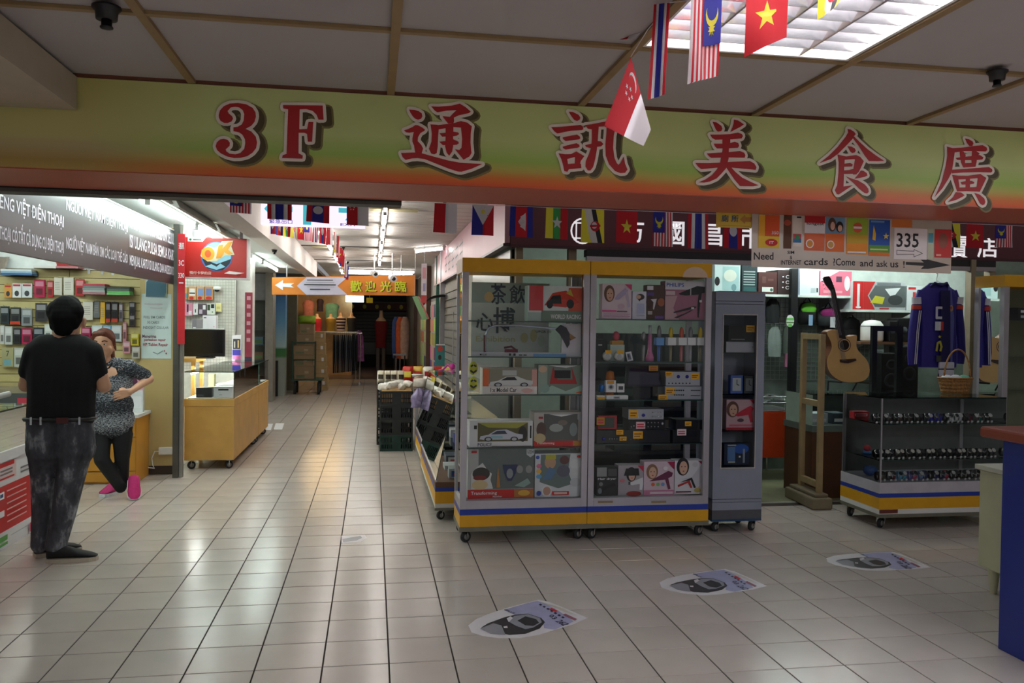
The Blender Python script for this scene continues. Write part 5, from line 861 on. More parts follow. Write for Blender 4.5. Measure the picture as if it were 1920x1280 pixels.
card('advert_card', (1752, 430, 1783, 483), [('r', 0, 0, 1, 1, C(206, 60, 60)), ('d', .5, .6, .28, .28, C(150, 90, 76)), ('r', .1, .05, .4, .12, C(240, 180, 160))])
BKP = M('banner_ink', (30, 26, 28), .5, var=0); m = MB()
def btext(s, x0, y0, x1, y1):
    a, b, c = bp(x0, y1), bp(x1, y1), bp(x0, y0); prints(m, a+Vector((0, -.001, 0)), b-a, c-a, [('t', s, 0, 0, 1, 1, BKP)], (0, -1, 0))
btext('Need', 1413, 473, 1450, 487); btext('SIM', 1476, 470, 1489, 476); btext('&', 1481, 479, 1485, 486); btext('INTERNET', 1464, 488, 1502, 496); btext('cards', 1507, 484, 1552, 497); btext('?Come', 1562, 484, 1603, 498); btext('and', 1612, 487, 1636, 499.5); btext('ask', 1643, 488.5, 1664, 500.5); btext('us', 1669, 492, 1684, 501.5); btext('!', 1693, 489, 1696, 502)
a = [bp(*q)+Vector((0, -.001, 0)) for q in ((1698, 491), (1732, 492), (1725, 486), (1738, 486), (1782, 497), (1740, 504), (1726, 504), (1732, 498.5), (1698, 496))]; m.poly(a, BKP); m.raw('lettering', bn)
# small yellow toilet sign
x0, x1, z0, z1 = rect(1343, 398, 1409, 427, 3.45); ts = thing('toilet_sign', 'small yellow sign with two blue characters and an arrow', 'sign', ((x0+x1)/2, 3.45, z0)); YLW = M('sign_yellow', (236, 206, 84), .4, var=.03, transl=.2)
MB().box(x0, x1, 3.449, 3.452, z0, 2.09, YLW).build('sheet', ts); m = MB(); prints(m, (x0, 3.448, z0), (x1-x0, 0, 0), (0, 0, z1-z0), [('t', '廁', .14, .36, .34, .82, C(50, 100, 130)), ('t', '所', .42, .36, .62, .82, C(50, 100, 130)), ('p', [(.66, .55), (.8, .85), (.82, .7), (1, .72), (.98, .4), (.82, .42), (.8, .28)], C(196, 140, 70)), ('r', .05, .1, .95, .14, C(200, 170, 60))], (0, -1, 0)); m.raw('lettering', ts)
# ================================================================== FLOOR STICKERS
def fpoly(mb, pts, z, mat): mb.poly([PZ(a, b, z) for a, b in pts], mat)
SW_ = M('sticker_white', (226, 222, 226), .35, var=.03); SK = M('sticker_black', (46, 46, 50), .35); SL = M('sticker_lilac', (170, 170, 206), .35); SGr = M('sticker_grey', (150, 152, 162), .3)
st = thing('floor_sticker', 'phone advert sticker on the floor nearest the camera, lettered 262', 'sticker', (.83, 4.3, .0005), 'phone stickers on the floor')
m = MB(); fpoly(m, [(878, 1172), (884, 1185), (905, 1192), (935, 1196), (975, 1196), (1010, 1190), (1045, 1179), (1075, 1170), (1102, 1158), (1088, 1152), (1058, 1139), (1030, 1128), (1010, 1124), (985, 1130), (955, 1138), (920, 1149), (893, 1160)], .0004, SW_); m.raw('sheet', st)
m = MB(); fpoly(m, [(945, 1143), (985, 1131), (1008, 1126), (1040, 1140), (1070, 1160), (1075, 1165), (1040, 1180), (1020, 1177), (1018, 1160), (965, 1152)], .0007, SL)
fpoly(m, [(902, 1176), (915, 1168), (945, 1157), (965, 1152), (990, 1150), (1015, 1158), (1022, 1166), (1012, 1178), (985, 1188), (955, 1190), (930, 1184)], .0010, SK)
fpoly(m, [(952, 1164), (965, 1154), (990, 1151), (1012, 1158), (1016, 1166), (1000, 1176), (985, 1179), (968, 1173)], .0013, SGr); fpoly(m, [(970, 1163), (985, 1155), (1005, 1160), (1011, 1167), (1000, 1173), (985, 1172)], .0016, SK)
fpoly(m, [(900, 1178), (925, 1168), (940, 1172), (948, 1190), (920, 1188)], .0013, M('sticker_fade', (150, 150, 158), .35)); fpoly(m, [(950, 1159), (957, 1155), (962, 1158), (954, 1166)], .0017, SW_); fpoly(m, [(944, 1174), (951, 1173), (952, 1177), (945, 1177)], .0017, SW_)
m.raw('phone_picture', st)
m = MB(); INK = M('sticker_ink', (40, 40, 70), .4, var=0); O_ = PZ(1006, 1128, .0019); 
def stext(s, p, q, up, mat): prints(m, PZ(*p, .0019), PZ(*q, .0019)-PZ(*p, .0019), PZ(*up, .0019)-PZ(*p, .0019), [('t', s, 0, 0, 1, 1, mat)], (0, 0, 1), e=.0002)
stext('262', (1040, 1164), (1056, 1173), (1053, 1161), INK); stext('03', (1028, 1154), (1038, 1161), (1036, 1151), INK); stext('GPLUS', (944, 1143), (963, 1151), (948, 1141), INK)
fpoly(m, [(1010, 1127), (1060, 1146), (1096, 1158), (1084, 1154), (1050, 1138)], .0019, M('sticker_cream', (214, 206, 190), .4)); fpoly(m, [(1030, 1142), (1042, 1147), (1046, 1145), (1034, 1139)], .0022, R_); fpoly(m, [(1055, 1152), (1078, 1163), (1082, 1160), (1060, 1150)], .0022, C(150, 90, 110))
for k in range(7): fpoly(m, [(1010+7*k, 1133+4*k), (1014+7*k, 1135+4*k), (1017+7*k, 1133+4*k), (1013+7*k, 1131+4*k)], .0022, INK)
m.raw('lettering', st)
s2 = dup(st, (0, 0, 0), 'phone advert sticker on the floor, middle one of the three', 'phone stickers on the floor'); s3 = dup(st, (0, 0, 0), 'scuffed phone advert sticker on the floor farthest to the right', 'phone stickers on the floor')
for s, l, r in ((s2, (1.757, 4.894), (2.366, 4.734)), (s3, (3.087, 5.271), (3.622, 4.99))):
    an = math.atan2(r[1]-l[1], r[0]-l[0])-math.atan2(.013, .646); off = Vector((.507-.83, 4.317-4.3)); off.rotate(Matrix.Rotation(an, 2)); s.rotation_euler.z = an; s.location = (l[0]-off.x, l[1]-off.y, .0005)
st4 = thing('floor_sticker', 'worn scrap of a phone sticker on the floor in the corridor mouth', 'sticker', (-.12, 6.13, .0005)); m = MB(); fpoly(m, [(640, 1004), (684, 1002), (688, 1008), (676, 1016), (640, 1018)], .0008, SW_); m.raw('sheet', st4); m = MB(); fpoly(m, [(642, 1010), (676, 1004), (679, 1008), (668, 1013), (643, 1016)], .0012, M('sticker_fade')); m.raw('picture', st4)
for k, (a, b) in enumerate((((492, 794), (512, 806)), ((513, 793), (533, 805)))):
    o = MB(); o.poly([PZ(a[0]+4, a[1], .0012), PZ(b[0], a[1], .0012), PZ(b[0]-4, b[1], .0012), PZ(a[0], b[1], .0012)], C(214, 214, 218)); tag(o.raw('paper_sheet'), ['white paper sheet on the corridor floor touching the wooden counter', 'white paper sheet on the corridor floor, farther from the wooden counter'][k], 'paper', 'papers on the floor')
# ================================================================== FLAGS
FR_ = M('flag_red', (206, 30, 46), .6, var=.03, transl=.35); FW = M('flag_white', (232, 228, 232), .6, var=.02, transl=.35); FB = M('flag_blue', (46, 50, 160), .6, var=.03, transl=.35); FY_ = M('flag_yellow', (236, 226, 70), .6, var=.03, transl=.35); FG = M('flag_green', (70, 170, 90), .6, var=.03, transl=.35); FK = M('flag_black', (28, 30, 44), .6, var=.03, transl=.2)
def stripes(cs, w=None):
    n = len(cs); w = w or [1]*n; t = sum(w); x = 0; o = []
    for c, k in zip(cs, w): o.append(('r', x/t, 0, (x+k)/t, 1, c)); x += k
    return o
def crescent(cx, cy, r, th, col, back, ry=None):
    ry = ry or r; return [('d', cx, cy, r, ry, col), ('d', cx, cy-ry*th, r*.86, ry*.86, back)]
FLAG = {
 'indonesia': stripes([FR_, FW]),
 'philippines': [('r', 0, 0, .5, 1, FB), ('r', .5, 0, 1, 1, FR_), ('p', [(0, 1), (1, 1), (.5, .34)], FW), ('star', .5, .78, .12, .1, FY_), ('star', .5, .78, .12, .1, 54, FY_)],
 'cambodia': stripes([FB, FR_, FB], [1, 2, 1])+[('p', [(.36, .5), (.48, .64), (.44, .66), (.6, .74), (.68, .8), (.70, .5), (.68, .2), (.6, .27), (.44, .34), (.48, .36)], FW)],
 'myanmar': stripes([FY_, FG, FR_])+[('star', .52, .52, .26, .22, FW)],
 'brunei': [('r', 0, 0, 1, 1, FY_), ('p', [(.12, 1), (.42, 1), (.72, 0), (.42, 0)], FW), ('p', [(.42, 1), (.62, 1), (.92, 0), (.72, 0)], FK), ('d', .6, .5, .2, .16, FR_), ('d', .56, .52, .12, .1, FW), ('l', [(.4, .5), (.8, .52)], .03, FR_)],
 'vietnam': [('r', 0, 0, 1, 1, FR_), ('star', .5, .5, .3, .24, FY_)],
 'malaysia': stripes([FR_, FW]*7)+[('r', 0, .4, .58, 1, FB)]+crescent(.3, .78, .2, -.35, FY_, FB, .15)+[('star', .3, .6, .12, .1, FY_), ('star', .3, .6, .12, .1, 54, FY_)],
 'thailand': stripes([FR_, FW, FB, FW, FR_], [1, 1, 2, 1, 1]),
 'laos': stripes([FR_, FB, FR_], [1, 2, 1])+[('d', .5, .52, .22, .17, FW)],
 'singapore': stripes([FR_, FW])+[('d', .25, .86, .14, .1, FW), ('d', .25, .82, .13, .1, FR_)]+[('star', .25+.1*math.cos(math.radians(90+72*i)), .68+.07*math.sin(math.radians(90+72*i)), .045, .035, FW) for i in range(5)],
}
def flag(kind, label, corners, group, mirror=False, wave=.006):
    """corners: top-left, top-right, bottom-right, bottom-left in space"""
    a, b, c, d = [Vector(q) for q in corners]; ph = random.random()*6; n = (b-a).cross(d-a).normalized()
    def wp(u, v):
        if mirror: u = 1-u
        return (d*(1-u)+c*u)*(1-v)+(a*(1-u)+b*u)*v+n*(wave*math.sin(5*u+ph+2*v)*(1-v*.7))
    t = thing('flag', label, 'flag', (d+c)/2, group)
    m = MB(); prints(m, (0, 0, 0), b-a, a-d, FLAG[kind], n, warp=wp, e=.00025, both=True); m.raw('cloth', t); return t
YS = 5.0
def sy(x): return 381+.0389*(x-815)
S5 = 'string of flags behind the header'
def bflag(kind, what, x0, x1, yb, ybr=None, sk=0):
    ybr = ybr or yb+2; cs = [P(x0+sk, sy(x0), YS), P(x1, sy(x1), YS), P(x1-sk*.3, ybr, YS), P(x0, yb, YS)]; return flag(kind, what, cs, S5)
bflag('malaysia', 'red and white striped flag at the left under the header', 431, 471, 398, 401)
bflag('thailand', 'flag with red, white and dark blue bars at the left of the lit exit sign', 501, 547, 410, 413)
bflag('laos', 'flag with a white disc in front of the lit exit sign', 574, 618, 415, 419, 2)
bflag('singapore', 'red and white flag with small stars over the right of the exit sign', 650, 691, 421, 424)
bflag('indonesia', 'plain red and white flag right of the exit sign', 812, 857, 435, 438, 3)
bflag('philippines', 'flag with a white triangle and yellow sun', 884, 926, 440, 442, 2)
bflag('cambodia', 'blue and red flag with a white temple', 955, 999, 442, 446, 2)
bflag('myanmar', 'yellow, green and red flag with a white star', 1022, 1065, 446, 449, 2)
bflag('brunei', 'yellow flag with a white and black diagonal over the round logo', 1089, 1133, 454, 456, 2)
bflag('vietnam', 'red flag with a yellow star in the middle of the maroon fascia', 1155, 1195, 454, 457, 1)
bflag('malaysia', 'striped flag with crescent next to the white character on the fascia', 1224, 1261, 461, 463, 1)
bflag('thailand', 'flag with a broad blue bar between two white characters', 1290, 1328, 465, 467, 1)
bflag('laos', 'flag with a white disc left of the plastic banner', 1357, 1392, 464, 467, 1)
bflag('brunei', 'yellow flag peeping out at the right end of the plastic banner', 1760, 1800, 462, 464, 1)
bflag('vietnam', 'red flag with a yellow star right of the plastic banner', 1812, 1845, 464, 466, 1)
bflag('malaysia', 'striped flag with crescent at the far right end of the string', 1866, 1898, 463, 464, 1)
tag(MB().tube([P(x, sy(x)-.5+.3*math.sin(x*.05), YS) for x in range(360, 1960, 40)], .0016, FW, 5).build('flag_string'), 'thin white string carrying the row of flags behind the header', 'string')
# flags of the nearer string under the ceiling
NG = 'flags under the near ceiling'
def q(Y, *p): return [P(a, b, Y) for a, b in p]
flag('singapore', 'large red and white flag with a crescent overlapping the header sign', [P(1132, 237, 2.32), P(1183, 107, 2.32), P(1220, 245, 2.30), P(1207, 273, 2.29)] and [P(1183, 107, 2.3), P(1183.5, 107.5, 2.3), P(1220, 245, 2.28), P(1132, 237, 2.3)], NG) if False else None
def flagq(kind, label, f00, f10, f11, f01, wave=.004):
    """displayed (u,v): f00 bottom-left, f10 bottom-right, f11 top-right, f01 top-left"""
    return flag(kind, label, [f01, f11, f10, f00], NG, wave=wave)
# crescent corner up: displayed u runs from red to white, v from fly to hoist
flagq('singapore', 'red and white flag with crescent and stars overlapping the header sign', P(1132, 237, 2.3), P(1207, 273, 2.3), P(1220, 243, 2.3), P(1183, 107, 2.3))
flagq('thailand', 'narrow twisted red, white and blue flag beside the louvred light', P(1215, 186, 2.02), P(1247, 177, 2.02), P(1256, 6, 2.0), P(1226, 8, 2.02))
flag('malaysia', 'striped flag with blue canton and yellow sun before the louvred light', [P(1297, -6, 1.95), P(1352, -6, 1.95), P(1348, 141, 1.95), P(1289, 158, 1.95)], NG, mirror=True)
flag('vietnam', 'big red flag with a yellow star before the louvred light', [P(1400, -30, 1.88), P(1479, -30, 1.86), P(1476, 68, 1.86), P(1396, 107, 1.88)], NG)
flag('brunei', 'yellow and black flag cut off by the top edge of the photo', [P(1536, -35, 1.84), P(1600, -35, 1.82), P(1565, 15, 1.82), P(1532, 38, 1.84)], NG)
flag('indonesia', 'dull red flag lying flat against the ceiling bar', [P(1176, 52, 2.30), P(1212, 48, 2.24), P(1192, 72, 2.26), P(1160, 74, 2.32)], NG, wave=.002)
tag(MB().tube([P(1183, 106, 2.3), P(1215, 55, 2.15), P(1256, 5, 2.0), P(1325, -4, 1.95), P(1440, -31, 1.87), P(1570, -36, 1.83)], .0014, FW, 5).build('flag_string'), 'thin string carrying the flags under the near ceiling', 'string')
# ================================================================== LIT EXIT SIGN
x0, x1, z0, z1 = rect(489, 366, 692, 423, 6.8)
ex = thing('exit_sign', 'lit white and turquoise direction sign hanging behind the flags', 'sign', ((x0+x1)/2, 6.85, z0)); EXM = M('exit_face', (236, 214, 246), .4, var=0, emit=.45); TQ = M('exit_turquoise', (84, 206, 222), .4, var=0, emit=.22)
MB().box(x0, x1-.03, 6.80, 6.92, z0, z0+.30, EXM).build('light_box', ex)
m = MB(); prints(m, (x0, 6.799, z0), (x1-x0-.03, 0, 0), (0, 0, z1-z0), [('p', [(.03, .5), (.12, .85), (.12, .6), (.3, .6), (.3, .42), (.12, .42), (.12, .2)], TQ), ('r', .40, .02, .48, 1, TQ), ('l', [(.6, .1), (.56, .4), (.62, .8)], .02, TQ), ('p', [(.74, .62), (.86, .62), (.80, .95), (.88, .95), (.96, .52), (.88, .2), (.8, .2), (.86, .45), (.74, .45)], TQ), ('t', '緊急出口', .08, .03, .3, .17, C(130, 150, 220)), ('t', 'EXIT', .76, .02, .92, .11, C(130, 150, 220))], (0, -1, 0)); m.raw('symbols', ex)
for a in (x0+.1, x1-.13): MB().cyl((a, 6.86, z0+.30), (a, 6.86, ZK-.001), .006, STEEL, 8).build('hanger', ex)
# ================================================================== ORANGE WELCOME SIGN
YO = 14.6; A, B_, Cc, D_ = P(510, 520, YO), P(779, 515, YO), P(778, 554, YO), P(510, 552, YO)
og = thing('welcome_sign', 'orange corridor sign with a white arrow and 歡迎光臨 in yellow', 'sign', ((A.x+B_.x)/2, YO, D_.z)); OGM = M('sign_orange', (222, 132, 40), .5, var=.03)
MB().prism([D_, Cc, B_, A], (0, .04, 0), OGM).build('board', og)
m = MB(); U, V = Cc-D_, A-D_
prints(m, D_+Vector((0, -.003, 0)), U, V, [('p', [(.02, .55), (.075, .85), (.075, .66), (.15, .68), (.13, .55), (.15, .42), (.075, .46), (.075, .25)], W_), ('p', [(.17, .52), (.235, 1.03), (.52, 1.05), (.45, .55), (.52, .02), (.235, .0)], C(206, 202, 222)), ('r', .24, .84, .42, .90, DG), ('r', .22, .56, .44, .63, DG), ('r', .26, .28, .40, .36, DG), ('r', .23, .72, .43, .74, G_), ('r', .24, .46, .43, .475, G_)]+[('t', c, .545+.105*i+.004, .17, .625+.105*i+.004, .83, C(120, 90, 20)) for i, c in enumerate('歡迎光臨')]+[('t', c, .54+.105*i, .2, .62+.105*i, .86, C(214, 226, 50)) for i, c in enumerate('歡迎光臨')], (0, -1, 0), e=.002); m.raw('lettering', og)
for a in (.1, .9): MB().cyl(D_+U*a+Vector((0, .02, .30)), Vector(((D_+U*a).x, YO+.02, ZK-.001)), .008, STEEL, 8).build('hanger', og)
for k, (px, py, s) in enumerate(((704, 514, 1), (738, 523, 1.1))):
    c = P(px, py, 14.2); t = thing('security_camera', ['white ceiling camera left of the pair before the orange sign', 'white bullet camera right of the pair before the orange sign'][k], 'camera', c)
    MB().tube([c+Vector((-.04, .10, .03)), c+Vector((0, -.05, 0))], [.05*s, .055*s], WHITE, 14).build('housing', t); MB().lathe(c+Vector((.001, -.052, 0)), [(0, -.004), (.03*s, -.004), (.03*s, 0)], BLACK, 12, (0, 1, 0)).build('lens', t); MB().cyl(c+Vector((-.02, .03, .05)), Vector((c.x-.02, c.y+.03, ZK)), .012, WHITE, 8).build('bracket', t)
# far bunting: small flags seen edge on
kinds = list(FLAG); BG = 'small flags of the far string'
for k in range(10):
    px = 497+13.5*k; c = P(px, 412, 9.4); w = .05; an = random.uniform(.6, 1.2); kd = kinds[k]
    zt = min(c.z, 2.69); zb = P(px, 436+2.6*min(k, 9), 9.4).z; d = Vector((math.cos(an)*w, math.sin(an)*w, 0)); p0 = Vector((c.x, 9.4, 0))
    flag(kd, '%s small flag from the left hanging just under the exit sign' % ORD[k], [p0-d+Vector((0, 0, zt)), p0+d+Vector((0, 0, zt)), p0+d+Vector((0, 0, zb)), p0-d+Vector((0, 0, zb))], BG, wave=.01)
for k in range(16):
    f = k/15; yy = 9.8+f*4.4; xx = -.44-.1*f*0; z1 = 2.60-.12*f; an = random.uniform(.9, 1.5); w = .06; d = Vector((math.cos(an)*w, math.sin(an)*w, 0)); p0 = Vector((xx, yy, 0)); kd = kinds[(k*3) % len(kinds)]
    flag(kd, '%s small flag from the near end of the string beside the ceiling lamps' % ORD[k], [p0-d+Vector((0, 0, z1)), p0+d+Vector((0, 0, z1)), p0+d+Vector((0, 0, z1-.2)), p0-d+Vector((0, 0, z1-.2))], BG, wave=.01)
tag(MB().tube([P(480, 410, 9.4), P(560, 411, 9.4), P(622, 412, 9.4), (-.44, 9.8, 2.6), (-.44, 12, 2.545), (-.44, 14.2, 2.48), (-.44, 14.5, 2.5)], .002, FW, 5).build('flag_string'), 'thin string carrying the small flags down the corridor', 'string')
# ================================================================== RIGHT SHOP INTERIOR
YI = 8.3
SHW = M('shelf_white', (216, 226, 220), .6); DKM = M('dark_panel', (44, 50, 48), .7, var=.2, scale=6)
pw = struct(MB().box(P(1336, 600, 8.65).x, P(1818, 600, 8.65).x, 8.66, 8.70, 1.62, 2.42, SHW).build('wall_partition_upper')); 
pl_ = struct(MB().box(P(1336, 600, 8.65).x, P(1818, 600, 8.65).x, 8.66, 8.70, .004, 1.618, M('mesh_panel', (104, 116, 108), .7, var=.25, scale=5)).build('wall_partition_lower'))
GRD = M('grid_wire', (150, 156, 150), .4, .4); m = MB(); xa, xb = P(1430, 600, 8.63).x, P(1640, 600, 8.63).x
for i in range(26): u = xa+(xb-xa)*i/25; m.box(u-.002, u+.002, 8.64, 8.644, 1.0, 1.9, GRD)
for i in range(19): z = 1.0+.05*i; m.box(xa, xb, 8.645, 8.649, z-.002, z+.002, GRD)
o = m.build('wire_grid', pl_); o['kind'] = 'stuff'
def shelf(label, px0, px1, py, Y, dep, mat=SHW, th=.025, name='wall_shelf'):
    a, b = P(px0, py, Y), P(px1, py, Y); z = (a.z+b.z)/2; t = thing(name, label, 'shelf', ((a.x+b.x)/2, Y+dep/2, z-th)); MB().box(a.x, b.x, Y, Y+dep, z-th, z, mat).build('board', t)
    for u in (.12, .88): x = a.x+(b.x-a.x)*u; MB().prism([(x, Y+dep, z-th), (x, Y+.05, z-th), (x, Y+dep, z-th-.12)], (.01, 0, 0), STEEL).build('bracket', t)
    return z
ZS = shelf('long pale shelf of boxed appliances high in the maroon shop', 1338, 1598, 552, YI, .355)
def sbox(lbl, px0, px1, py0, body, items, dep=.28, z=None, Y=YI+.01, name='appliance_box', pyb=552, g='boxed appliances on the high shelf'):
    x0, x1, z0, z1 = rect(px0, py0, px1, pyb, Y); carton(name, lbl, 'box', x0, x1, Y, Y+dep, (ZS if z is None else z)+.001, z1, body, items, g)
sbox('pale blue printed appliance box at the left end of the high shelf', 1340, 1388, 494, C(206, 226, 226), [('r', .3, .1, .95, .9, C(170, 206, 206)), ('d', .1, .4, .1, .15, K_), ('d', .75, .2, .1, .12, C(120, 160, 170)), ('d', .6, .6, .25, .2, C(226, 232, 220))])
sbox('dark teal appliance box with lines of small print on the high shelf', 1391, 1420, 497, C(26, 44, 50), [('r', .1, .3+.09*i, .85, .34+.09*i, C(150, 170, 170)) for i in range(6)]+[('r', .1, .05, .9, .25, C(40, 90, 90))])
sbox('brown appliance box with a white sticker on the high shelf', 1422, 1457, 510, C(76, 36, 34), [('r', .2, .1, .8, .32, C(220, 226, 220)), ('d', .7, .2, .08, .07, C(60, 100, 90)), ('r', .2, .5, .4, .8, C(96, 60, 56)), ('r', .5, .6, .8, .7, C(96, 60, 56))])
sbox('dark brown appliance box with three white rings on the high shelf', 1458, 1492, 506, C(50, 30, 30), [x for i in range(3) for x in (('d', .55, .28+.22*i, .12, .07, W_), ('d', .55, .28+.22*i, .08, .045, C(50, 30, 30)), ('r', .25, .26+.22*i, .33, .31+.22*i, W_))])
sbox('plain white appliance box in the middle of the high shelf', 1494, 1536, 502, C(220, 232, 236), [('r', 0, 0, .14, 1, C(130, 140, 160)), ('r', .62, .08, .85, .26, C(190, 200, 206)), ('r', .88, .1, .95, .26, K_)])
sbox('pink appliance box at the right end of the high shelf', 1538, 1597, 508, C(226, 110, 134), [('p', [(0, 1), (.6, 1), (0, .55)], C(240, 190, 200)), ('r', .5, .55, .68, .78, C(90, 60, 80)), ('d', .85, .5, .09, .3, W_), ('r', .1, .1, .7, .2, C(240, 160, 176))])
ZS2 = shelf('second shelf carrying the red and silver toy box', 1595, 1730, 581, YI-.05, .40)
sbox('large red and silver racing toy box beside the blue jacket', 1599, 1698, 528, C(190, 196, 198), [('r', 0, 0, .2, 1, C(214, 34, 34)), ('p', [(.2, 1), (.42, 1), (.28, .5), (.42, 0), (.2, 0)], C(206, 40, 40)), ('p', [(.3, .5), (.42, .86), (1, .86), (1, .1), (.42, .1)], C(96, 104, 104)), ('p', [(.33, .25), (.42, .5), (.6, .45), (.56, .2)], C(206, 200, 50)), ('p', [(.6, .75), (.9, .8), (.8, .55), (.7, .5)], C(230, 236, 236)), ('d', .8, .35, .14, .18, C(60, 66, 66)), ('r', .45, .88, .9, .97, C(120, 126, 130)), ('l', [(.10, .15), (.10, .88)], .05, W_), ('d', .1, .08, .05, .04, W_), ('r', .5, .02, .68, .07, C(180, 40, 40))], .3, ZS2, YI-.04, 'toy_box', 581)
sbox('white toy box with red lettering half hidden by the blue jacket', 1700, 1728, 536, C(214, 222, 222), [('r', .1, .85, .6, .95, C(206, 40, 40)), ('r', .4, .1, .6, .75, C(190, 60, 60))], .3, ZS2, YI-.04, 'toy_box', 581)
du = thing('stock_shelves', 'dark stock shelves behind the two tall showcases', 'shelves', (2.0, 7.5, .004))
for z in (.02, .4, .8, 1.2): MB().box(1.75, 3.3, 7.3, 7.7, z, z+.03, BLACK).build('board', du)
for x in (1.75, 3.27): MB().box(x, x+.03, 7.3, 7.7, .005, 1.5, BLACK).build('side', du)
MB().box(1.78, 3.27, 7.69, 7.7, .005, 1.5, DKM).build('back', du)
for k in range(8):
    c_ = [(70, 74, 70), (40, 60, 50), (96, 90, 80), (50, 40, 44)][k % 4]; x = 1.82+.36*(k % 4); z = .43 if k < 4 else .83
    carton('stock_box', '%s dim stock box from the left on the %s dark shelf behind the showcases' % (ORD[k % 4], 'lower' if k < 4 else 'upper'), 'box', x, x+.28, 7.35, 7.6, z+.001, z+.2+.04*(k % 3), C(*c_), [('r', .1, .3, .8, .6, C(*[v+30 for v in c_]))], 'stock boxes behind the showcases')
# hanging bags
def loft(mb, rings, mat, n=20, fold=0., fk=7, cap=True):
    vs = []
    for i, (c, rx, ry) in enumerate(rings):
        for k in range(n):
            a = 2*math.pi*k/n; f = 1+fold*math.sin(fk*a+i*.5); vs.append((c[0]+rx*f*math.cos(a), c[1]+ry*f*math.sin(a), c[2]))
    fs = [(i*n+k, i*n+(k+1) % n, (i+1)*n+(k+1) % n, (i+1)*n+k) for i in range(len(rings)-1) for k in range(n)]
    mb.add(vs, fs, mat, True)
    if cap: mb.add(vs[:n], [tuple(range(n-1, -1, -1))], mat); mb.add(vs[-n:], [tuple(range(n))], mat)
    return mb
def backpack(label, r, c1, c2, tagc, Y=8.5):
    x0, x1, z0, z1 = rect(*r, Y); cx, w, h = (x0+x1)/2, (x1-x0)/2, z1-z0; t = thing('backpack', label, 'bag', (cx, Y, z0), 'bags on the wire grid')
    m = MB(); loft(m, [((cx, Y, z0+h*f), w*a, .07*b) for f, a, b in ((0, .75, .7), (.05, .92, 1), (.35, 1, 1.1), (.7, .95, 1), (.9, .75, .8), (1, .4, .4))], c1); m.build('body', t)
    m = MB(); loft(m, [((cx, Y-.035, z0+h*f), w*a, .05*b) for f, a, b in ((.55, .8, .8), (.7, .9, 1), (.88, .72, .9), (.97, .3, .5))], c2); m.build('upper_flap', t)
    m = MB(); m.tube([(cx-.04, Y, z1), (cx, Y, z1+.06), (cx+.04, Y, z1)], .008, BLACK, 6); m.build('loop', t); tg = rect(r[0]+(r[2]-r[0])*.62, r[3]-18, r[0]+(r[2]-r[0])*.86, r[3]+2, Y-.1)
    MB().box(tg[0], tg[1], Y-.095, Y-.093, tg[2], tg[3], tagc).build('paper_tag', t)
GYD = M('fabric_dark_grey', (60, 66, 68), .8, bump=.2); GRN = M('fabric_green', (110, 206, 60), .7); MAG = M('fabric_magenta', (150, 30, 110), .7); FBK = M('fabric_black', (22, 24, 26), .8)
backpack('dark backpack with a lime green top on the wire grid', (1497, 566, 1529, 608), FBK, GRN, C(150, 190, 226)); backpack('grey backpack with a magenta top behind the guitar neck', (1533, 577, 1572, 612), GYD, MAG, C(226, 232, 236)); backpack('black backpack right of the guitar neck', (1574, 594, 1612, 645), FBK, FBK, C(60, 60, 60))
t = thing('oval_sign', 'small green and white oval sign on the dark post', 'sign', P(1482, 612, 8.2)); x0, x1, z0, z1 = rect(1474, 590, 1489, 613, 8.2); m = MB(); prints(m, (x0, 8.2, z0), (x1-x0, 0, 0), (0, 0, z1-z0), [('d', .5, .5, .5, .5, W_), ('r', .02, .32, .98, .42, GN), ('r', .03, .55, .97, .75, C(120, 210, 100)), ('d', .5, .14, .28, .12, C(120, 210, 100))], (0, -1, 0)); m.build('disc', t)
tag(MB().box(P(1484, 560, 8.22).x, P(1496, 560, 8.22).x, 8.22, 8.28, .005, 2.2, BLACK).build('dark_post'), 'black upright post carrying the oval sign', 'post')
for k, (r, c, lb) in enumerate((((1440, 612, 1464, 668), (150, 164, 158), 'pale grey hanging garment beside the narrow cabinet'), ((1468, 612, 1482, 662), (104, 112, 104), 'darker grey hanging garment beside the oval sign'), ((1436, 560, 1462, 605), (40, 44, 46), 'dark hanging garment above the pale grey one'))):
    x0, x1, z0, z1 = rect(*r, 8.45); cx, w, h = (x0+x1)/2, (x1-x0)/2, z1-z0; t = thing('hanging_garment', lb, 'garment', (cx, 8.45, z0), 'hanging garments'); m = MB(); loft(m, [((cx, 8.45, z0+h*f), w*a, .05) for f, a in ((0, .9), (.3, 1), (.6, .95), (.85, .8), (1, .35))], M('garment_%d' % k, c, .8, bump=.3), 24, .12, 6); m.build('cloth', t); MB().tube([(cx, 8.45, z1-.01), (cx, 8.47, z1+.04), (cx, 8.64, z1+.05)], .003, STEEL, 5).build('hook', t)
inbox('pink_pack', 'pink carded toy pack hanging left of the wooden frame', 'pack', (1472, 657, 1493, 688), 8.5, .02, C(232, 150, 190), [('r', .1, .78, .9, .95, C(246, 206, 220)), ('r', .2, .15, .8, .7, C(240, 186, 210)), ('d', .5, .42, .2, .18, C(220, 110, 160))])
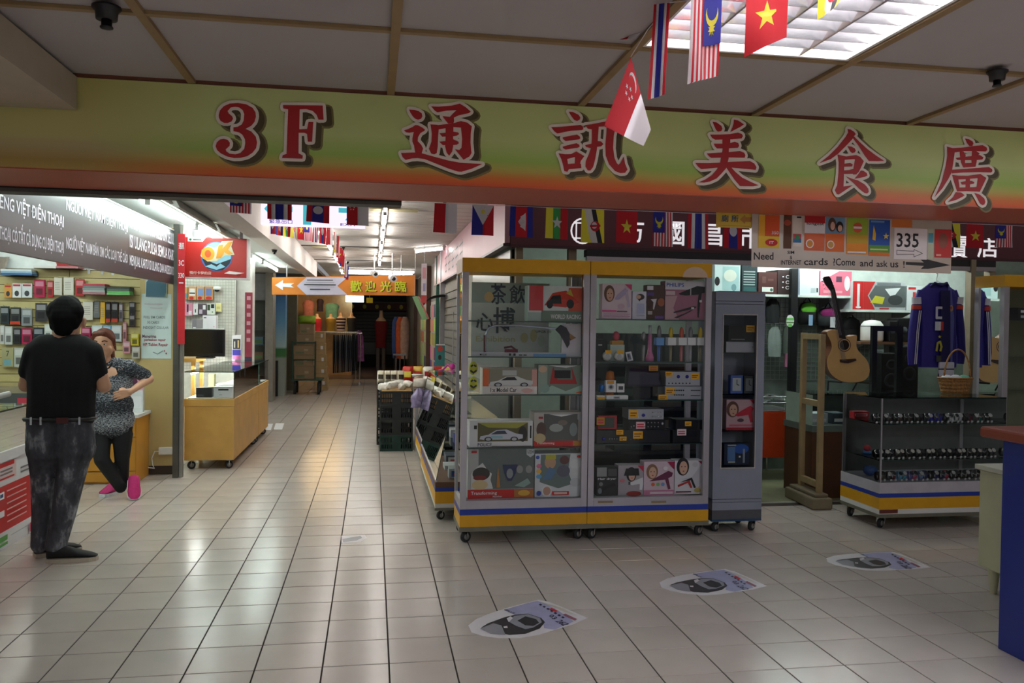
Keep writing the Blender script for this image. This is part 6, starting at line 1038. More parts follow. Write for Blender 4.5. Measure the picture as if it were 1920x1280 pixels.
# rice cooker, shelf rack with black boxes
ZS3 = shelf('brown shelf with a white rice cooker', 1614, 1712, 641, 7.95, .4, M('brown_shelf', (120, 82, 56), .6))
c = P(1637, 620, 8.1); t = thing('rice_cooker', 'white rice cooker on the brown shelf', 'rice cooker', (c.x, 8.12, ZS3)); z1 = P(1637, 600, 8.1).z-ZS3
MB().lathe((c.x, 8.12, ZS3+.001), [(0, 0), (.105, 0), (.115, .02), (.115, z1*.7), (.11, z1*.78), (.08, z1*.95), (.02, z1), (0, z1)], WHITE, 24).build('body', t); MB().lathe((c.x, 8.12, ZS3+z1*.70), [(.1155, 0), (.117, .004), (.1155, .008)], G_, 24).build('lid_seam', t); MB().ball((c.x, 8.12, ZS3+z1+.006), (.02, .02, .012), BLACK).build('knob', t)
for k, (r, lb) in enumerate((((1668, 601, 1683, 641), 'small black appliance right of the rice cooker'), ((1684, 596, 1708, 641), 'taller black appliance at the right end of the brown shelf'))):
    x0, x1, z0, z1 = rect(*r, 8.0); t = thing('appliance', lb, 'appliance', ((x0+x1)/2, 8.1, ZS3)); MB().box(x0, x1, 8.0, 8.2, ZS3+.001, z1, BLACK).build('body', t, .01); MB().lathe(((x0+x1)/2, 8.0, (ZS3+z1)/2), [(0, -.004), (.03, -.004), (.034, 0)], DG, 14, (0, 1, 0)).build('dial', t)
# inner glass counter with the guitar
icn = thing('wood_glass_counter', 'brown wooden counter with a glass top behind the watch counter', 'counter', (4.6, 7.3, 0)); BRN = M('brown_wood', (92, 54, 34), .5, var=.15, scale=4)
MB().box(3.99, 5.3, 7.1, 7.62, .005, .62, BRN).build('body', icn); MB().box(3.98, 5.31, 7.09, 7.63, .62, .68, M('counter_steel', (120, 132, 128), .4, .4)).build('rail', icn)
MB().poly([(3.985, 7.095, .68), (5.3, 7.095, .68), (5.3, 7.095, .96), (3.985, 7.095, .96)], GLASS).build('front_glass', icn); MB().box(3.985, 5.3, 7.095, 7.62, .96, .968, GLASS).build('top_glass', icn); MB().poly([(3.985, 7.095, .68), (3.985, 7.62, .68), (3.985, 7.62, .96), (3.985, 7.095, .96)], GLASS).build('side_glass', icn); MB().box(3.985, 5.3, 7.6, 7.61, .68, .96, DKM).build('back_panel', icn)
for k, (a, b, c) in enumerate(((4.03, 4.2, (190, 200, 204)), (4.25, 4.4, (60, 70, 80)), (4.5, 4.68, (170, 170, 160)))): carton('packet', ['silvery', 'dark', 'cream'][k]+' packet inside the brown counter behind the wooden frame', 'packet', a, b, 7.2, 7.4, .681, .78, C(*c), [('r', .1, .2, .9, .5, W_)])
# guitar
gt = thing('guitar', 'acoustic guitar with a pale top and dark neck standing upright', 'guitar', (4.27, 7.2, 1.0)); YGU = 7.22
def gp(a, b, dy=0): v = P(1540+a/4.572, 480+b/4.572, YGU); v.y += dy; return v
GB = [(48, 650), (70, 635), (110, 628), (150, 632), (180, 665), (215, 688), (260, 688), (290, 674), (305, 680), (306, 710), (298, 765), (315, 810), (350, 845), (388, 885), (410, 935), (416, 985), (405, 1030), (375, 1062), (330, 1078), (260, 1084), (190, 1078), (130, 1052), (85, 1015), (58, 965), (50, 915), (56, 868), (78, 825), (92, 785), (88, 745), (70, 705), (54, 675)]
def smooth(p, it=2):
    for _ in range(it):
        o = []
        for i in range(len(p)): a, b = p[i], p[(i+1) % len(p)]; o += [(a[0]*.75+b[0]*.25, a[1]*.75+b[1]*.25), (a[0]*.25+b[0]*.75, a[1]*.25+b[1]*.75)]
        p = o
    return p
GBs = smooth(GB, 1); SPR = M('spruce_top', (224, 178, 112), .35, var=.05, scale=8); RSW = M('rosewood', (60, 34, 24), .4)
MB().prism([gp(a, b, .004) for a, b in GBs], (0, .095, 0), M('guitar_side', (110, 62, 34), .4)).build('body', gt); MB().prism([gp(a, b) for a, b in GBs], (0, .0035, 0), SPR).build('soundboard', gt)
hc = (197, 762); m = MB(); 
m.poly([gp(hc[0]+56*math.cos(i*math.pi/14), hc[1]+58*math.sin(i*math.pi/14), -.0005) for i in range(28)], RSW); m.poly([gp(hc[0]+50*math.cos(i*math.pi/14), hc[1]+52*math.sin(i*math.pi/14), -.001) for i in range(28)], SPR); m.poly([gp(hc[0]+41*math.cos(i*math.pi/14), hc[1]+43*math.sin(i*math.pi/14), -.0015) for i in range(28)], M('sound_hole', (36, 20, 14), .8)); m.raw('rosette', gt)
MB().prism([gp(158, 886, -.009), gp(290, 878, -.009), gp(298, 892, -.009), (gp(270, 905, -.009)), gp(225, 918, -.009), gp(190, 914, -.009), gp(160, 908, -.009)], (0, .009, 0), RSW).build('bridge', gt)
MB().prism([gp(152, 700, -.014), gp(206, 712, -.014), gp(112, 290, -.014), gp(78, 300, -.014)], (0, .014, 0), M('fretboard', (34, 26, 24), .5)).build('neck', gt)
MB().prism([gp(78, 300, -.012), gp(112, 290, -.012), gp(76, 190, -.012), gp(60, 172, -.012), gp(20, 178, -.012), gp(10, 192, -.012), gp(28, 235, -.012)], (0, .014, 0), M('headstock', (24, 18, 18), .4)).build('headstock', gt)
for (a, b) in ((8, 215), (18, 245), (28, 272), (92, 222), (102, 250), (110, 276)): MB().ball(gp(a, b), (.008, .006, .006), CHROME, 8, 6).build('tuning_peg', gt)
m = MB()
for i in range(6): m.tube([gp(172+7*i, 895, -.011), gp(48+9*i, 300-3*i, -.017)], .0012, STEEL, 4, False)
m.build('strings', gt)
s = thing('guitar_stand', 'black folding stand under the guitar', 'stand', (4.27, 7.25, .969)); a, b = gp(120, 1062, .0), gp(370, 1070, .0)
zc = .9695
MB().tube([Vector((a.x, 7.12, a.z-.015)), Vector((a.x, 7.34, a.z-.02)), Vector((a.x+.02, 7.38, zc+.01))], .008, BLACK, 6).build('leg', s); MB().tube([Vector((b.x, 7.12, b.z-.015)), Vector((b.x, 7.34, b.z-.02)), Vector((b.x-.02, 7.38, zc+.01))], .008, BLACK, 6).build('leg', s); MB().tube([Vector((a.x, 7.34, a.z-.02)), Vector((b.x, 7.34, b.z-.02)), Vector((b.x, 7.345, b.z-.02))], .008, BLACK, 6).build('crossbar', s)
# wooden frame on a foot
WF = M('pale_timber', (166, 140, 100), .6, var=.12, scale=9); wf = thing('wooden_frame', 'pale timber frame standing on a heavy foot left of the guitar', 'frame', (3.87, 6.92, 0))
for (px, Y, zt) in ((1539, 6.76, 1.52), (1505, 7.12, 1.53)):
    x = P(px, 760, Y).x; MB().box(x-.022, x+.022, Y-.022, Y+.022, .12, zt, WF).build('post', wf, .003)
xa, xb = P(1539, 760, 6.76).x, P(1505, 760, 7.12).x
for z in (1.50, .91, .20): MB().bar((xa, 6.784, z), (xb, 7.096, z), .04, .05, WF).build('crossbar', wf)
MB().prism([(3.76, 6.66, .0005), (3.95, 6.66, .0005), (3.975, 7.22, .0005), (3.79, 7.22, .0005)], (0, 0, .10), M('grey_timber', (130, 116, 92), .7)).build('foot', wf, .015); MB().prism([(3.80, 6.70, .10), (3.93, 6.70, .10), (3.96, 7.19, .10), (3.82, 7.19, .10)], (0, 0, .03), M('grey_timber')).build('foot_block', wf, .01)
# orange counter with chrome rails and silver packets
oc = thing('orange_counter', 'orange fronted stall with chrome rails beside the narrow grey cabinet', 'counter', (3.9, 8.2, 0)); x0, x1 = P(1400, 800, 8.0).x, P(1498, 800, 8.0).x
MB().box(x0, x1, 8.0, 8.02, .24, .71, M('orange_panel', (206, 66, 24), .5, var=.05)).build('front_panel', oc); MB().box(x0, x1, 8.021, 8.6, .70, .72, STEEL).build('tabletop', oc)
for a in (x0+.05, x1-.06): MB().cyl((a, 8.03, .005), (a, 8.03, .24), .012, CHROME, 8).build('leg', oc); MB().cyl((a, 8.58, .005), (a, 8.58, .70), .012, CHROME, 8).build('leg', oc)
MB().tube([(x0, 8.0, .80), (x1-.05, 8.0, .80), (x1-.02, 8.0, .77), (x1-.02, 8.0, .72)], .01, CHROME, 8).build('rail', oc); MB().tube([(x0, 8.0, .86), (x1-.08, 8.0, .86), (x1-.05, 8.0, .83), (x1-.05, 8.0, .72)], .01, CHROME, 8).build('rail', oc)
SIL = M('silver_foil', (170, 178, 174), .2, .7, .2, 20)
for k in range(9):
    xx = x0+.1+(x1-x0-.2)*(k % 3)/2.2; yy = 8.12+.16*(k//3); pillow('foil_packet', 'silvery packet, %s of the pile on the orange stall' % ORD[k], 'packet', (xx, yy, .77+.035*(k % 3)), (.09, .022, .05), SIL, None, k*.9, 'silver packets on the orange stall', 1.2)
# black rack frame and speakers right of the guitar
br = thing('black_rack', 'black rectangular rack frame between the guitar and the jacket', 'rack', P(1662, 738, 7.35)); 
x0, x1, z0, z1 = rect(1633, 611, 1690, 740, 7.35); z0 = .969
for a in ((x0, x0+.05), (x1-.06, x1)): MB().box(a[0], a[1], 7.33, 7.37, z0, z1, BLACK).build('upright', br)
MB().box(x0+.05, x1-.06, 7.33, 7.37, z1-.05, z1, BLACK).build('top_bar', br)
sbz = .005
for k, (r, Y, lb) in enumerate((((1652, 662, 1690, 738), 7.75, 'black loudspeaker behind the black rack'), ((1688, 650, 1722, 738), 7.8, 'taller black loudspeaker left of the blue jacket'))):
    x0, x1, z0, z1 = rect(*r, Y); t = thing('loudspeaker', lb, 'loudspeaker', ((x0+x1)/2, Y+.1, .005)); MB().box(x0, x1, Y, Y+.2, .005, z1, BLACK).build('cabinet', t, .008)
    for zc, rr in ((z1-.12, .05), (z1-.28, .07)): MB().lathe(((x0+x1)/2, Y-.001, zc), [(0, .01), (rr*.7, 0), (rr, -.004), (rr+.008, 0)], RUBBER, 18, (0, 1, 0)).build('cone', t)
inbox('leaflet_board', 'board with grey newspaper cuttings behind the black rack', 'board', (1640, 655, 1672, 700), 8.55, .108, C(170, 180, 180), [('r', .05, .55, .45, .95, C(120, 130, 134)), ('r', .5, .5, .95, .95, C(140, 150, 152)), ('r', .05, .05, .95, .45, C(190, 200, 204)), ('r', .1, .2, .8, .3, C(110, 120, 124))])
# blue jacket with scarf
YJ = 6.86; JB = M('jacket_blue', (44, 32, 132), .65, var=.10, scale=10, bump=.15); JD = M('jacket_navy', (26, 22, 84), .7); JW = M('jacket_white', (220, 214, 226), .6)
jk = thing('jacket', 'blue sports jacket with white sleeve stripes on a hanger', 'jacket', P(1757, 690, YJ))
def jp(px, py, dy=0): v = P(px, py, YJ); v.y += dy; return v
def band(pts): return [((jp((a+b)/2, y).x, YJ, jp(a, y).z), (jp(b, y).x-jp(a, y).x)/2, d) for y, a, b, d in pts]
m = MB(); loft(m, band(((688, 1722, 1792, .055), (660, 1723, 1793, .06), (620, 1725, 1792, .065), (580, 1724, 1793, .065), (556, 1720, 1796, .06), (543, 1727, 1789, .05), (535, 1738, 1776, .04), (530, 1744, 1770, .035))), JB, 40, .05, 9); m.build('body', jk)
for sgn, pts in ((0, ((1728, 545, .030), (1719, 575, .04), (1714, 620, .042), (1711, 660, .04), (1711, 684, .034))), (1, ((1789, 545, .030), (1797, 575, .04), (1801, 620, .042), (1803, 660, .04), (1801, 682, .034)))):
    m = MB(); m.tube([jp(a, b, .01) for a, b, r in pts], [r for *_, r in pts], JB, 16); m.build('sleeve', jk)
    a, b, r = pts[1]; m = MB(); m.tube([jp(pts[1][0], 572, .005), jp(pts[1][0]-.5, 580, .005)], [.043, .044], M('jacket_red', (206, 60, 44), .6), 16, False); m.build('red_patch', jk)
    m = MB(); m.tube([jp(pts[1][0]+(1 if sgn else 0), 557, .005), jp(pts[1][0], 570, .005)], [.041, .0425], JW, 16, False); m.build('white_patch', jk)
for dx in (0, 3.2):
    m = MB(); pl = [(1719+dx, 582), (1714.5+dx, 620), (1711.5+dx, 660), (1710+dx, 682)]
    vs = []; 
    for a, b in pl: vs += [jp(a-.9, b, -.038), jp(a+.9, b, -.038)]
    m.add(vs, [(2*i, 2*i+1, 2*i+3, 2*i+2) for i in range(3)], JW); m.raw('sleeve_stripe', jk)
m = MB(); m.tube([jp(1741, 538, -.03), jp(1746, 531, -.05), jp(1757, 536, -.062), jp(1768, 531, -.05), jp(1774, 538, -.03)], .013, JD, 8); m.build('collar', jk)
m = MB(); vs = [jp(1768, 536, -.07), jp(1774, 540, -.07), jp(1779, 600, -.073), jp(1776, 688, -.065), jp(1772, 688, -.065), jp(1771, 600, -.073)]; m.poly(vs, M('jacket_lining', (96, 96, 170), .6)); m.raw('front_edge', jk)
m = MB(); x0, x1, z0, z1 = rect(1779, 572, 1788, 584, YJ-.075); prints(m, (x0, YJ-.075, z0), (x1-x0, 0, 0), (0, 0, z1-z0), [('d', .5, .5, .4, .5, C(190, 150, 110)), ('d', .5, .6, .2, .25, C(190, 80, 70))], (0, -1, 0)); m.raw('crest', jk)
MB().tube([jp(1748, 533, -.01), jp(1757, 526, 0), jp(1768, 533, -.01), jp(1757, 526, 0), jp(1757, 519, 0), jp(1760, 514, .01), jp(1757, 510, .02), jp(1752, 497, .05), jp(1752, 492, .12)], .0035, WHITE, 6).build('hanger', jk)
sc = thing('scarf', 'dark blue scarf with white lettering hanging in the jacket', 'scarf', jp(1755, 708, -.09)); NV = M('scarf_navy', (30, 26, 80), .8)
def spn(px, py): return jp(px, py, -.085)
MB().prism([spn(1753, 545), spn(1770, 545), spn(1770, 690), spn(1752, 690)], (0, .012, 0), NV).build('band', sc)
m = MB(); x0, x1, z0, z1 = rect(1751, 572, 1769, 690, YJ-.087); prints(m, (x0, YJ-.0858, z0), (x1-x0, 0, 0), (0, 0, z1-z0), [('l', [(.75, .8), (.25, .8), (.25, .96), (.75, .96)], .02, JW), ('r', .1, .6, .45, .74, C(220, 220, 230)), ('r', .45, .6, .7, .74, C(236, 232, 236)), ('r', .7, .6, .98, .74, C(206, 60, 60)), ('star', .6, .5, .2, .03, C(206, 190, 60)), ('l', [(.3, .28), (.4, .4), (.65, .42), (.8, .34), (.7, .28)], .018, C(190, 180, 60)), ('r', .3, .1, .8, .2, C(70, 70, 60))], (0, -1, 0)); m.raw('lettering', sc)
for y0, y1 in ((678, 690), (692, 706)): MB().box(jp(1749, 700).x, jp(1776, 700).x, YJ-.095, YJ-.07, jp(1760, y1).z, jp(1760, y0).z, JW).build('white_cuff', sc, .006)
MB().prism([spn(1750, 690), spn(1776, 690), spn(1777, 709), spn(1748, 709)], (0, .014, 0), NV).build('scarf_end', sc)
# ================================================================== LEFT: black banner shop
MB
XB = -1.95
bb = thing('shop_banner', 'long black shop banner with rows of white foreign lettering', 'banner', (XB, 6.9, 1.925)); BAN = M('banner_black', (34, 32, 38), .3, var=.04)
MB().box(XB-.03, XB, 4.3, 8.93, 1.925, 2.45, BAN).build('board', bb)
MB().box(XB-.035, XB+.004, 4.3, 8.93, 2.4505, 2.462, STEEL).build('edge_trim', bb)
m = MB(); BW = M('banner_white', (226, 222, 232), .4, var=0)
def bant(s, px0, px1, z0, z1, mat=BW):
    ya = PX(px0, 480, XB).y; yb = PX(px1, 480, XB).y; prints(m, (XB+.001, ya, z0), (0, yb-ya, 0), (0, 0, z1-z0), [('t', s, 0, 0, 1, 1, mat)], (1, 0, 0))
bant('TIẾNG VIỆT ĐIỆN THOẠI', -14, 119, 2.13, 2.26); bant('THOẠI CÓ TẤT CẢ DỤNG CỤ ĐIỆN THOẠI', -2, 119, 1.965, 2.095)
bant('NGƯỜI VIỆT NAM ĐIỆN THOẠI', 124, 239, 2.25, 2.36); bant('NGƯỜI VIỆT NAM BÁN SIM CÁC LOẠI THẺ CÀO', 124, 239, 2.0, 2.12)
bant('KARTU PERDANA TELEPON SELULER', 243, 331, 2.31, 2.42); bant('ISI ULANG PULSA SEMUA KARTU', 243, 331, 2.155, 2.26); bant('MENJUAL KARTU ISI ULANG DAN AKSESORIS HP', 243, 331, 1.985, 2.095)
m.raw('lettering', bb)
# steel shutter post with a red vertical banner
struct(MB().box(-1.955, -1.90, 8.72, 8.80, .004, 2.515, M('shutter_post', (96, 94, 88), .4, .5)).build('trim_post_5')); struct(MB().box(-1.897, -1.865, 8.74, 8.80, .004, 2.515, M('shutter_post_light', (150, 146, 138), .4, .5)).build('trim_post_6'))
rb = thing('red_pennant', 'narrow red hanging banner marked 3C 330 beside the black banner', 'banner', P(341, 645, 8.70)); x0, x1, z0, z1 = rect(333, 438, 347, 645, 8.70); RB = M('pennant_red', (206, 34, 44), .5, transl=.1)
MB().box(x0, x1, 8.695, 8.70, z0, z1, RB).build('sheet', rb); m = MB(); prints(m, (x0, 8.694, z0), (x1-x0, 0, 0), (0, 0, z1-z0), [('t', '通訊', .15, .86, .85, .92, W_), ('t', '3C', .15, .71, .85, .76, W_), ('t', '330', .1, .60, .9, .645, W_), ('r', .2, .55, .8, .56, W_)], (0, -1, 0)); m.raw('lettering', rb)
# slat wall
SLW = M('slatwall', (206, 190, 132), .5, var=.04); GRV = M('slat_groove', (96, 84, 52), .8)
YW = 8.95; wl = struct(MB().box(-6.9, -2.325, YW+.02, YW+.06, .0, 2.5, GRV).build('wall_slat_back'))
z = .62
while z < 2.0:
    for xa, xb in ((-6.9, -2.99), (-2.985, -2.325)): MB().box(xa, xb, YW, YW+.019, z, z+.074, SLW).build('slat', wl)
    z += .080
MB().box(-6.9, -2.325, YW, YW+.019, z, 2.5, M('white_top_panel', (236, 238, 236), .5)).build('top_panel', wl)
pn = struct(MB().box(-2.32, -1.965, YW-.02, YW+.06, .004, 2.5, M('maple_panel', (196, 172, 116), .45, var=.06, scale=3)).build('wall_pillar_panel')); MB().box(-2.32, -1.965, YW-.028, YW-.0205, .004, .09, C(60, 46, 40)).build('baseboard', pn)
# products on the slat wall: (px0, py0, px1, py1, colour, what)
PR = [(8, 533, 22, 558, (226, 160, 70), 'orange and white earphone pack'), (23, 531, 40, 558, (232, 232, 230), 'white earphone pack'), (41, 531, 60, 558, (226, 230, 232), 'white earphone pack'), (64, 524, 84, 557, (190, 30, 80), 'pink phone case pack'), (88, 526, 100, 557, (180, 40, 44), 'red phone case pack'), (101, 520, 116, 553, (222, 216, 200), 'cream price card'), (119, 520, 138, 553, (224, 218, 204), 'cream price card'), (141, 523, 158, 555, (196, 44, 50), 'red phone case pack'),
 (0, 574, 17, 608, (40, 50, 56), 'dark phone case pack'), (19, 576, 38, 608, (50, 56, 54), 'dark phone case pack with orange edge'), (40, 578, 60, 611, (140, 146, 150), 'shiny silver and black pack'), (66, 568, 88, 602, (58, 56, 60), 'dark boxed pack'), (155, 565, 174, 600, (226, 220, 206), 'cream price card'), (176, 564, 187, 596, (110, 112, 116), 'grey carded pack'), (188, 566, 197, 606, (226, 176, 50), 'yellow and white carded pack'), (198, 566, 207, 604, (40, 30, 34), 'black and red lighter pack'), (209, 566, 221, 604, (36, 30, 34), 'black and red cable pack'), (223, 568, 230, 602, (120, 110, 120), 'grey cable pack'), (242, 566, 253, 590, (44, 38, 44), 'black clip pack'), (242, 590, 253, 612, (60, 50, 52), 'brown clip pack'),
 (0, 610, 8, 645, (214, 214, 210), 'white tube pack'), (9, 612, 23, 646, (206, 210, 208), 'white tube pack'), (25, 615, 39, 645, (44, 46, 50), 'black phone case pack'), (40, 615, 60, 645, (170, 30, 76), 'pink phone case pack'), (62, 614, 82, 645, (40, 50, 60), 'navy phone case pack'), (83, 608, 97, 640, (206, 212, 206), 'pale blister pack'), (152, 613, 170, 642, (160, 24, 72), 'pink phone case pack'), (172, 610, 192, 640, (196, 210, 214), 'pale blister pack'), (193, 610, 208, 634, (130, 176, 206), 'light blue pack'), (209, 610, 228, 640, (206, 214, 216), 'pale blister pack'), (230, 604, 237, 640, (206, 140, 150), 'pink ribbon pack'), (245, 624, 260, 648, (206, 190, 50), 'yellow pack'),
 (3, 652, 25, 688, (180, 176, 130), 'gold boxed pack with a 7'), (26, 652, 45, 688, (196, 200, 190), 'silver boxed pack'), (230, 640, 244, 662, (214, 150, 160), 'pink charm pack'), (247, 650, 262, 672, (200, 196, 180), 'cream bottle pack')]
seen = {}
for k, (a, b, c, d, col, lb) in enumerate(PR):
    Yp = YW-.05; x0, x1, z0, z1 = rect(a, b, c, d, Yp); row = 'upper' if b < 560 else 'middle' if b < 604 else 'lower' if b < 650 else 'lowest'
    key = (lb, row); seen[key] = seen.get(key, 0)+1
    tot = sum(1 for q_ in PR if q_[5] == lb and ('upper' if q_[1] < 560 else 'middle' if q_[1] < 604 else 'lower' if q_[1] < 650 else 'lowest') == row)
    lab = ('%s %s from the left' % (ORD[seen[key]-1], lb) if tot > 1 else lb)+' in the %s row of the slat wall' % row
    t = thing('hanging_pack', lab, 'pack', ((x0+x1)/2, Yp, z0), 'packs on the slat wall')
    MB().box(x0, x1, Yp, Yp+.018, z0, z1, M('pk_%d_%d_%d' % col, col, .35, var=.05)).build('pack', t, .003)
    dk = tuple(int(v*.55) for v in col); lt = tuple(min(255, int(v*.5+120)) for v in col)
    it = [('r', .12, .62, .88, .9, C(*lt)), ('r', .2, .15, .8, .5, C(*dk))] if 'card' not in lb else [('r', .15, .3+.1*i, .75, .33+.1*i, C(160, 150, 140)) for i in range(5)]
    if 'orange edge' in lb or lb.startswith('black and red'): it += [('r', 0, 0, 1, .18, C(206, 60, 30))]
    if 'white earphone' in lb: it = [('d', .5, .3, .25, .2, C(60, 60, 66)), ('r', .1, .8, .9, .92, C(206, 50, 50))]
    if 'a 7' in lb: it = [('t', '7', .4, .55, .65, .85, DG), ('r', .2, .1, .8, .4, C(120, 170, 180))]
    m = MB(); prints(m, (x0, Yp-.0008, z0), (x1-x0, 0, 0), (0, 0, z1-z0), it, (0, -1, 0)); m.raw('printing', t)
    MB().tube([((x0+x1)/2, YW-.0005, z1+.004), ((x0+x1)/2, Yp-.02, z1+.004), ((x0+x1)/2, Yp-.024, z1+.012)], .002, CHROME, 5).build('hook', t)
# flat stacks on little slat-wall shelves
for k, (a, b, c, d, cols, lb) in enumerate(((5, 505, 64, 516, [(70, 110, 160), (150, 180, 206), (220, 226, 230)], 'stack of blue and white sleeves high on the slat wall'), (66, 498, 108, 503, [(230, 226, 222)], 'single white slab high on the slat wall'), (109, 488, 150, 503, [(206, 130, 140), (190, 40, 50), (196, 36, 48), (40, 36, 40)], 'stack of red sleeves high on the slat wall'), (158, 532, 200, 552, [(196, 120, 130), (170, 176, 176), (150, 160, 160), (120, 130, 130), (190, 60, 80)], 'stack of grey and pink sleeves on the slat wall'), (203, 538, 246, 553, [(130, 190, 120), (110, 200, 110), (90, 110, 90), (60, 70, 66)], 'stack of green sleeves on the slat wall'))):
    x0, x1, z0, z1 = rect(a, b, c, d, YW-.12); t = thing('sleeve_stack', lb, 'sleeves', ((x0+x1)/2, YW-.1, z0), 'stacks on the slat wall'); MB().box(x0+.01, x1-.01, YW-.18, YW-.0005, z0-.006, z0-.0005, GLASS).build('acrylic_shelf', t); n = len(cols)
    for i, cc_ in enumerate(cols): MB().box(x0+.004*(i % 2), x1-.003*(i % 3), YW-.17, YW-.02, z0+(z1-z0)*i/n, z0+(z1-z0)*(i+.92)/n, C(*cc_)).build('sleeve', t)
for k, px in enumerate((165, 190, 210, 238)):
    c = P(px, 507+1.5*k, YW-.03); t = thing('wall_hook', 'empty clear hook, %s from the left high on the slat wall' % ORD[k], 'hook', (c.x, YW-.03, c.z-.03), 'empty hooks'); MB().box(c.x-.012, c.x+.012, YW-.006, YW-.0005, c.z-.03, c.z+.02, C(220, 226, 226)).build('plate', t); MB().tube([(c.x, YW-.006, c.z), (c.x, YW-.07, c.z), (c.x, YW-.075, c.z+.012)], .0025, CHROME, 6).build('peg', t)
t = thing('hanging_cloth', 'grey cloth draped at the left end of the slat wall', 'cloth', P(8, 512, YW-.05)); x0, x1, z0, z1 = rect(-14, 481, 18, 513, YW-.06); m = MB(); m.grid(lambda u, v: Vector((x0+(x1-x0)*u-(.05*(1-v)*u), YW-.05+.02*math.sin(11*u+v), z0+(z1-z0)*v)), 12, 6, M('grey_cloth', (166, 152, 140), .8)); m.build('cloth', t)
# notices on the pillar panel
nt_ = thing('handwritten_notice', 'tall white handwritten notice on the maple panel beside the woman', 'notice', P(294, 672, 8.92)); x0, x1, z0, z1 = rect(265, 551, 321, 672, 8.925)
MB().box(x0, x1, 8.925, 8.929, z0, z1, C(206, 222, 218)).build('sheet', nt_); m = MB(); INKG = C(120, 136, 140); INKR = C(170, 60, 80)
prints(m, (x0, 8.924, z0), (x1-x0, 0, 0), (0, 0, z1-z0), [('t', 'FULL SIM CARDS', .08, .62, .8, .66, INKG), ('t', '3G CARDS', .2, .54, .6, .58, INKG), ('t', 'INDOSAT CELULAR', .06, .46, .92, .5, INKG), ('t', 'Menerima', .04, .32, .5, .37, C(110, 60, 90)), ('t', 'perbaikan repair', .1, .26, .82, .31, INKR), ('t', 'HP Tablet Repair', .06, .18, .9, .24, INKR), ('l', [(.4, .1), (.55, .07), (.72, .12)], .006, INKG), ('d', .78, .12, .02, .012, INKR), ('d', .84, .08, .025, .014, INKR), ('r', .1, .84, .7, .85, C(220, 190, 200)), ('r', .3, .78, .7, .79, C(220, 190, 200))], (0, -1, 0)); m.raw('handwriting', nt_)
x0, x1, z0, z1 = rect(273, 520, 313, 557, 8.92); t = thing('photo_print', 'photo of a blue shirt pinned above the handwritten notice', 'picture', ((x0+x1)/2, 8.91, z0)); MB().box(x0, x1, 8.915, 8.918, z0, z1, C(206, 216, 214)).build('sheet', t); m = MB(); prints(m, (x0, 8.914, z0), (x1-x0, 0, 0), (0, 0, z1-z0), [('p', [(.02, .02), (.04, .75), (.2, .95), (.35, .88), (.6, .88), (.85, .95), (.97, .7), (.98, .02)], C(74, 112, 130)), ('p', [(.9, .02), (.98, .02), (.98, .3)], C(140, 160, 90))], (0, -1, 0)); m.raw('picture', t)
c = P(311, 845, 8.925); t = thing('socket_box', 'white socket box with a looping cable low on the maple panel', 'socket', (c.x, 8.9, c.z-.06)); MB().box(c.x-.065, c.x+.065, 8.895, 8.9285, c.z-.035, c.z+.04, WHITE).build('box', t, .006); MB().tube([(c.x-.065, 8.90, c.z), (c.x-.10, 8.90, c.z+.0), (c.x-.13, 8.90, c.z-.07), (c.x-.12, 8.90, c.z-.14), (c.x-.10, 8.895, c.z-.17), (c.x-.17, 8.89, c.z-.16)], .006, WHITE, 6).build('cable', t)
# wooden drawer cabinet with a white top behind the woman
hc_ = thing('drawer_cabinet', 'honey-coloured drawer cabinet behind the woman', 'cabinet', (-2.45, 8.65, 0)); HW = M('honey_orange', (212, 150, 52), .45, var=.08, scale=5)
MB().box(-2.72, -2.225, 8.46, 8.91, .005, .63, HW).build('body', hc_); MB().box(-2.74, -2.205, 8.44, 8.915, .6305, .66, WHITE).build('top', hc_)
for z0, z1 in ((.11, .14), (.45, .465)): pass
for z0, z1 in ((.02, .115), (.125, .44), (.45, .62)): MB().box(-2.715, -2.23, 8.445, 8.459, z0, z1, HW).build('drawer', hc_, .004)
carton('pink_poster_box', 'pink boxed item on the drawer cabinet behind the woman', 'box', P(240, 700, 8.7).x, P(268, 700, 8.7).x, 8.7, 8.76, .661, P(250, 698, 8.7).z, C(222, 226, 226), [('r', 0, .55, 1, 1, C(236, 170, 196)), ('d', .4, .75, .25, .12, C(90, 40, 70)), ('r', .1, .1, .9, .4, W_)])
# glass phone counter with the red posters
ca = thing('phone_counter', 'glass phone counter with a white base and red posters at the left edge', 'display counter', (-2.85, 5.6, 0)); XC = -2.46
WM = M('counter_white', (232, 232, 234), .4, var=.02)
MB().box(-3.2, XC, 4.5, 6.63, .0005, .60, WM).build('base', ca); MB().box(-3.21, XC+.012, 4.49, 6.64, .6005, .665, WM).build('ledge', ca)
MB().poly([(XC, 4.5, .666), (XC, 6.62, .666), (XC, 6.62, .935), (XC, 4.5, .935)], GLASS).build('side_glass', ca); MB().poly([(-3.19, 6.62, .666), (XC, 6.62, .666), (XC, 6.62, .935), (-3.19, 6.62, .935)], GLASS).build('end_glass', ca); MB().box(-3.2, XC+.005, 4.5, 6.63, .936, .946, GLASS).build('top_glass', ca); MB().bar((XC+.004, 4.5, .941), (XC+.004, 6.63, .941), .008, .01, GLASSEDGE).build('glass_edge', ca)
m = MB(); ya = 5.0; yb = 6.62; PR_ = C(206, 40, 40)
